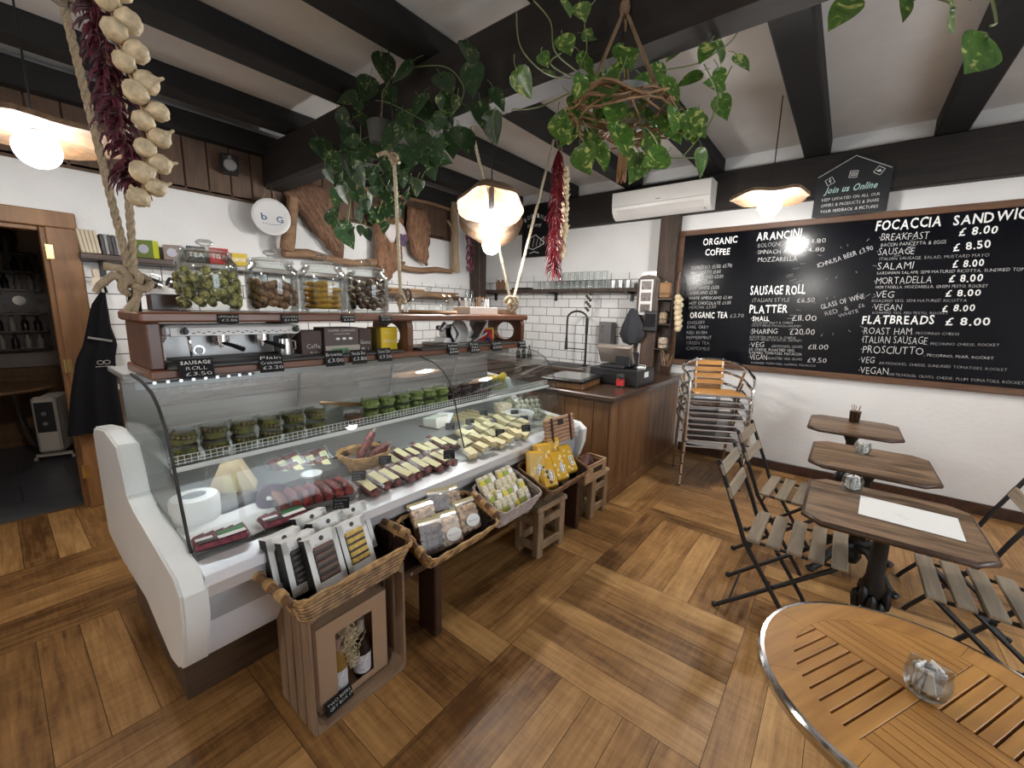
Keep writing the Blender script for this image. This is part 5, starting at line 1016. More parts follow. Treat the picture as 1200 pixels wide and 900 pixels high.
# ------------------------------------------------------------------ things inside the counter: on the glass shelf
SZ = 1.0205; DK = .7475
tub_clear = jar_glass
def deli_tub(label, group, cmat, bits, h=.056, r=.047, lidm=None):
    t = thing('deli_tub', label, 'tub', (0, 0, 0), group=group)
    b = MB(); b.lathe([(.001, .001), (r * .9, .001), (r * .98, h * .9), (r * 1.04, h * .9), (r * 1.04, h), (.001, h)], n=20); b.build('tub', tub_clear, t, 60)
    b = MB(); rr = random.Random(len(label))
    b.lathe([(.001, .004), (r * .82, .004), (r * .86, h * .76), (.001, h * .77)], n=16, m=0)
    for k in range(bits):
        a = k * 2.4; z = .010 + (h * .62) * ((k * .618) % 1); b.ell((r * .83 * math.cos(a), r * .83 * math.sin(a), z), (.0095, .0095, .0095), k % len(cmat), 7, 5)
    b.build('contents', cmat, t, 60); b = MB(); b.lathe([(r * 1.0, h * .93), (r * 1.07, h * .94), (r * 1.07, h * .995), (r * .94, h * .998), (r * .93, h * .97), (.001, h * .97)], n=24, caps=False); b.build('lid', film, t, 60); return t
ol1 = mat('olive_green', (.15, .155, .04), .35, var=.4, vscale=60); ol2 = mat('olive_brown', (.055, .025, .018), .35, var=.4, vscale=60); gr = mat('pesto_green', (.19, .26, .07), .6, var=.5, vscale=50); dk = mat('dark_paste', (.05, .018, .02), .5, var=.4)
A0 = deli_tub('', 'clear tubs of olives on the glass shelf', [ol1, ol2], 46)
for i in range(6):
    for j in range(2):
        lb = '%s tub of olives in the %s stack from the left' % ('lower' if j == 0 else 'upper', ORD[i]); p = (.405 + .1005 * i, 1.895, SZ + .0565 * j)
        if i == j == 0: A0.location = p; A0['label'] = lb
        else: dup(A0, p, (0, 0, i * 1.1 + j * 2), lb)
o = deli_tub('single tub of brown relish between the olives and the green tubs', None, [mat('relish', (.16, .075, .03), .5, var=.4)], 20); o.location = (1.10, 1.89, SZ)
B0 = deli_tub('', 'clear tubs of green paste on the glass shelf', [gr], 22)
for i in range(6):
    for j in range(2):
        lb = '%s tub of bright green paste in the %s stack of the green row' % ('lower' if j == 0 else 'upper', ORD[i]); p = (1.205 + .0985 * i, 1.905, SZ + .0565 * j)
        if i == j == 0: B0.location = p; B0['label'] = lb
        else: dup(B0, p, (0, 0, i * 1.3 + j), lb)
C0 = deli_tub('', 'clear tubs of dark paste on the glass shelf', [dk], 20)
for i in range(4):
    for j in range(2 if i < 3 else 1):
        lb = '%s tub of dark red paste in the %s stack from the left' % ('lower' if j == 0 else 'upper', ORD[i]); p = (1.80 + .0985 * i, 1.905, SZ + .0565 * j)
        if i == j == 0: C0.location = p; C0['label'] = lb
        else: dup(C0, p, (0, 0, i * 1.7 + j), lb)
t = thing('round_board', 'round wooden serving board leaning inside the counter behind the green tubs', 'board', (1.24, 2.14, SZ + .02), rot=(R(-8), R(12), 0)); b = MB(); b.lathe([(.001, 0), (.165, 0), (.175, .01), (.165, .02), (.001, .02)], n=36); b.build('board', oak_board, t)
t = thing('glass_platter', 'wide shallow glass platter at the right of the shelf inside the counter', 'platter', (2.22, 2.12, SZ)); b = MB(); b.lathe([(.001, .002), (.14, .002), (.22, .03), (.215, .034), (.135, .008), (.001, .008)], n=36); b.build('platter', jar_glass, t, 60)
t = thing('clear_boxes', 'two stacked clear plastic boxes at the right end of the glass shelf', 'boxes', (2.56, 1.92, SZ))
for k in range(2): b = MB(); b.box((0, 0, .045 + .085 * k), (.16 - .05 * k, .13 - .03 * k, .08), bev=.008); b.build('box', film, t)
for k, (x, y) in enumerate(((2.52, 2.2), (2.59, 2.17), (2.66, 2.21))):
    t = thing('lemon', 'yellow lemon at the right end of the counter, %s of three' % ('leftmost', 'middle', 'rightmost')[k], 'lemon', (x, y, SZ + .03), group='lemons in the counter'); b = MB(); b.lathe([(.001, -.045), (.01, -.038), (.028, -.02), (.032, 0), (.028, .02), (.01, .038), (.001, .045)], n=16, rot=(R(80), 0, k)); b.build('lemon', mat('lemon_skin', (.62, .46, .04), .45, bump=.3, bscale=150), t, 60)

# ------------------------------------------------------------------ inside the counter: on the deck
def deck_tag(x, y, label, z=DK, h=.045, w=.062, rz=-35):
    t = thing('deck_tag', label, 'price tag', (x, y, z), R(rz)); b = MB(); b.box((0, 0, .048 + h / 2), (w, .003, h), rot=(R(-20), 0, 0)); b.build('card', slate_m, t)
    b = MB(); b.cyl((0, .006, 0), (0, .006, .06), .003, n=6); b.cyl((0, .006, 0), (0, .006, .004), .014, n=10); b.build('stem', alu, t)
    b = MB(); b.M = Matrix.Translation((0, 0, .048 + h / 2)) @ Euler((R(-20), 0, 0)).to_matrix().to_4x4()
    for k in range(3): write(b, ('Pecorino', 'sardo', '£2.90')[k], (-w * .38, -.0022, h * (.2 - .28 * k)), (1, 0, 0), (0, 0, 1), w * (.75, .5, .55)[k], h * .16)
    b.build('lettering', chalk_dim, t, 0)
for (x, y, lb) in ((.80, 1.50, 'black tag on the front rail just left of the dark sausage packs'), (1.20, 1.78, 'black tag beside the wicker bowl of salami'), (1.30, 2.02, 'black tag standing behind the wicker bowl of salami'), (1.86, 2.0, 'black tag in front of the cheese wedge in paper'), (2.03, 1.98, 'black tag between the paper cheese and the long cheese wedges'), (2.27, 2.07, 'black tag in front of the long cheese wedges'),
                   (1.98, 1.66, 'black tag among the pale cheese packs above the grey basket'), (2.37, 1.76, 'black tag in front of the white round cheese tub'), (2.18, 1.60, 'black tag at the front of the cheese packs by the yellow pasta'), (1.48, 1.60, 'black tag at the right end of the dark sausage packs'), (1.0, 1.70, 'black tag in front of the wicker bowl of salami'), (2.46, 1.92, 'black tag beside the stacked round cheese')): deck_tag(x, y, lb)
t = thing('wrapped_ricotta', 'white wrapped wheel with a dark centre at the left end of the deck', 'cheese', (.425, 1.93, DK)); b = MB(); b.lathe([(.001, 0), (.078, 0), (.083, .02), (.083, .09), (.076, .102), (.001, .104)], n=32); b.build('wheel', mat('ricotta_white', (.74, .74, .71), .5), t); b = MB(); b.lathe([(.001, .1045), (.034, .1045), (.03, .106), (.001, .106)], n=20, sx=1.2); b.build('label', mat('label_grey', (.20, .22, .22), .5), t)
t = thing('cheese_wedge', 'large cream cheese wedge in clear wrap with a printed label', 'cheese', (.585, 2.02, DK), R(-25)); b = MB(); b.prism([(-.11, 0), (.11, 0), (.1, .03), (.03, .185), (-.03, .185), (-.1, .03)], 1, -.05, .05); b.build('cheese', mat('cream_cheese', (.66, .55, .36), .5, var=.06), t); b = MB(); b.prism([(-.135, -.0), (.135, 0), (.12, .05), (.045, .21), (-.05, .22), (-.125, .05)], 1, -.06, .06); b.build('wrap', film, t); b = MB(); b.box((.0, -.0515, .085), (.05, .002, .085)); b.build('label', cream_label, t)
b = MB(); w0 = []
for i in range(9):
    for j in range(7): w0.append((-.17 + .34 * i / 8, -.13 + .26 * j / 6, .003 + .004 * math.sin(i * 1.3 + j) + .003 * math.cos(j * 2.1)))
b._a(w0, [(i * 7 + j, (i + 1) * 7 + j, (i + 1) * 7 + j + 1, i * 7 + j + 1) for i in range(8) for j in range(6)], 0); o = b.build('paper_sheet', paper, None, 80); o.location = (.52, 1.76, DK + .002); tag(o, 'crumpled white paper sheet lining the deck at its left end', 'paper')
t = thing('round_pack', 'round dark purple packed salami propped on the deck beside the cheese wedge', 'pack', (.685, 1.86, DK + .012), rot=(R(38), 0, R(-20))); b = MB(); b.lathe([(.001, 0), (.062, 0), (.066, .008), (.066, .028), (.06, .036), (.001, .037)], n=28); b.build('pack', mat('purple_pack', (.045, .015, .03), .3, var=.6, vscale=40), t); b = MB(); b.box((.0, -.01, .038), (.05, .018, .002)); b.build('label', paper, t)
meat = mat('sliced_meat', (.17, .04, .055), .45, var=.6, vscale=45); salami = mat('dark_salami', (.17, .05, .045), .4, var=.7, vscale=70); redmeat = mat('minced_red', (.20, .028, .024), .4, var=.8, vscale=45)
green_lab = mat('green_label', (.05, .20, .07), .5); dark_lab = mat('dark_label', (.03, .02, .02), .5)
for k, (x, y, rz) in enumerate(((.43, 1.665, -8), (.64, 1.655, -4))):
    t = thing('meat_tray', '%s clear tray of sliced ham with a green label at the deck front' % ('left' if k == 0 else 'right'), 'tray', (x, y, DK), R(rz), 'ham trays at the front of the deck')
    b = MB(); b.box((0, 0, .012), (.175, .105, .022), bev=.008); b.build('tray', film, t); b = MB()
    b.box((0, 0, .022), (.165, .098, .024), bev=.009)
    for i in range(5): b.box((-.06 + .03 * i, .008, .032), (.034, .07, .008), rot=(0, R(-14), 0), bev=.003)
    b.build('ham', meat, t); b = MB(); b.box((.03, .0, .0415), (.08, .026, .002), rot=(0, 0, R(6))); b.box((.03, -.03, .0415), (.085, .022, .002), 1, rot=(0, 0, R(6))); b.box((-.05, -.012, .0415), (.05, .018, .002), 1); b.box((-.035, -.035, .0405), (.06, .02, .002), 2); b.build('label', [green_lab, paper, dark_lab], t)
t = thing('sausage_tray', 'long tray of raw red sausages in clear film in the middle left of the deck', 'tray', (.80, 1.73, DK), R(-10)); b = MB(); b.box((0, 0, .016), (.30, .19, .03), bev=.01); b.build('tray', mat('foam_tray', (.10, .085, .08), .5), t); b = MB(); rr = random.Random(3)
for i in range(7): b.tube([(-.13 + .043 * i, -.08, .045), (-.125 + .043 * i, 0, .052 + rr.uniform(-.004, .004)), (-.13 + .043 * i, .08, .045)], .02, 8)
b.build('sausages', redmeat, t, 60); b = MB(); b.box((0, 0, .06), (.30, .19, .03), bev=.012); b.build('film', film, t)
t = thing('salami_tray', 'wooden tray under the heap of sliced salami packs at the back of the deck', 'tray', (.93, 2.07, DK), R(-12)); b = MB(); b.box((0, 0, .010), (.36, .22, .018), bev=.005); b.build('tray', mat('wood_tray', (.2, .13, .07), .6), t)
b = MB(); b.box((0, -.108, .02), (.36, .006, .03)); b.build('lip', mat('wood_tray', (.2, .13, .07), .6), t)
V0 = None
for k in range(9):
    c, r_ = k % 5, k // 5; lb = 'sliced salami pack lying in the wooden tray, %s from the left in the %s line' % (ORD[c], ('front', 'back')[r_])
    p = (.80 + .064 * c + .03 * r_, 2.05 - .013 * c + .085 * r_, DK + .034 + .012 * (c % 2) + .02 * r_); rot = (R(22), R(-12), R(-14 + 6 * ((k * 3) % 4)))
    if V0 is None:
        V0 = thing('salami_pack', lb, 'pack', p, rot=rot, group='salami packs in the wooden tray'); b = MB(); b.box((0, 0, 0), (.07, .12, .014), bev=.005); b.build('salami', salami, V0); b = MB(); b.box((0, 0, .002), (.095, .15, .016), bev=.004); b.build('film', film, V0); b = MB(); b.box((.012, -.015, .0108), (.034, .07, .0014)); b.build('label', cream_label, V0)
    else: dup(V0, p, rot, lb)
t = thing('cream_pot', 'small round pot with a white lid by the red sausages', 'pot', (.885, 1.92, DK)); b = MB(); b.lathe([(.001, 0), (.04, 0), (.045, .05), (.001, .05)], n=20); b.build('pot', jar_glass, t); b = MB(); b.lathe([(.001, .05), (.048, .05), (.048, .058), (.001, .06)], n=20); b.build('lid', white_gloss, t); b = MB(); b.lathe([(.001, .004), (.037, .004), (.04, .044), (.001, .046)], n=14); b.build('contents', mat('cream_fill', (.6, .56, .47), .6), t)

def ring(w, d, r, n=48, z=0, ph=0, amp=0, fr=24):
    """a rounded rectangle, wavy like a woven rod"""
    pts = []; hw, hd = w / 2 - r, d / 2 - r; per = [(hw, hd, 0), (-hw, hd, 90), (-hw, -hd, 180), (hw, -hd, 270)]
    raw = []
    for i, (cx, cy, a0) in enumerate(per):
        for k in range(5): a = R(a0 + 90 * k / 4); raw.append((cx + r * math.cos(a), cy + r * math.sin(a), math.cos(a), math.sin(a)))
        nx = per[(i + 1) % 4]; a = R(a0 + 90); m = 8 if i % 2 == 0 else 6
        for k in range(1, m):
            f = k / m; raw.append((cx + (nx[0] - cx) * f + r * math.cos(a), cy + (nx[1] - cy) * f + r * math.sin(a), math.cos(a), math.sin(a)))
    for i, (x, y, nx, ny) in enumerate(raw):
        q = amp * (1 if (i + ph) % 2 else -1); pts.append((x + nx * q, y + ny * q, z))
    return pts
def basket(name, label, loc, w, d, h, flare, mats, rot=(0, 0, 0), rows=10, handles=True, rim=2, thick=.0055, stiff=False, rc=.032):
    t = thing(name, label, 'basket', loc, rot=rot); rr = random.Random(int(loc[0] * 100))
    b = MB()
    lo, hi = ring(w, d, rc), ring(w + 2 * flare - .014, d + 2 * flare - .014, rc, z=h * .98); n = len(lo)
    vs = [(p[0] * .97, p[1] * .97, .006) for p in lo] + hi
    b._a(vs, [(i, (i + 1) % n, n + (i + 1) % n, n + i) for i in range(n)] + [(n + i, n + (i + 1) % n, (i + 1) % n, i) for i in range(n)] + [list(range(n))], 0)
    for k in range(rows):
        f = (k + .5) / rows; b.tube([(q[0], q[1], q[2] + rr.uniform(-.0012, .0012)) for q in ring(w + 2 * flare * f, d + 2 * flare * f, rc, z=h * f, ph=k, amp=.0018)], h / rows * .46, 5, m=1 + k % 2, closed=True)
    b.build('body', [mats[2], mats[0], mats[1]], t, 60)
    b = MB()
    for k in range(rim):
        pts = ring(w + 2 * flare + .004, d + 2 * flare + .004, rc + .004, z=h + .008 * k, ph=k, amp=.002)
        if not stiff: pts = [(p[0], p[1], p[2] + rr.uniform(-.003, .003)) for p in pts]
        b.tube(pts, .0062, 6, closed=True)
    for i in range(0, n, 2):
        b.tube([lo[i], (hi[i][0] * 1.01, hi[i][1] * 1.01, h)], .003, 4)
    b.build('rim', mats[1], t, 60)
    if handles:
        for s in (-1, 1):
            hx = s * (w / 2 + flare + .004); hd = d / 2 + flare - .02
            b = MB()
            for k in range(4):
                o = .006 * math.cos(k * 1.57), .006 * math.sin(k * 1.57)
                b.tube([(hx + o[0], -hd, h + o[1]), (hx + o[0] + s * .012, -hd * .4, h + .018 + o[1]), (hx + o[0] + s * .012, hd * .4, h + .018 + o[1]), (hx + o[0], hd, h + o[1])], .008, 6)
            hb_ = b.build('handle', mats[0], t, 60)
            for y_ in (-.6, 0, .6):
                b = MB(); b.cyl((hx + s * .010, hd * y_ - .016, h + .014), (hx + s * .010, hd * y_ + .016, h + .014), .0195, n=10); b.build('binding', wicker_light, hb_, 60)
    return t
t = basket('salami_bowl', 'small round wicker bowl holding dried salami sticks on the deck', (1.17, 1.93, DK), .19, .18, .085, .025, (wicker_light, wicker_light, wicker), rows=8, handles=False, rc=.085)
for k, (dx, rz, ry, l) in enumerate(((-.03, 20, -38, .19), (.02, -15, -60, .17))):
    t = thing('salami_stick', 'dark dried salami propped in the wicker bowl, %s' % ('the longer upright one' if k == 0 else 'the shorter slanting one'), 'salami', (1.16 + dx, 1.93, DK + .03), rot=(0, R(ry + 10), R(rz + 140))); b = MB(); b.tube([(0, 0, 0), (.004, 0, l * .3), (0, 0, l * .8), (0, 0, l)], .024, 10, rf=lambda u: .6 + .4 * math.sin(math.pi * min(1, u * 1.05))); b.build('salami', salami, t, 60); b = MB(); b.cyl((0, 0, l * .95), (0, 0, l + .02), .005, n=6); b.build('string', rope_m, t)
for k in range(5):
    t = thing('blue_wrapped_cheese', 'pale blue wrapped round cheese behind the salami bowl, %s of five' % ORD[k], 'cheese', (1.44 + .075 * (k % 3) + .03 * (k // 3), 2.02 + .075 * (k // 3), DK), group='pale blue round cheeses'); b = MB(); b.lathe([(.001, 0), (.034, .002), (.04, .014), (.038, .03), (.028, .036), (.001, .037)], n=20, jit=lambda a, z: 1 + .04 * math.sin(5 * a)); b.build('cheese', mat('blue_wrap', (.52, .62, .68), .4), t, 60)
t = thing('paper_cheese', 'square white cheese half wrapped in brown paper in the middle of the deck', 'cheese', (1.86, 2.14, DK), R(12)); b = MB(); b.box((0, 0, .062), (.14, .12, .11), rot=(R(-6), 0, 0), bev=.006); b.build('cheese', mat('white_cheese', (.72, .69, .60), .5), t); b = MB(); b.prism([(-.11, 0), (.12, 0), (.10, .045), (.075, .01), (-.075, .01), (-.085, .06)], 1, -.085, .085); b.build('wrapping', mat('dark_brown_paper', (.13, .085, .06), .8), t); b = MB(); b.box((.06, -.02, .10), (.09, .12, .004), rot=(0, R(-35), .2)); b.build('loose_sheet', paper, t)
rindm = mat('pale_rind', (.62, .52, .30), .55, var=.1); rind_d = mat('dark_rind', (.22, .13, .07), .6)
for k in range(4):
    t = thing('cheese_bar', 'long pale cheese wedge with brown rind, %s of four behind the tags' % ORD[k], 'cheese', (2.06 + .085 * k, 2.12 + .01 * k, DK), R(6), 'long cheese wedges'); b = MB(); b.prism([(-.036, 0), (.036, 0), (.03, .06), (-.03, .075)], 1, -.11, .11); b.build('cheese', rindm, t); b = MB(); b.prism([(-.037, 0), (.037, 0), (.036, .008), (-.036, .008)], 1, -.112, .112); b.box((.0, .112, .035), (.065, .004, .07)); b.build('rind', rind_d, t)
def pack0(name, label, w, l, h, m_, group, lab=(.6, .62), cm=cream_label):
    t = thing(name, label, 'pack', (0, 0, 0), group=group); b = MB(); b.box((0, 0, h / 2), (w, l, h), bev=h * .3); b.build('sausage' if m_ is salami else 'cheese', m_, t, 60)
    b = MB(); b.box((0, 0, h / 2 + .0015), (w * 1.18, l * 1.1, h), bev=h * .4); b.build('film', film, t); b = MB(); b.box((0, -l * .08, h + .0045), (w * lab[0] * 1.3, l * lab[1], .0016)); b.build('label', cm, t); return t
P0 = None; idx = 0
rows_ = [(1.60, [(1.02 + .064 * i) for i in range(9)]), (1.80, [(1.30 + .07 * i) for i in range(7)])]
for r_, (y, xs) in enumerate(rows_):
    for i, x in enumerate(xs):
        lb = 'dark sausage pack, %s from the left in the %s row, cream label' % (ORD[i], ('front', 'second')[r_])
        p = (x, y + .07 + .012 * ((i * 7) % 3), DK + .006 + .008 * (i % 2)); rot = (R(8), R(-14 + 5 * (i % 3)), R(-4 + 3 * ((i * 5) % 4)))
        if P0 is None: P0 = pack0('sausage_pack', lb, .048, .19, .034, salami, 'sausage packs with cream labels'); P0.location = p; P0.rotation_euler = rot
        else: dup(P0, p, rot, lb)
pale = mat('pale_cheese_pack', (.60, .50, .27), .5, var=.25, vscale=50); Q0 = None
for r_, (y, x0, n) in enumerate(((1.62, 1.66, 7), (1.74, 1.74, 8), (1.86, 1.84, 8), (1.97, 1.98, 7))):
    for i in range(n):
        lb = 'pale cheese block, %s from the left in the %s row from the front' % (ORD[i], ORD[r_])
        p = (x0 + .082 * i, y, DK + .01 + .014 * ((i + r_) % 3)); rot = (R(12), R(-8 + 6 * (i % 3)), R(-12 + 7 * ((i * 3 + r_) % 5)))
        if Q0 is None: Q0 = pack0('cheese_pack', lb, .066, .095, .036, pale, 'small pale cheese packs on the deck', (.62, .8)); Q0.location = p; Q0.rotation_euler = rot
        else: dup(Q0, p, rot, lb)
t = thing('pecorino_wheel', 'stacked small round cheese with a dark lower half at the right of the deck', 'cheese', (2.46, 2.04, DK)); b = MB(); b.lathe([(.001, 0), (.075, 0), (.08, .03), (.07, .05), (.001, .05)], n=24); b.build('dark_half', rind_d, t); b = MB(); b.lathe([(.001, .05), (.066, .05), (.07, .08), (.066, .125), (.001, .13)], n=24); b.build('pale_half', mat('speckled_rind', (.62, .53, .38), .6, var=.3, vscale=60), t)
t = thing('white_tub', 'round white open tub in the right part of the deck', 'tub', (2.44, 1.86, DK)); b = MB(); b.lathe([(.001, 0), (.095, 0), (.11, .085), (.115, .09), (.105, .09), (.09, .012), (.001, .012)], n=28); b.build('tub', white_gloss, t, 60); b = MB(); b.lathe([(.001, .03), (.095, .03), (.098, .06), (.001, .064)], n=20); b.build('contents', mat('salad_fill', (.46, .43, .36), .6, var=.3, vscale=50), t)
for k, (x, y) in enumerate(((2.50, 2.10), (2.63, 2.12))):
    t = thing('round_salami', 'round net patterned cheese standing on edge at the back right, %s of two' % ('left' if k == 0 else 'right'), 'cheese', (x, y, DK + .066), group='round cheeses on edge'); b = MB(); b.lathe([(.001, -.03), (.055, -.03), (.065, -.01), (.065, .01), (.055, .03), (.001, .03)], n=24, rot=(R(78), 0, R(-25))); b.build('cheese', mat('net_rind', (.36, .35, .22), .6, var=.45, vscale=40), t, 60); b = MB(); b.lathe([(.001, .0305), (.022, .0305), (.02, .033), (.001, .033)], n=14, rot=(R(78), 0, R(-25))); b.build('label', cream_label, t)
t = thing('egg_pack', 'clear pack of pale quail eggs leaning at the right end of the deck', 'egg pack', (2.58, 1.84, DK + .005), rot=(R(-38), 0, R(-28))); b = MB()
for i in range(5):
    for j in range(4): b.ell((-.09 + .045 * i, .005, .03 + .045 * j), (.02, .018, .022), n=10, k=6)
b.build('eggs', mat('egg_shell', (.42, .42, .28), .5, var=.25, vscale=60), t, 60); b = MB(); b.box((0, .005, .1), (.25, .05, .2), bev=.012); b.build('box', film, t)
for k in range(3):
    t = thing('cube_cheese', 'small cheese cube in printed wrap behind the yellow pasta, %s of three' % ORD[k], 'cheese', (2.52 + .07 * k, 1.66 + .03 * k, DK), R(20 * k), group='cheese cubes behind the pasta'); b = MB(); b.box((0, 0, .026), (.055, .055, .05), bev=.006); b.build('cheese', pale, t); b = MB(); b.box((0, -.0285, .026), (.035, .002, .03)); b.build('label', cream_label, t)

# ------------------------------------------------------------------ crate, bench and baskets in front of the counter
t = thing('apple_crate', 'wooden apple crate stood on end at the front corner of the counter', 'crate', (.785, 1.352, 0))
b = MB()
for s in (-1, 1):
    for k in range(4): b.box((s * .202, .037 + .073 * k, .262), (.012, .060, .524), bev=.002)
for k in range(4): b.box((0, .037 + .073 * k, .518), (.392, .067, .012), 1, bev=.002); b.box((0, .037 + .073 * k, .006), (.392, .067, .012), 1, bev=.002)
for k in range(4): b.box((-.148 + .0985 * k, .29, .262), (.094, .01, .512), bev=.002)
b.build('slats', [crate_wood, crate_wood_x], t)
for sx in (-1, 1):
    for sz in (0, 1): b = MB(); z0 = .012 if sz == 0 else .512; s = 1 if sz == 0 else -1; b.prism([(sx * .196, z0), (sx * .16, z0), (sx * .196, z0 + s * .036)], 1, .004, .284); b.build('corner_block', crate_wood, t)
t = thing('bottle_gift_box', 'brown card gift box with a window showing two bottles, inside the apple crate', 'gift box', (.785, 1.425, .013), rot=(0, 0, R(1)))
kraft = mat('kraft_card', (.42, .28, .18), .75)
b = MB(); w, h, d = .31, .375, .1; wx0, wx1, wz0, wz1 = -.08, .085, .03, .315
b.box((-(w / 2 + -wx0 - 0) / 2 - .0, 0, h / 2), (w / 2 + wx0, .004, h)); b.box(((w / 2 + wx1) / 2, 0, h / 2), (w / 2 - wx1, .004, h)); b.box(((wx0 + wx1) / 2, 0, wz0 / 2), (wx1 - wx0, .004, wz0)); b.box(((wx0 + wx1) / 2, 0, (wz1 + h) / 2), (wx1 - wx0, .004, h - wz1))
b.box((0, d, h / 2), (w, .004, h)); b.box((-w / 2, d / 2, h / 2), (.004, d, h)); b.box((w / 2, d / 2, h / 2), (.004, d, h)); b.box((0, d / 2, .002), (w, d, .004)); b.box((0, d / 2, h - .002), (w, d, .004)); b.build('box', kraft, t)
b = MB(); rr = random.Random(9)
for k in range(230):
    x, z = rr.uniform(-.024, .022) if k % 3 else rr.uniform(-.06, .06), rr.uniform(.10, .30); a = rr.uniform(0, 6.28); l = rr.uniform(.01, .028); y = rr.uniform(.012, .035) if k % 3 else rr.uniform(.075, .09)
    b.tube([(x, y, z), (x + l * math.cos(a), y + rr.uniform(-.008, .004), z + l * math.sin(a)), (x + l * math.cos(a + .9) * 1.7, y, z + l * math.sin(a + .9) * 1.7)], .0011, 3, caps=False)
o = b.build('straw', mat('straw', (.78, .68, .46), .8), t); o['kind'] = 'stuff'
for k, (x, m_, top, hh) in enumerate(((-.055, mat('amber_beer', (.26, .15, .03), .12), mat('foil_pink', (.5, .34, .3), .3, .6), .25), (.055, mat('dark_beer', (.012, .006, .004), .08), mat('foil_silver', (.7, .7, .7), .3, .8), .27))):
    g = thing('beer_bottle', ('amber bottle with a floral white label, left in the gift box window', 'dark bottle with a floral white label, right in the gift box window')[k], 'bottle', (.785 + x, 1.425 + .04, .018))
    b = MB(); b.lathe([(.001, 0), (.034, 0), (.036, .01), (.036, hh * .55), (.016, hh * .76), (.013, hh * .94), (.001, hh * .94)], n=20); b.build('bottle', m_, g, 60); b = MB(); b.lathe([(.0152, hh * .78), (.0158, hh * .78), (.0145, hh), (.001, hh + .002)], n=14, caps=False); b.build('foil', top, g, 60)
    b = MB(); b.lathe([(.0364, .03), (.037, .03), (.037, .115), (.0364, .115)], n=20, caps=False); b.build('label', mat('floral_label', (.66, .68, .74), .6, var=.35, vscale=90), g, 60)
chalk_tag(.70, 1.395, .013, .12, .05, 'black tag at the bottom of the gift box in the crate', ['TWO BEERS', 'GIFT BOX £9'], 20, R(8), 'price_card', False)

t = thing('bench', 'long low dark brown bench carrying the baskets in front of the counter', 'bench', (1.87, 1.36, 0))
b = MB(); b.box((0, .085, .4425), (1.76, .17, .045), bev=.008); b.build('seat', dark_wood, t)
for x in (-.66, .70): b = MB(); b.box((x, .09, .21), (.045, .13, .42), bev=.006); b.build('leg', dark_wood, t)
for x in (-.84, -.42, .1, .5): b = MB(); b.cyl((x, -.0005, .445), (x, -.004, .445), .006, n=10); b.build('screw', alu, t)

TB = [basket('gift_basket', 'brown wicker basket of white fronted gift boxes on top of the apple crate', (.745, 1.435, .5255), .40, .24, .115, .04, (wicker, wicker_light, wicker_dark), rot=(0, 0, R(2)), rows=13),
      basket('biscuit_basket', 'golden rimmed wicker basket of biscuit bags on the left end of the bench', (1.265, 1.40, .495), .37, .20, .10, .035, (wicker, wicker_light, wicker_dark), rot=(R(20), 0, 0), rows=12),
      basket('cheese_basket', 'greyed rectangular wicker basket of small cheese packs in the middle of the bench', (1.70, 1.40, .495), .32, .20, .115, .02, (wicker_grey, wicker_grey, wicker_grey), rot=(R(20), 0, 0), rows=7, handles=False, stiff=True),
      basket('pasta_basket', 'dark wicker basket of yellow pasta bags at the right end of the bench', (2.19, 1.40, .495), .42, .21, .10, .035, (wicker_dark, wicker, wicker_dark), rot=(R(20), 0, 0), rows=12, handles=False)]
bpy.context.view_layer.update()
def inb(k, p, rx=0, ry=0, rz=0):
    """a place and a turn given inside basket k"""
    M = TB[k].matrix_world.copy() if False else Matrix.LocRotScale(TB[k].location, TB[k].rotation_euler, None)
    Q = M @ Matrix.Translation(p) @ Euler((R(rx), R(ry), R(rz))).to_matrix().to_4x4()
    return Q.to_translation(), Q.to_euler()
def gift_box(p, r, m_win, label, stripes=5):
    l, e = inb(0, p, *r); t = thing('biscuit_gift_box', label, 'gift box', l, rot=e, group='gift boxes in the front basket'); w, d, h = .125, .05, .20
    b = MB(); b.box((0, 0, h / 2), (w, d, h), m=0); b.build('box', mat('box_black', (.012, .012, .014), .4), t)
    b = MB(); f = .02
    for (cx, cz, ww, hh) in ((0, .018, w, .036), (0, h - .022, w, .044), (-w / 2 + f / 2, h / 2, f, h), (w / 2 - f / 2, h / 2, f, h)): b.box((cx, -d / 2 - .001, cz), (ww, .002, hh))
    b.box((0, 0, h + .001), (w, d, .002)); b.build('white_front', paper, t)
    b = MB()
    for k in range(stripes): b.box((0, -d / 2 - .004, .05 + k * .105 / (stripes - 1)), (w - 2 * f - .006, .008, .092 / stripes), bev=.003)
    b.build('biscuits', m_win, t); b = MB(); b.lathe([(.001, 0), (.009, 0), (.009, .001), (.001, .001)], c=(0, -d / 2 - .0021, h - .014), n=14, rot=(R(90), 0, 0)); write(b, 'BISCOTTI', (-.03, -d / 2 - .0022, h - .034), (1, 0, 0), (0, 0, 1), .06, .006); b.build('print', mat('print_dark', (.05, .05, .05), .6), t, 0)
choc = mat('choc_biscuit', (.11, .06, .04), .5, var=.3, vscale=60); yel = mat('yellow_ravioli', (.58, .38, .08), .5, var=.35, vscale=60); drk = mat('dark_biscuit', (.05, .035, .03), .5, var=.6, vscale=60)
gift_box((-.075, -.06, .05), (-20, 0, 4), choc, 'white fronted gift box with brown rolls, nearest in the front basket')
gift_box((.062, -.045, .04), (-22, 0, 4), yel, 'white fronted gift box with yellow biscuits in its window')
gift_box((.125, .04, .05), (-22, 0, 4), drk, 'white fronted gift box with dark sticks, at the right of the basket', 7)
gift_box((-.135, -.005, .05), (-16, 0, 4), drk, 'white topped gift box at the left behind the brown rolls, black side showing', 6)
gift_box((-.0, .03, .055), (-18, 0, 4), drk, 'white topped gift box in the second line behind the yellow biscuits', 6)
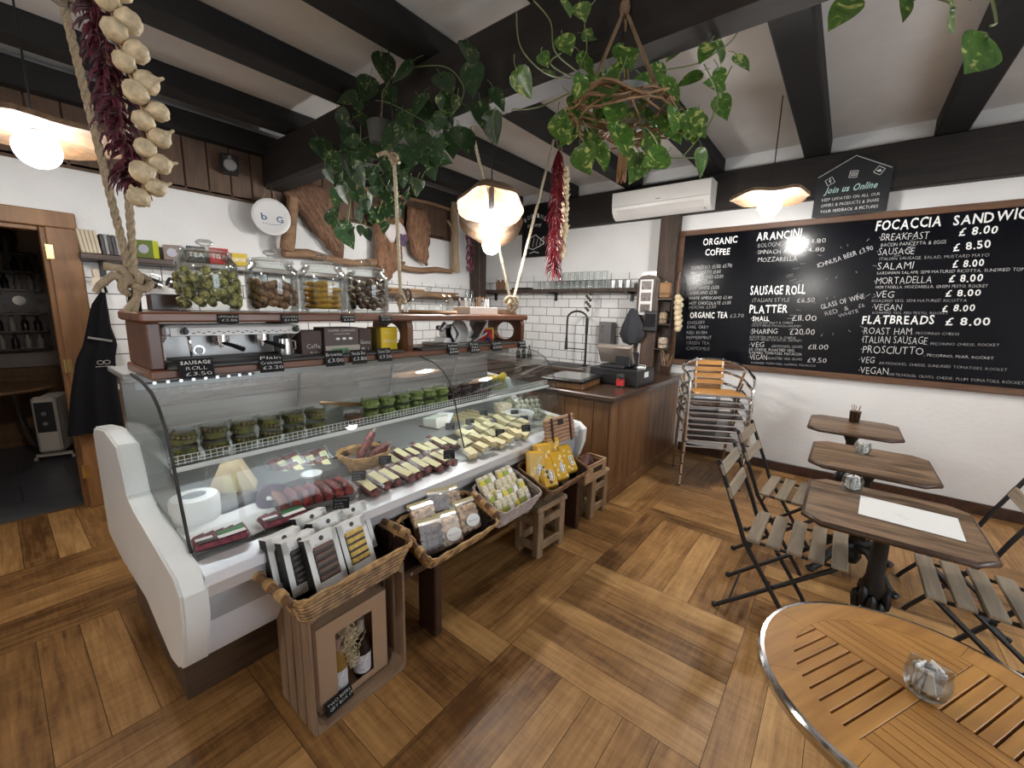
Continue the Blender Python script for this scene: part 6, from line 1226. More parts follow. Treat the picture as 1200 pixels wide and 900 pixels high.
gift_box((-.165, .05, .055), (-14, 0, 4), drk, 'white topped gift box at the back left of the front basket', 6)
gift_box((-.03, .095, .065), (-18, 0, 4), drk, 'white topped gift box at the very back of the front basket', 6)
bag_clear = film; bisc = mat('bag_biscuit', (.40, .23, .12), .6, var=.6, vscale=45); bisc_d = mat('bag_biscuit_dark', (.13, .065, .045), .6, var=.6, vscale=50)
bag_tan = mat('biscuit_slices', (.42, .27, .15), .5, var=.65, vscale=38); bag_brown = mat('biscuit_slices_dark', (.13, .075, .05), .5, var=.7, vscale=42)
def bisc_bag(p, r, m_, label, lab=True):
    l, e = inb(1, p, *r); t = thing('biscuit_bag', label, 'bag', l, rot=e, group='biscuit bags in the bench basket'); rr = random.Random(int(p[0] * 999)); b = MB()
    b.box((0, .004, .072), (.125, .022, .135), bev=.01)
    for i in range(4):
        for j in range(4): b.box((-.045 + .03 * i, -.006 + rr.uniform(-.004, .002), .022 + .032 * j), (.034, .012, .026), rot=(rr.uniform(-.25, .25), rr.uniform(-.5, .5), 0), bev=.004)
    b.build('biscuits', m_, t, 60); b = MB(); b.box((0, 0, .078), (.142, .038, .156), bev=.012); b.build('bag', film, t)
    b = MB(); b.box((0, .004, .158), (.138, .004, .022)); b.build('seal', mat('seal_card', (.5, .42, .22), .6), t)
    if lab:
        b = MB(); b.lathe([(.001, 0), (.042, 0), (.042, .001), (.001, .001)], c=(.012, -.0195, .055), n=24, rot=(R(90), 0, 0), sy=.74); la = b.build('label', paper, t); b = MB(); write(b, 'Biscotti', (-.018, -.0215, .05), (1, 0, 0), (0, 0, 1), .058, .010); b.build('print', mat('print_mauve', (.25, .15, .22), .6), la, 0)
bisc_bag((-.10, .02, .045), (-48, 0, -6), bag_tan, 'biscuit bag with a white oval label, at the left rear of the bench basket')
bisc_bag((-.02, -.075, .022), (-50, 0, -8), bag_tan, 'biscuit bag with a white oval label, front middle of the bench basket')
bisc_bag((.085, .035, .05), (-48, 0, -5), bag_tan, 'biscuit bag with a white oval label, at the right rear of the bench basket')
bisc_bag((.125, -.06, .026), (-50, 0, -6), bag_tan, 'biscuit bag with a white oval label, front right of the bench basket')
bisc_bag((-.005, .055, .05), (-40, 0, -16), bag_brown, 'dark biscuit bag with a pale strip in the middle of the bench basket', False)
bisc_bag((-.13, -.065, .02), (-44, 0, -12), bag_brown, 'dark biscuit bag half hidden in the front left of the bench basket', False)
S0 = None; small_lab = [mat('spice_yellow', (.66, .58, .05), .5), mat('spice_green', (.3, .4, .06), .5), paper]; whitepk = mat('white_pack', (.62, .56, .42), .6, var=.4, vscale=80)
for v in range(3):
    for j in range(4):
        for i in range(2 if True else 0):
            c = v * 2 + i; lb = 'cheese stick pack, %s column from left, %s from front, greyed basket' % (ORD[c], ORD[j])
            l, e = inb(2, (-.125 + .05 * c, -.085 + .05 * j, .05 + .016 * j), -48, 0, -9 + 7 * ((c * 5 + j * 3) % 4))
            t = thing('cheese_stick_pack', lb, 'pack', l, rot=e, group='cheese stick packs in the greyed basket'); b = MB(); b.box((0, 0, .042), (.044, .024, .098), bev=.007); b.build('pack', whitepk, t); b = MB(); b.box((0, -.0128, .055 if j % 2 else .03), (.036, .0015, .03)); b.build('label', small_lab[(c + j) % 3], t)
def pasta(p, r, label, dark=False):
    l, e = inb(3, p, *r); t = thing('pasta_bag', label, 'bag', l, rot=e, group='yellow pasta bags'); t.scale = (1.18, 1.18, 1.18); b = MB(); b.box((0, 0, .085), (.115, .035, .17), bev=.012); b.build('bag', mat('pasta_yellow', (.60, .34, .02), .3), t, 60)
    b = MB(); rr = random.Random(int(p[0] * 777))
    for k in range(9): b.ell((rr.uniform(-.035, .035), -.0175, .02 + .014 * k), (.012, .003, .01), k % 2 if dark else 0, 8, 4)
    b.build('pasta_window', [mat('pasta_pale', (.68, .55, .24), .5), mat('pasta_dark', (.06, .04, .03), .5)], t); b = MB(); b.lathe([(.001, 0), (.03, 0), (.03, .001), (.001, .001)], c=(.012, -.0195, .07), n=18, rot=(R(90), 0, 0), sx=.62, sy=1); la = b.build('label', paper, t); b = MB(); b.tube([(.012 + .0125 * math.cos(q), -.0212, .07 + .023 * math.sin(q)) for q in [6.283 * k / 18 for k in range(18)]], .0014, 4, closed=True); write(b, 'Pasta', (.003, -.0212, .067), (1, 0, 0), (0, 0, 1), .018, .007, 0, True); b.build('crest', drk, la, 0)
pasta((-.12, -.08, .04), (-52, 0, -14), 'yellow pasta bag with dark shells, front left of the dark basket', True)
pasta((.02, -.075, .045), (-52, 0, -10), 'yellow pasta bag with a white oval label, front middle of the dark basket')
pasta((.155, -.06, .05), (-52, 0, -8), 'yellow pasta bag with pale rings, front right of the dark basket')
pasta((-.185, .0, .05), (-36, 0, -24), 'yellow pasta bag standing at the left end of the dark basket')
pasta((-.06, .02, .06), (-42, 0, -16), 'yellow pasta bag in the second line of the dark basket')
pasta((.085, .035, .065), (-42, 0, -12), 'yellow pasta bag at the back right of the dark basket')

def stool(x, y, rz, w, d, h, label, tiers):
    t = thing('crate_stool', label, 'stool', (x, y, 0), rz); b = MB(); b.box((0, 0, h - .02), (w + .03, d + .02, .04), bev=.012); b.build('top', old_crate, t)
    for sx in (-1, 1):
        for sy in (-1, 1): b = MB(); b.box((sx * (w / 2 - .03), sy * (d / 2 - .025), (h - .04) / 2), (.06, .05, h - .04), bev=.006); b.build('leg', old_crate, t)
    for k in range(tiers):
        z = .075 + (h - .14) * k / max(1, tiers - .7)
        for sy in (-1, 1): b = MB(); b.box((0, sy * (d / 2 - .012), z), (w - .04, .022, .055), bev=.005); b.build('slat', old_crate, t)
        for sx in (-1, 1): b = MB(); b.box((sx * (w / 2 - .012), 0, z), (.022, d - .04, .055), bev=.005); b.build('slat', old_crate, t)
stool(2.20, 1.47, R(-3), .30, .20, .36, 'small pale wooden crate stool under the bench, the nearer one', 2)
stool(2.88, 1.435, R(-2), .25, .14, .36, 'small pale wooden crate stool beside the service counter, holding the hamper', 2)
t = thing('straw_hamper_lid', 'straw hamper lid with two dark straps leaning behind the yellow pasta bags', 'hamper lid', (2.40, 1.455, .70), rot=(R(-10), 0, R(-4)))
b = MB()
for k in range(7): b.box((0, 0, .013 + .026 * k), (.34, .024, .025), bev=.008)
b.build('lid', wood('hamper_lid', (.22, .115, .065), (.46, .28, .17), 0, 30, 5, .7, .5), t); b = MB()
for sx in (-.10, .11): b = MB(); b.box((sx, -.014, .09), (.018, .006, .19)); b.build('strap', mat('leather_strap', (.035, .015, .012), .5), t)
b = MB(); b.box((.0, -.0135, .145), (.06, .005, .04), bev=.002); b.build('buckle', black_metal, t)
t = thing('small_straw_crate', 'small straw woven crate on the far stool at the end of the bench', 'crate', (2.70, 1.40, .366), R(-3))
b = MB(); b.box((0, 0, .006), (.30, .16, .012))
for k in range(6):
    z = .016 + .022 * k
    for sy in (-1, 1): b.box((0, sy * .077, z), (.30, .012, .021), bev=.004)
    for sx in (-1, 1): b.box((sx * .147, 0, z), (.012, .16, .021), bev=.004)
b.build('base', wood('straw_crate', (.26, .15, .075), (.50, .33, .19), 0, 30, 5, .7, .5), t); b = MB(); b.box((.02, -.0845, .085), (.12, .004, .036)); b.build('handle_hole', mat('hamper_dark', (.03, .018, .012), .7), t)
t = thing('brown_bag', 'crinkled dark red bag in the small straw crate', 'bag', (2.69, 1.40, .385)); b = MB(); cloth_lump(b, (0, 0, 0), (.09, .055, .17), 11); b.build('bag', mat('maroon_bag', (.10, .035, .03), .4, var=.6, vscale=30), t)
# ------------------------------------------------------------------ pendant lamps
shade_out = mat('shade_bark', (.16, .10, .06), .9, bump=.8, bscale=60, var=.4, vscale=30)
shade_in = mat('shade_pale_wood', (.06, .029, .0085), .9, var=.45, vscale=24)
def pendant(x, y, zb, label, zs=.08, R_=.26, dome=.05, saddle=0, tip=0, az=0, top=3.05, sx=1.0, sy=.8, bm=None):
    """zs: how far the slab sits over the globe's centre; dome: droop of its rim; saddle: how much two ends curl up; tip: lean towards az"""
    t = thing('pendant_lamp', label, 'lamp', (x, y, zb))
    n, k = 36, 8; b = MB(); rr = random.Random(int(abs(x * 100) + abs(y * 10))); ph = [rr.uniform(0, 6.28) for _ in range(4)]
    A_ = Matrix.Rotation(az, 3, 'Z') @ Matrix.Rotation(tip, 3, 'Y')
    def S(r, a, off):
        q = r * R_ * (1 + .07 * math.sin(2 * a + ph[0]) + .05 * math.sin(3 * a + ph[1]) + .025 * math.sin(7 * a + ph[2]))
        X, Y = q * sy * math.cos(a), q * sx * math.sin(a)
        z = -dome * r * r + saddle * (r * math.sin(a)) ** 2 + .010 * math.sin(5 * a + ph[3]) * r + off
        v = A_ @ Vector((X, Y, z)); return (v.x, v.y, v.z + zs)
    for side in (0, 1):
        off = .024 if side == 0 else 0
        for i in range(k):
            for j in range(n):
                a0, a1 = 2 * math.pi * j / n, 2 * math.pi * (j + 1) / n; r0, r1 = i / k + .0001, (i + 1) / k
                q = [S(r0, a0, off), S(r1, a0, off), S(r1, a1, off), S(r0, a1, off)]
                b.poly(q if side == 0 else q[::-1], side)
    for j in range(n):
        a0, a1 = 2 * math.pi * j / n, 2 * math.pi * (j + 1) / n
        b.poly([S(1, a0, 0), S(1, a1, 0), S(1, a1, .024), S(1, a0, .024)], 0)
    b.build('lamp_shade', [shade_out, shade_in], t, 60)
    b = MB(); b.ell((0, 0, 0), (.08, .08, .08), n=24, k=16); b.build('bulb', bm or bulb_m, t, 60)
    b = MB(); b.cyl((0, 0, .072), (0, 0, zs + .01), .02, n=12); b.cyl((0, 0, zs + .02), (0, 0, zs + .06), .012, n=8); b.build('bulb_holder', black_plastic, t)
    b = MB(); b.tube([(0, 0, zs + .04), (0, 0, top - zb)], .004, 6); b.build('cord', black_metal, t)
def toward(x, y): return math.atan2(-y, -x)
pendant(.24, 3.0, 2.275, 'wide pale wood slab lamp glowing at the far left above the door', .085, .30, .03, 0, -.10, toward(.24, 3), 3.2, bm=bulb_l)
pendant(2.36, 2.10, 2.225, 'curled wooden slab lamp with a bright globe over the counter, the nearer of two', .225, .25, .16, 0, -.42, toward(2.36, 2.1), 3.05)
pendant(2.95, 2.62, 2.175, 'curled wooden slab lamp with a globe, hanging behind the nearer counter lamp', .08, .31, .0, .14, -.22, toward(2.95, 2.62), 3.2)
pendant(3.86, .58, 2.44, 'wood slab pendant lamp in front of the chalkboard menu', .075, .26, .03, 0, -.08, toward(3.86, .58), 3.2)
pendant(3.3, -2.25, 2.35, 'wood slab pendant lamp added as fill in the far right corner, outside the picture', .08, .26, .04, top=3.2, bm=bulb_fill)  # unseen lamp added only to brighten the right side
pendant(-2.2, .8, 2.35, 'wood slab pendant lamp behind the photographer, outside the picture', .08, .26, .04, top=3.2, bm=bulb_b)

# ------------------------------------------------------------------ left wall: shelves, bark, small goods
t = thing('wall_shelf', 'long dark wooden wall shelf behind the jars, holding books and tea boxes', 'shelf', (1.75, 4.44, 1.915)); b = MB(); b.box((0, 0, 0), (2.56, .22, .045), bev=.006); b.build('board', dark_wood, t)
for x in (-1.15, 0, 1.1): b = MB(); b.box((x, .07, -.11), (.03, .06, .18)); b.build('bracket', black_metal, t)
WS = 1.938
cream_b = mat('book_cream', (.55, .48, .36), .8, var=.15); dark_b = mat('book_dark', (.05, .045, .05), .6, var=.5, vscale=20); grey_b = mat('book_grey', (.25, .24, .24), .6)
for i in range(11):
    t = thing('book', ('cream spined book, %s from the left on the wall shelf by the door' % ORD[i]) if i < 5 else ('dark spined book, %s from the left on the wall shelf by the door' % ORD[i]), 'book', (.497 + .021 * i + (.004 if i > 4 else 0), 4.42, WS + .002), rot=(0, R(-6 if i < 5 else -3), 0), group='books on the wall shelf')
    h = .165 + .01 * ((i * 3) % 3) - (.02 if i > 4 else 0); b = MB(); b.box((0, .02, h / 2), (.0185, .13, h), bev=.004); b.build('cover', cream_b if i < 5 else (grey_b if i % 3 == 0 else dark_b), t); b = MB(); b.box((0, .022, h / 2), (.013, .132, h - .006)); b.build('pages', paper, t)
def tea(x, w, h, m1, m2, rz, label, word=None, lid=None):
    t = thing('tea_box', label, 'box', (x, 4.40, WS), R(rz)); b = MB(); b.box((0, 0, h / 2), (w, .075, h), bev=.002); b.build('carton', m1, t); b = MB(); b.box((w / 2 + .0008, 0, h / 2), (.0016, .075, h)); b.build('end_face', m2, t)
    b = MB(); c = (0, -.0382, h * .5); b.lathe([(.001, 0), (.036, 0), (.036, .0008), (.001, .0008)], c=c, n=8, rot=(R(90), 0, 0)) if word is None else write(b, word, (-w * .4, -.0384, h * .35), (1, 0, 0), (0, 0, 1), w * .8, h * .3, 0, True); b.build('emblem', paper if word else mat('emblem_lilac', (.45, .45, .55), .6), t, 0)
tea(.855, .125, .135, mat('tea_green', (.13, .18, .03), .5), mat('tea_lime', (.55, .60, .03), .5), -38, 'green and lime tea box on the wall shelf behind the left ropes')
tea(1.025, .115, .12, mat('tea_taupe', (.22, .16, .14), .5), mat('tea_blue', (.30, .42, .58), .5), -28, 'greyish pink tea box with an ornate emblem beside the green one')
tea(1.18, .13, .13, mat('tea_black', (.03, .03, .035), .5), mat('tea_grey', (.3, .3, .3), .5), -15, 'black tea box on the wall shelf behind the first jar', 'TEA')
tea(1.345, .135, .135, mat('tea_red', (.42, .02, .025), .5), mat('tea_red2', (.3, .02, .02), .5), -15, 'red box with white letters behind the first two jars', 'TISA')
tea(1.50, .12, .11, mat('tea_yellow', (.62, .45, .04), .5), mat('tea_olive', (.2, .2, .08), .5), -15, 'yellow box behind the second jar on the wall shelf', 'LIMONE')
for k, x in enumerate((.86, 1.0, 1.30, 1.42)):
    t = thing('hanging_mug', 'steel and black mug hung under the wall shelf, %s from the left' % ORD[k], 'mug', (x, 4.36, 1.745), rot=(R(8), R(-68), 0), group='mugs hung under the wall shelf')
    b = MB(); b.lathe([(.001, -.05), (.036, -.05), (.04, .05), (.037, .05), (.033, -.044), (.001, -.044)], n=20); b.build('body', steel, t, 60); b = MB(); b.lathe([(.0385, -.02), (.0402, -.02), (.0415, .035), (.0395, .035)], n=20, caps=False); b.build('band', black_plastic, t, 60); b = MB(); b.tube([(.038, 0, .03), (.07, 0, .028), (.07, 0, -.025), (.037, 0, -.03)], .005, 6); b.build('handle', steel, t)
t = thing('hook_rail', 'thin wire hook rail for mugs under the wall shelf', 'rail', (1.15, 4.38, 1.86)); b = MB(); b.cyl((-.45, 0, 0), (.45, 0, 0), .005, n=8)
for x in (-.28, -.14, .16, .28): b.tube([(x, 0, 0), (x, -.015, -.03), (x, .005, -.055)], .003, 5)
b.cyl((-.4, 0, 0), (-.4, 0, .035), .004, n=6); b.cyl((.4, 0, 0), (.4, 0, .035), .004, n=6); b.build('rail', steel, t)
t = thing('dark_box', 'small dark wooden box standing on the top shelf behind the big rope knot', 'box', (.50, 2.34, GT)); b = MB(); b.box((0, 0, .035), (.12, .08, .07), bev=.003); b.build('box', dark_wood, t)

def organic(b, ol, y, th, seed, m=0):
    """a rough slab: an outline in x,z with a bulging, ridged front"""
    rr = random.Random(seed); n = len(ol); P_ = []
    for i in range(n):
        a, c = Vector(ol[i]), Vector(ol[(i + 1) % n]); k = max(2, int((c - a).length / .05))
        for j in range(k): q = a + (c - a) * j / k; P_.append((q.x + rr.uniform(-.012, .012), q.y + rr.uniform(-.012, .012)))
    cx = sum(p[0] for p in P_) / len(P_); cz = sum(p[1] for p in P_) / len(P_); N = len(P_); rings = [(1, 0), (.97, -.5), (.86, -.85), (.6, -1.0), (.3, -1.05)]
    vs = []
    for f, d in rings:
        for p in P_: vs.append((cx + (p[0] - cx) * f, y + th * (d + (rr.uniform(-.3, .3) if d else 0)), cz + (p[1] - cz) * f))
    fs = []
    for r_ in range(len(rings) - 1):
        for i in range(N): j = (i + 1) % N; fs.append((r_ * N + i, r_ * N + j, (r_ + 1) * N + j, (r_ + 1) * N + i))
    fs.append([(len(rings) - 1) * N + i for i in range(N)]); fs.append([i for i in range(N)][::-1]); b._a(vs, fs, m)
t = thing('driftwood_shelf', 'long horizontal driftwood branch fixed along the left wall above the jars', 'branch', (3.0, 4.45, 2.1)); b = MB(); rr = random.Random(6)
b.tube([(-1.1 + .25 * k, .02 * math.sin(k) - .03, .025 * math.sin(k * 1.7) + .0) for k in range(10)], .042, 10, rf=lambda u: 1.1 - .35 * u + .12 * math.sin(17 * u)); b.tube([(-.2, -.03, .02), (.1, -.08, .06), (.3, -.1, .04)], .018, 6); b.build('branch', drift, t, 60)
t = thing('upper_branch', 'thin driftwood branch running along the boards above the bark pieces', 'branch', (3.2, 4.43, 2.92)); b = MB(); b.tube([(-.85, 0, .02), (-.4, -.02, -.02), (.1, 0, .0), (.6, -.02, .02), (1.0, 0, .01)], .024, 8); b.build('branch', drift, t, 60)
t = thing('driftwood_post', 'gnarled upright driftwood on the branch right of the white plate', 'driftwood', (1.97, 4.38, 2.13)); b = MB(); b.tube([(-.05, 0, 0), (-.04, -.02, .1), (.01, 0, .25), (.03, .01, .4), (.035, 0, .5)], .058, 10, rf=lambda u: 1.1 - .3 * u + .15 * math.sin(9 * u)); b.build('trunk', drift, t, 60)
t = thing('driftwood_upright', 'tall pale driftwood upright near the corner on the branch', 'driftwood', (4.17, 4.38, 2.1)); b = MB(); b.tube([(.02, 0, 0), (0, 0, .3), (-.01, -.01, .6), (-.03, 0, .92)], .058, 10, rf=lambda u: 1.05 - .2 * u + .08 * math.sin(11 * u)); b.tube([(-.04, -.02, .5), (-.12, -.04, .62), (-.16, -.03, .66)], .016, 6); b.build('trunk', wood('pale_drift', (.20, .14, .085), (.40, .29, .19), 2, 12, 8, .8, .5), t, 60)
ca, sa = math.cos(R(57)), math.sin(R(57)); b = MB(); organic(b, [((x - 2.25) * ca - (z - 2.4) * sa, (x - 2.25) * sa + (z - 2.4) * ca) for x, z in ((1.95, 2.68), (2.23, 2.85), (2.34, 2.82), (2.47, 2.66), (2.58, 2.48), (2.54, 2.12), (2.44, 2.13), (2.14, 2.46))], .03, .07, 3)
slab_m = wood('bark_slab', (.035, .016, .011), (.36, .20, .125), 0, 44, 12, .9, 1.0, bdist=.03); o = b.build('bark_slab', slab_m, None, 50); o.location = (2.25, 4.42, 2.4); o.rotation_euler = (0, R(57), 0); tag(o, 'large slanting slab of ridged bark leaning above the driftwood branch', 'bark')
t = thing('bark_mask', 'rough bark sculpture with a white patch hanging behind the middle rope', 'sculpture', (3.2, 4.36, 2.4))
b = MB(); organic(b, [(x - 3.2, z - 2.4) for x, z in ((2.83, 2.73), (3.19, 2.81), (3.31, 2.59), (3.27, 2.22), (3.19, 2.03), (3.02, 1.85), (2.92, 2.08), (2.91, 2.45), (2.84, 2.61))], .03, .08, 5); b.build('bark', bark, t, 50)
b = MB(); organic(b, [(x - 3.2, z - 2.4) for x, z in ((3.40, 2.82), (3.62, 2.85), (3.74, 2.67), (3.66, 2.14), (3.47, 2.24), (3.36, 2.5))], .03, .07, 8); b.build('bark', bark, t, 50)
b = MB(); organic(b, [(-.26, .12), (.02, .20), (.12, .06), (-.12, -.06)], -.045, .04, 9); b.build('white_patch', mat('lambswool', (.62, .58, .58), .9), t, 60); b = MB(); rr = random.Random(2)
for k in range(10): b.ell((.0 + rr.uniform(-.06, .06), -.10, -.02 + rr.uniform(-.05, .05)), (.03, .012, .045), n=6, k=4, rot=(0, rr.uniform(-1, 1), 0))
b.build('purple_flower', mat('dried_purple', (.10, .06, .11), .8), t)
t = thing('white_plate', 'round white plate with blue letters hung on the wall above the second jar', 'plate', (1.79, 4.36, 2.41), rot=(R(90), 0, R(-10)))
b = MB(); b.lathe([(.001, 0), (.155, 0), (.165, .012), (.16, .016), (.13, .008), (.001, .008)], n=40); b.build('plate', mat('plate_white', (.66, .66, .66), .35), t, 60); b = MB(); write(b, 'b', (-.085, -.03, .0095), (1, 0, 0), (0, 1, 0), .05, .06, 0, True); write(b, 'G', (.04, -.04, .0095), (1, 0, 0), (0, 1, 0), .06, .06, 0, True)
for k in range(7): b.box((-.07 + .023 * k, -.07 + .003 * abs(k - 3), .0085), (.012, .006, .001))
b.build('lettering', mat('blue_glaze', (.05, .13, .25), .4), t, 0); b = MB(); b.tube([(-.06, .15, .0), (0, .32, -.02), (.06, .15, .0)], .003, 5); b.build('string', rope_grey, t)
t = thing('board_shelf', 'low wall shelf under the branch holding stacked wooden boards', 'shelf', (3.62, 4.43, 1.74)); b = MB(); b.box((0, 0, 0), (1.45, .24, .04), bev=.005); b.build('board', post_wood, t)
for k in range(7):
    w = (.62, .55, .6, .5, .58, .45, .5)[k]; b = MB(); b.box((0, 0, 0), (w, .2, .018), bev=.004); b.cyl((w / 2, 0, 0), (w / 2 + .09, 0, 0), .011, n=8); o = b.build('chopping_board', oak_board if k % 2 else drift, None); o.location = (3.30 + .03 * (k % 3) if k < 4 else 3.92, 4.42, 1.77 + .019 * (k if k < 4 else k - 4)); o.rotation_euler = (0, 0, .06 * (k % 3 - 1))
    tag(o, 'wooden serving board, %s from the bottom of the %s stack on the low shelf' % (ORD[k if k < 4 else k - 4], 'left' if k < 4 else 'right'), 'board', 'stacked serving boards')
t = thing('wall_speaker', 'small black loudspeaker on the boards high on the left wall', 'speaker', (1.50, 4.42, 2.80), rot=(0, 0, R(-15))); b = MB(); b.box((0, 0, 0), (.13, .11, .15), bev=.008); b.build('cabinet', black_plastic, t); b = MB(); b.lathe([(.001, 0), (.02, 0), (.045, .008), (.05, .008)], c=(0, -.058, -.015), n=18, rot=(R(90), 0, 0)); b.lathe([(.001, 0), (.014, .004)], c=(0, -.058, .05), n=12, rot=(R(90), 0, 0)); b.build('cone', grey_plastic, t); b = MB(); b.box((0, .06, 0), (.03, .03, .06)); b.build('bracket', black_metal, t)
t = thing('dried_herb_bunch', 'dark purple bunch of dried flowers hanging beside the pale upright near the corner', 'dried flowers', (4.42, 4.33, 2.1)); b = MB(); rr = random.Random(4)
for k in range(46): a = rr.uniform(0, 6.28); q = rr.uniform(.01, .07); z = rr.uniform(.05, .62); b.ell((q * math.cos(a), q * math.sin(a) * .6, z), (.012, .012, .05), n=5, k=4, rot=(rr.uniform(-.3, .3), rr.uniform(-.3, .3), 0))
b.build('flowers', purple_chili, t); b = MB(); b.cyl((0, 0, .5), (0, .04, .95), .008, n=6); b.build('stems', drift, t)
for k, (x, h) in enumerate(((4.6, .12), (4.52, .10))): 
    t = thing('small_jug', 'little clear glass at the corner end of the driftwood branch, %s' % ('right' if k == 0 else 'left'), 'glass', (x - .12, 4.36, 1.76)); b = MB(); b.lathe([(.001, 0), (.03, 0), (.036, h), (.033, h), (.028, .006), (.001, .006)], n=14); b.build('glass', jar_glass, t, 60)

# apron on its peg
t = thing('black_apron', 'black apron with a small oval emblem hanging on the door frame side', 'apron', (.50, 4.36, .62))
def ap_prof(z):
    pts = [(0, -.24, .07), (.30, -.19, .065), (.55, -.135, .075), (.66, -.085, .10), (.80, -.05, .075), (.95, -.01, .075), (1.04, .045, .075)]
    for (z0, a0, b0), (z1, a1, b1) in zip(pts[:-1], pts[1:]):
        if z <= z1: f = (z - z0) / (z1 - z0); return a0 + (a1 - a0) * f, b0 + (b1 - b0) * f
    return pts[-1][1:]
b = MB(); nx, nz = 26, 24; vs = []
for s in (0, 1):
    for j in range(nz + 1):
        z = 1.04 * j / nz; x0, x1 = ap_prof(z)
        for i in range(nx + 1):
            u = i / nx; y = -.025 - .022 * math.sin(u * 15 + z) * (1 - z * .7) - .05 * math.sin(math.pi * u); vs.append((x0 + (x1 - x0) * u, y + (.012 if s else 0), z))
fs = []; K_ = (nx + 1) * (nz + 1)
for j in range(nz):
    for i in range(nx):
        a = j * (nx + 1) + i; fs.append((a, a + 1, a + nx + 2, a + nx + 1)); fs.append((K_ + a, K_ + a + nx + 1, K_ + a + nx + 2, K_ + a + 1))
for j in range(nz):
    for i in (0, nx): a = j * (nx + 1) + i; fs.append((a, a + nx + 1, K_ + a + nx + 1, K_ + a) if i == 0 else (a, K_ + a, K_ + a + nx + 1, a + nx + 1))
for i in range(nx): fs.append((i, K_ + i, K_ + i + 1, i + 1)); a = nz * (nx + 1) + i; fs.append((a, a + 1, K_ + a + 1, K_ + a))
b._a(vs, fs, 0); b.build('cloth', black_cloth, t, 60)
b = MB(); b.tube([(.045, -.03, 1.04), (.05, -.01, 1.12), (.07, .02, 1.13), (.08, -.03, 1.04)], .008, 6); b.build('neck_strap', black_cloth, t); b = MB(); b.box((.0, -.09, .70), (.13, .004, .014), rot=(0, R(14), 0)); b.build('strap_trim', grey_plastic, t)
b = MB()
for s in (-1, 1): b.tube([(-.0 + s * .018 + .017 * math.cos(q), -.097, .53 + .014 * math.sin(q)) for q in [6.283 * k / 16 for k in range(16)]], .0025, 5, closed=True)
for k in range(8): b.box((-.042 + .012 * k, -.097, .50), (.008, .002, .006))
b.build('emblem', mat('emblem_grey', (.3, .3, .3), .7), t)
t = thing('coat_peg', 'small metal peg on the tiles holding the apron strap', 'peg', (.57, 4.53, 1.75)); b = MB(); b.cyl((0, .01, 0), (0, -.16, .01), .008, n=8); b.ell((0, -.16, .012), (.014, .014, .014), n=8, k=6); b.box((0, .008, 0), (.04, .012, .06)); b.build('peg', steel, t)
t = thing('paper_tag', 'crumpled pale paper tag tied beside the rope loop above the apron', 'tag', (.53, 4.30, 1.70)); b = MB(); b.box((0, 0, .03), (.06, .006, .06), rot=(0, .2, .3)); b.box((0, .004, .09), (.035, .02, .07), rot=(.2, -.2, .5)); b.build('paper', mat('tag_paper', (.62, .54, .44), .8), t)

# ------------------------------------------------------------------ ropes that carry the shelf
def rope(b, pts, r, turns=60, n=7, m=0):
    """three twisted strands along a polyline"""
    P_ = [Vector(p) for p in pts]; L_ = [0]
    for a, c in zip(P_[:-1], P_[1:]): L_.append(L_[-1] + (c - a).length)
    N = max(8, int(L_[-1] / .012))
    for s in range(3):
        o = []
        for i in range(N + 1):
            d = L_[-1] * i / N; k = 0
            while k < len(P_) - 2 and d > L_[k + 1]: k += 1
            f = (d - L_[k]) / max(1e-6, L_[k + 1] - L_[k]); p = P_[k].lerp(P_[k + 1], f); T_ = (P_[k + 1] - P_[k]).normalized(); u = T_.orthogonal().normalized(); w = T_.cross(u); a = d * turns + s * 2.094
            o.append(p + (u * math.cos(a) + w * math.sin(a)) * r * .52)
        b.tube(o, r * .58, 5, m)
def knot(b, c, r, seed, tails=3):
    rr = random.Random(seed); c = Vector(c); o = []
    for k in range(70): a = k / 70 * 2 * math.pi; o.append(c + Vector((math.cos(2 * a) * (1.6 + math.cos(3 * a)) * r, math.sin(3 * a) * r * 1.2, math.sin(2 * a) * (1.6 + math.cos(3 * a)) * r)))
    b.tube(o, r * .85, 6, closed=True)
    for k in range(tails):
        a = rr.uniform(-1, 1); b.tube([c, c + Vector((rr.uniform(-2, 2) * r, -r, -2.5 * r)), c + Vector((rr.uniform(-2, 2) * r, 0, -6 * r))], r * .7, 6)
t = thing('left_rope', 'pair of thick ropes with a big frayed knot at the left end of the shelf', 'rope', (.345, 2.06, GT)); b = MB()
rope(b, [(.0, .0, .13), (-.045, .08, .80), (-.10, .11, 1.48)], .0125); rope(b, [(.01, 0, .13), (.06, .08, .8), (.11, .11, 1.48)], .0125); b.build('rope', rope_m, t)
b = MB(); knot(b, (.005, -.01, .105), .017, 3, 2); b.tube([(0, -.01, .11), (-.05, -.02, .125), (-.085, -.01, .09), (-.10, -.01, .065)], .018, 8, rf=lambda u: 1 - .5 * u); b.tube([(.01, -.01, .10), (-.03, -.03, .15), (-.07, -.02, .155)], .014, 8); b.build('knot', rope_m, t, 60)
b = MB(); b.tube([(-.006, 0, .06), (-.012, 0, 0)], .008, 6); b.tube([(.014, 0, .06), (.012, 0, 0)], .008, 6); b.build('strap', black_cloth, t)
b = MB(); b.tube([(-.058 + .02 * math.cos(q), .08 + .02 * math.sin(q), .99 + .004 * q) for q in [k * .6 for k in range(16)]], .012, 7); b.tube([(-.06, .08, .99), (-.12, .06, 1.0), (-.14, .05, .985)], .012, 7); b.build('upper_knot', rope_grey, t, 60)
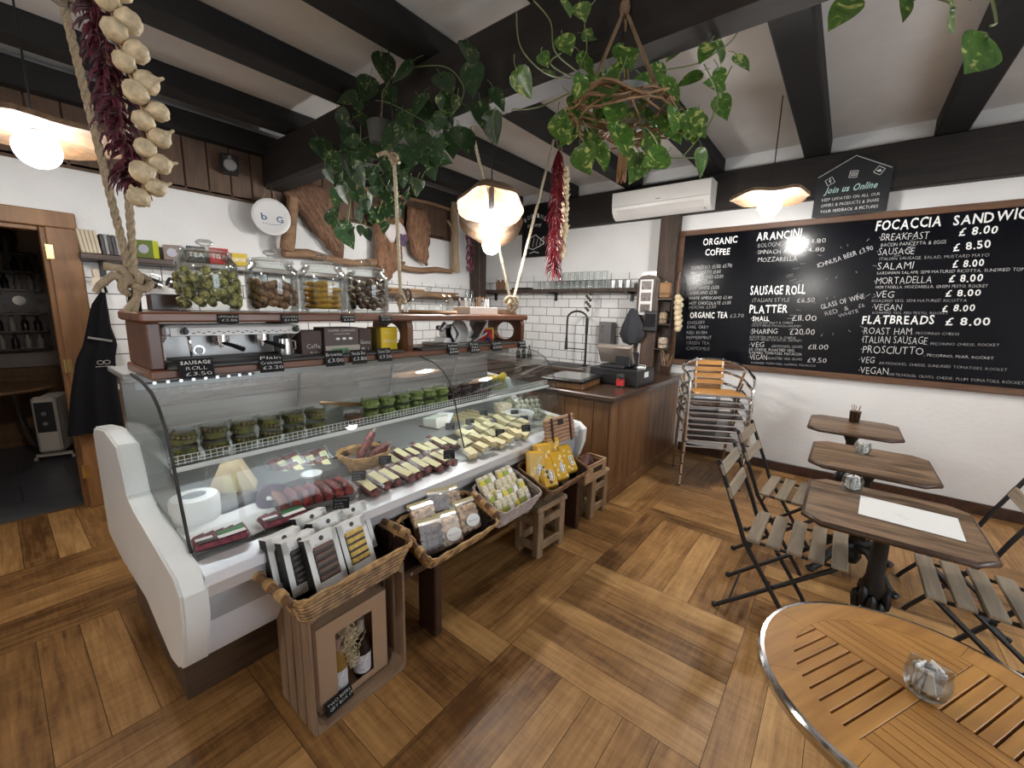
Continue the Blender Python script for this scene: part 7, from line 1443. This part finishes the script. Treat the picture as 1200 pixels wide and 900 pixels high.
t = thing('middle_rope', 'pale thin rope with a knot at the middle of the top shelf', 'rope', (1.53, 2.06, GT)); b = MB(); rope(b, [(0, 0, .09), (.0, .03, .84)], .0105, 80); b.build('rope', mat('rope_pale', (.62, .54, .40), .95, bump=.8, bscale=260), t); b = MB(); knot(b, (0, 0, .08), .012, 4, 2); knot(b, (0, .03, .85), .011, 5, 0); b.tube([(0, .03, .85), (-.06, .03, .87), (-.10, .04, .845)], .012, 7); b.build('knot', rope_m, t, 60); b = MB(); b.tube([(0, .03, .86), (.03, .1, 1.48)], .004, 5); b.build('cord', black_metal, t)
t = thing('right_rope', 'two spreading ropes meeting in a knot at the right end of the shelf', 'rope', (2.62, 2.10, GT)); b = MB(); rope(b, [(-.02, 0, .12), (-.5, .06, 1.48)], .0115, 80); rope(b, [(.02, 0, .12), (.60, .06, 1.48)], .0115, 80); b.build('rope', mat('rope_pale', (.62, .54, .40), .95, bump=.8, bscale=260), t)
b = MB(); knot(b, (-.025, 0, .10), .016, 6, 3); knot(b, (.03, 0, .10), .015, 8, 2); b.build('knot', rope_m, t, 60)

# ------------------------------------------------------------------ hanging garlic and chillies
def garlic(name, label, pts, r, n, seed=1, pair=True, cord=()):
    t = thing(name, label, 'garlic', pts[0]); o0 = Vector(pts[0]); P_ = [Vector(p) - o0 for p in pts]; rr = random.Random(seed)
    L_ = [0]
    for a, c in zip(P_[:-1], P_[1:]): L_.append(L_[-1] + (c - a).length)
    def at(d):
        k = 0
        while k < len(P_) - 2 and d > L_[k + 1]: k += 1
        return P_[k].lerp(P_[k + 1], (d - L_[k]) / (L_[k + 1] - L_[k]))
    me = None
    for i in range(n):
        d = L_[-1] * (i + .6) / (n + .2); s = (1 if i % 2 else -1) if pair else 0; p = at(d) + Vector((s * r * .62, -r * .5 + .3 * r * rr.random(), 0))
        if me is None:
            b = MB(); b.lathe([(.001, -1.0 * r), (.42 * r, -.92 * r), (.86 * r, -.55 * r), (1.0 * r, -.05 * r), (.82 * r, .42 * r), (.40 * r, .75 * r), (.17 * r, 1.05 * r), (.12 * r, 1.5 * r)], n=20, jit=lambda a, z: 1 + .05 * math.cos(7 * a)); me = b.build('bulb', garlic_m, t, 60); o = me
        else: o = me.copy(); COL.objects.link(o); o.parent = t
        o.location = p; o.rotation_euler = (R(rr.uniform(20, 70)), R(s * rr.uniform(25, 60)), rr.uniform(0, 3)); sc = rr.uniform(.86, 1.12); o.scale = (sc, sc, sc)
    b = MB()
    for q in range(3): b.tube([at(L_[-1] * k / 14) + Vector((.006 * math.cos(k * 1.2 + q * 2), .01 + .006 * math.sin(k * 1.2 + q * 2), 0)) for k in range(15)], .006, 5)
    b.build('braid', mat('garlic_stalk', (.45, .34, .2), .9), t, 60)
    if cord: b = MB(); b.tube([(0, 0, 0)] + [tuple(Vector(c) - o0) for c in cord], .005, 5); b.build('cord', rope_grey, t)
    return t
def chillies(name, label, top, bot, w, n, m_, seed, l=.06, pr=.0065, cord=None):
    t = thing(name, label, 'chillies', top); rr = random.Random(seed); D = Vector(bot) - Vector(top); b = MB()
    for k in range(n):
        f = (k + rr.random()) / n; a = rr.uniform(0, 6.283); q = w * (.35 + .65 * rr.random()) * (.45 + .55 * min(1, f * 2.5)); p = D * f; o = Vector((q * math.cos(a), q * math.sin(a) * .8, 0)); e = o.normalized() * .3 + Vector((rr.uniform(-.2, .2), rr.uniform(-.2, .2), -1)); ll = l * rr.uniform(.7, 1.3)
        b.tube([p + o * .3, p + o + e * ll * .35, p + o + e * ll * .75 + o * .1, p + o + e * ll], pr, 5, rf=lambda u: 1.0 - .85 * u)
    g = b.build('pods', m_, t, 60); g['kind'] = 'stuff'
    b = MB(); b.tube([(0, 0, .02), tuple(D * .5), tuple(D * .93)], .006, 6); b.build('string', rope_grey, t)
    if cord: b = MB(); b.tube([(0, 0, 0), tuple(Vector(cord) - Vector(top))], .005, 5); b.build('cord', rope_grey, t)
    return t
garlic('garlic_string', 'long plaited string of cream garlic bulbs at the top left, in front of the rope', [(.235, 1.28, 2.45), (.247, 1.28, 2.23), (.258, 1.28, 2.13), (.285, 1.28, 2.02), (.282, 1.28, 1.92), (.255, 1.28, 1.815)], .0225, 23, seed=3, cord=[(.23, 1.3, 3.05)])
chillies('chilli_string', 'long string of dried dark red chillies beside the big garlic plait', (.205, 1.315, 2.5), (.245, 1.315, 1.865), .033, 420, mat('dark_chili', (.075, .008, .02), .5, var=.6, vscale=40), 5, .034, .0042, (.205, 1.3, 3.05))
chillies('chilli_bunch', 'hanging bunch of bright red chillies in the middle, by the right rope', (3.17, 2.075, 2.93), (3.18, 2.075, 1.94), .062, 380, red_chili, 8, .085, .0065, (3.19, 2.12, 3.05))
garlic('small_garlic_string', 'string of garlic bulbs hanging right beside the red chilli bunch', [(3.28, 2.085, 2.84), (3.31, 2.085, 2.6), (3.31, 2.085, 2.3), (3.26, 2.085, 2.06)], .038, 17, seed=6, pair=False, cord=[(3.26, 2.12, 3.05)])
garlic('short_garlic_string', 'short string of garlic hanging from the frame left of the chalkboard', [(4.80, 1.505, 1.80), (4.80, 1.50, 1.65), (4.80, 1.47, 1.42)], .042, 13, seed=9, cord=[(4.82, 1.51, 1.95), (4.93, 1.535, 2.06), (4.97, 1.54, 2.06)])

# ------------------------------------------------------------------ trailing plants
def leafmat(name, g1, g2, y, amount):
    m = bpy.data.materials.new(name); m.use_nodes = True; nt = m.node_tree; bs = nt.nodes['Principled BSDF']; L = nt.links.new
    tc = nt.nodes.new('ShaderNodeTexCoord'); n = nt.nodes.new('ShaderNodeTexNoise'); n.inputs['Scale'].default_value = 26; n.inputs['Detail'].default_value = 4; n.inputs['Distortion'].default_value = 1.5; L(tc.outputs['Object'], n.inputs[0])
    r = nt.nodes.new('ShaderNodeValToRGB'); e = r.color_ramp.elements; e[0].position = .3; e[0].color = (*g1, 1); e[1].position = .48; e[1].color = (*g2, 1); k = e.new(.565 + (1 - amount) * .12); k.color = (*g2, 1); k = e.new(.625 + (1 - amount) * .14); k.color = (*y, 1); L(n.outputs['Fac'], r.inputs[0]); L(r.outputs[0], bs.inputs['Base Color'])
    bs.inputs['Roughness'].default_value = .32; bs.inputs['Subsurface Weight'].default_value = 0; return m
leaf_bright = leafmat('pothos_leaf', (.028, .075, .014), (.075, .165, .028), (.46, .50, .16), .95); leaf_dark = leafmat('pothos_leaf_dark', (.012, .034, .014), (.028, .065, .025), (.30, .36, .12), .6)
stem_m = mat('pothos_stem', (.16, .20, .08), .6)
def leaf(b, x, y, z, l, tx, ty, tz, nx, ny, nz):
    T_ = Vector((tx, ty, tz)).normalized(); N_ = Vector((nx, ny, nz)); N_ = (N_ - T_ * N_.dot(T_)).normalized(); S_ = T_.cross(N_); c = Vector((x, y, z)) - T_ * l * .45
    st = [(-.06, .0), (-.08, .16), (.02, .33), (.16, .40), (.32, .39), (.5, .33), (.68, .23), (.84, .11), (1.0, 0.0)]
    vs = []; fs = []
    for k, (u, w) in enumerate(st):
        u0 = max(u, 0.0) if k else 0.03; dr = -.16 * u * u * l
        mid = c + T_ * (u0 * l) + N_ * dr
        for s in (-1, -.5, 0, .5, 1): vs.append(mid + S_ * (s * w * l) + T_ * ((u - u0) * l * abs(s)) + N_ * (-.10 * l * (1 - abs(s)) * (1 if w > 0 else 0) * min(1, w * 3) - .05 * l * abs(s) ** 3 * w * 2))
    for k in range(len(st) - 1):
        for j in range(4): a = k * 5 + j; fs.append((a, a + 1, a + 6, a + 5))
    b._a(vs, fs, 0)
def pothos(t, leaves, vines, m_, seed):
    o0 = Vector(t.location); b = MB(); b.M = Matrix.Translation(-o0)
    for q in leaves: leaf(b, *q)
    b.build('foliage', m_, t, 60); b = MB(); b.M = Matrix.Translation(-o0); rr = random.Random(seed)
    for v in vines:
        P_ = [Vector(p) for p in v]; o = []
        for i in range(len(P_) - 1):
            p0 = P_[max(0, i - 1)]; p1 = P_[i]; p2 = P_[i + 1]; p3 = P_[min(len(P_) - 1, i + 2)]
            for k in range(6): f = k / 6; o.append(.5 * ((2 * p1) + (p2 - p0) * f + (2 * p0 - 5 * p1 + 4 * p2 - p3) * f * f + (3 * p1 - p0 - 3 * p2 + p3) * f ** 3))
        o.append(P_[-1]); b.tube(o, .0028, 5)
    for q in leaves:                                   # a petiole from each leaf back towards the plant
        T_ = Vector(q[4:7]); N_ = Vector(q[7:10]); c = Vector(q[:3]) - T_ * q[3] * .42; b.tube([c, c - T_ * q[3] * .25 - N_ * .01 + Vector((0, 0, .01)), c - T_ * q[3] * .4 - N_ * .035 + Vector((0, 0, .03))], .0017, 4)
    b.build('stems', stem_m, t, 60)
xr = random.Random(31)
for k in range(58):
    u = xr.random(); c = Vector((1.70 + xr.uniform(-.12, .05), 2.72 - 1.0 * u + xr.uniform(-.1, .1), 2.72 - .42 * (1 - u) - xr.uniform(0, .30)))
    d = Vector((xr.uniform(-.5, .3), xr.uniform(-.6, .6), -xr.uniform(.3, 1))).normalized(); LEAF_BEAM.append((*c, xr.uniform(.055, .095), *d, -.8 + xr.uniform(-.4, .4), -.5 + xr.uniform(-.5, .5), xr.uniform(-.1, .6)))
xr = random.Random(12)
for k in range(26):
    a, q = xr.uniform(0, 6.28), .30 * xr.random() ** .6; c = Vector(BASKET_C) + Vector((q * math.cos(a), q * math.sin(a), xr.uniform(-.12, .10))); d = Vector((math.cos(a) * .5, math.sin(a) * .5, -xr.uniform(.4, 1))).normalized()
    LEAF_BASKET.append((*c, xr.uniform(.08, .14), *d, -.7 + xr.uniform(-.5, .5), -.4 + xr.uniform(-.5, .5), xr.uniform(-.1, .7)))
t = thing('hanging_basket_plant', 'bright variegated trailing plant in a twig basket hung from the cross beam', 'plant', BASKET_C)
pothos(t, LEAF_BASKET, VINE_BASKET, leaf_bright, 2)
twig = wood('twig', (.16, .09, .045), (.36, .22, .12), 0, 14, 6, .8, .4); b = MB(); rr = random.Random(8)
for k in range(9):
    R0 = .25 + rr.uniform(-.03, .03); z = -.035 + rr.uniform(-.03, .03); ph = rr.uniform(0, 6); sp = rr.uniform(3.4, 5.6); b.tube([(R0 * math.cos(ph + sp * i / 20) * (1 + .06 * math.sin(i)), R0 * .8 * math.sin(ph + sp * i / 20), z + .02 * math.sin(i * .9 + k)) for i in range(21)], .0045, 5)
for k in range(9): a = rr.uniform(0, 6.28); a2 = a + rr.uniform(2.2, 3.8); b.tube([(.27 * math.cos(a), .22 * math.sin(a), -.03), (.1 * math.cos(a + .6), .1 * math.sin(a + .6), -.075), (.27 * math.cos(a2), .22 * math.sin(a2), -.03)], .0045, 5)
b.build('twig_basket', twig, t, 60)
b = MB(); K = Vector(BASKET_K) - Vector(BASKET_C); K.x -= .03
for a in (0.4, 2.5, 4.4): b.tube([tuple(K), (.2 * math.cos(a), .16 * math.sin(a), .0)], .0065, 6); b.tube([tuple(K + Vector((.008, 0, 0))), (.2 * math.cos(a + .12), .16 * math.sin(a + .12), .0)], .005, 6)
b.tube([tuple(K), tuple(K + Vector((.0, .0, .42)))], .008, 6); b.ell(tuple(K), (.022, .022, .034), n=10, k=6); b.build('hanger', mat('jute', (.26, .17, .10), .95, bump=.8, bscale=200), t, 60)
b = MB(); b.lathe([(.001, -.06), (.075, -.06), (.095, .05), (.10, .06), (.09, .06), (.001, .05)], n=24); b.build('pot', mat('grey_pot', (.24, .27, .29), .5), t, 60)
b = MB()
for k in range(22): a = k * 2.4; b.tube([(.006 * math.cos(a), .006 * math.sin(a), -.06), (.012 * math.cos(a), .012 * math.sin(a), -.14), (.018 * math.cos(a), .018 * math.sin(a), -.24 - .02 * (k % 3))], .0035, 4)
b.ell((0, 0, -.075), (.016, .016, .03), n=8, k=6); b.build('tassel', mat('jute_tassel', (.36, .2, .12), .95), t)
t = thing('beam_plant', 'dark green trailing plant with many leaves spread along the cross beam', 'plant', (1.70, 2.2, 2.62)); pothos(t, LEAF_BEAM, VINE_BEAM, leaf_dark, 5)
b = MB(); b.lathe([(.001, .0), (.07, 0), (.085, .12), (.078, .12), (.001, .1)], c=(.0, .25, .0), n=20); b.build('pot', mat('dark_pot', (.05, .05, .045), .6), t, 60); b = MB(); b.tube([(0, .25, .12), (.02, .25, .3), (.10, .25, .43)], .005, 5); b.build('hanger', rope_grey, t)
t = thing('near_plant', 'large pale edged leaves trailing in at the top right, closest to the camera', 'plant', (1.05, -.15, 2.95)); pothos(t, LEAF_NEAR, VINE_NEAR, leaf_bright, 9)
b = MB(); b.lathe([(.001, 0), (.09, 0), (.11, .14), (.10, .14), (.001, .12)], n=20); b.build('pot', mat('clay_pot', (.3, .14, .08), .8), t, 60); b = MB()
for a in (0, 2.1, 4.2): b.tube([(.1 * math.cos(a), .1 * math.sin(a), .13), (0, 0, .25)], .004, 5)
b.build('hanger', rope_grey, t)
b = MB(); b.M = Matrix.Translation(-Vector((1.05, -.15, 2.95)))
for v in VINE_NEAR: b.tube([v[0], (v[0][0] * .5 + .525, v[0][1] * .5 - .06, 2.85), (1.05, -.15, 3.07)], .003, 5)
b.build('upper_stems', stem_m, t, 60)

# ------------------------------------------------------------------ the room behind the door
t = thing('cafe_table', 'round wooden cafe table with a chrome leg in the dim room behind the door', 'table', (-.05, 6.46, 0)); b = MB(); b.lathe([(.001, .70), (.40, .70), (.42, .715), (.41, .735), (.001, .735)], n=40); b.build('tabletop', oak_board, t); b = MB(); b.tube([(.12, 0, .70), (.16, -.02, .35), (.20, -.03, .12), (.30, -.1, .02)], .018, 8); b.tube([(-.1, .05, .70), (-.14, .1, .1), (-.25, .2, .02)], .018, 8); b.build('leg', chrome, t)
t = thing('oil_radiator', 'cream oil filled radiator with a black control panel behind the door frame', 'radiator', (.27, 6.12, 0), R(72)); rad = mat('radiator_cream', (.55, .49, .42), .4); b = MB()
for k in range(7): b.box((-.02 + .055 * k, 0, .36), (.028, .16, .56), bev=.013)
b.cyl((-.05, 0, .15), (.36, 0, .15), .025, n=10); b.cyl((-.05, 0, .58), (.36, 0, .58), .025, n=10); b.build('fins', rad, t); b = MB(); b.box((-.07, 0, .38), (.07, .17, .56), bev=.02); b.build('control_body', rad, t); b = MB(); b.box((-.108, 0, .46), (.008, .13, .30), bev=.003); b.build('control_panel', black_plastic, t)
b = MB()
for z in (.40, .5): b.cyl((-.112, 0, z), (-.13, 0, z), .02, n=12)
b.build('dial', grey_plastic, t)
for x in (-.02, .31): b = MB(); b.box((x, 0, .06), (.03, .26, .03)); b.cyl((x, -.12, .022), (x, -.145, .022), .022, n=12); b.cyl((x, .12, .022), (x, .145, .022), .022, n=12); b.build('castor', rad, t)
def spice_rack(x, z, label, tone):
    t = thing('bottle_rack', label, 'rack', (x, 6.98, z)); b = MB(); b.box((0, .06, .2), (.6, .015, .4))
    for zz in (.01, .2, .39): b.box((0, 0, zz), (.6, .13, .02))
    for xx in (-.295, .295): b.box((xx, 0, .2), (.02, .13, .4))
    b.build('frame', dark_wood, t); return t
spice_rack(.12, 1.68, 'dark wooden bottle rack on the far wall above the star', 0); spice_rack(.12, 1.05, 'dark wooden bottle rack on the far wall below the star', 1)
G1 = None; bm_ = [mat('pale_bottle', (.38, .34, .30), .3), mat('dark_glass_bottle', (.03, .02, .018), .2)]
for r_, (z, nm) in enumerate(((1.70, 'lower row of the upper rack'), (1.89, 'top row of the upper rack'), (1.07, 'lower row of the lower rack'), (1.26, 'top row of the lower rack'))):
    for k in range(6):
        x = -.11 + .09 * k; lb = 'bottle, %s from the left in the %s behind the door' % (ORD[k], nm)
        if r_ < 2 and k == 0 and G1 is None: pass
        t = thing('rack_bottle', lb, 'bottle', (x, 6.96, z), group='bottles in the far racks'); b = MB(); b.lathe([(.001, 0), (.028, 0), (.03, .09), (.012, .12), (.012, .15), (.001, .15)], n=12); b.build('bottle', bm_[(r_ + (k % 3 == 0)) % 2], t, 60); b = MB(); b.cyl((0, 0, .15), (0, 0, .162), .013, n=8); b.build('cap', black_plastic, t)
t = thing('star_mirror', 'dark star shaped frame with a small bright mirror on the far wall', 'mirror', (.24, 7.0, 1.58)); b = MB(); st = []
for k in range(16): q = .2 if k % 2 == 0 else .12; st.append((q * math.cos(k * math.pi / 8), q * math.sin(k * math.pi / 8)))
b.prism(st, 1, -.01, .03); b.build('frame', dark_wood, t); b = MB(); b.lathe([(.001, 0), (.05, 0), (.05, .006), (.001, .006)], c=(0, -.012, 0), n=20, rot=(R(90), 0, 0)); b.build('mirror', chrome, t)
t = thing('tall_vase', 'tall dark lidded vase on top of the upper bottle rack', 'vase', (.22, 6.98, 2.08)); b = MB(); b.lathe([(.001, 0), (.06, 0), (.085, .12), (.075, .2), (.03, .25), (.025, .3), (.04, .32), (.001, .34)], n=18); b.build('vase', mat('dark_vase', (.04, .025, .02), .4), t, 60)
t = thing('low_cabinet', 'low brown wooden cabinet against the far wall behind the cafe table', 'cabinet', (.2, 6.985, 0)); b = MB(); b.box((0, 0, .43), (.9, .12, .86), bev=.006); b.build('body', door_wood, t); b = MB(); b.box((0, -.062, .42), (.8, .012, .7), bev=.004); b.build('door', door_wood, t)
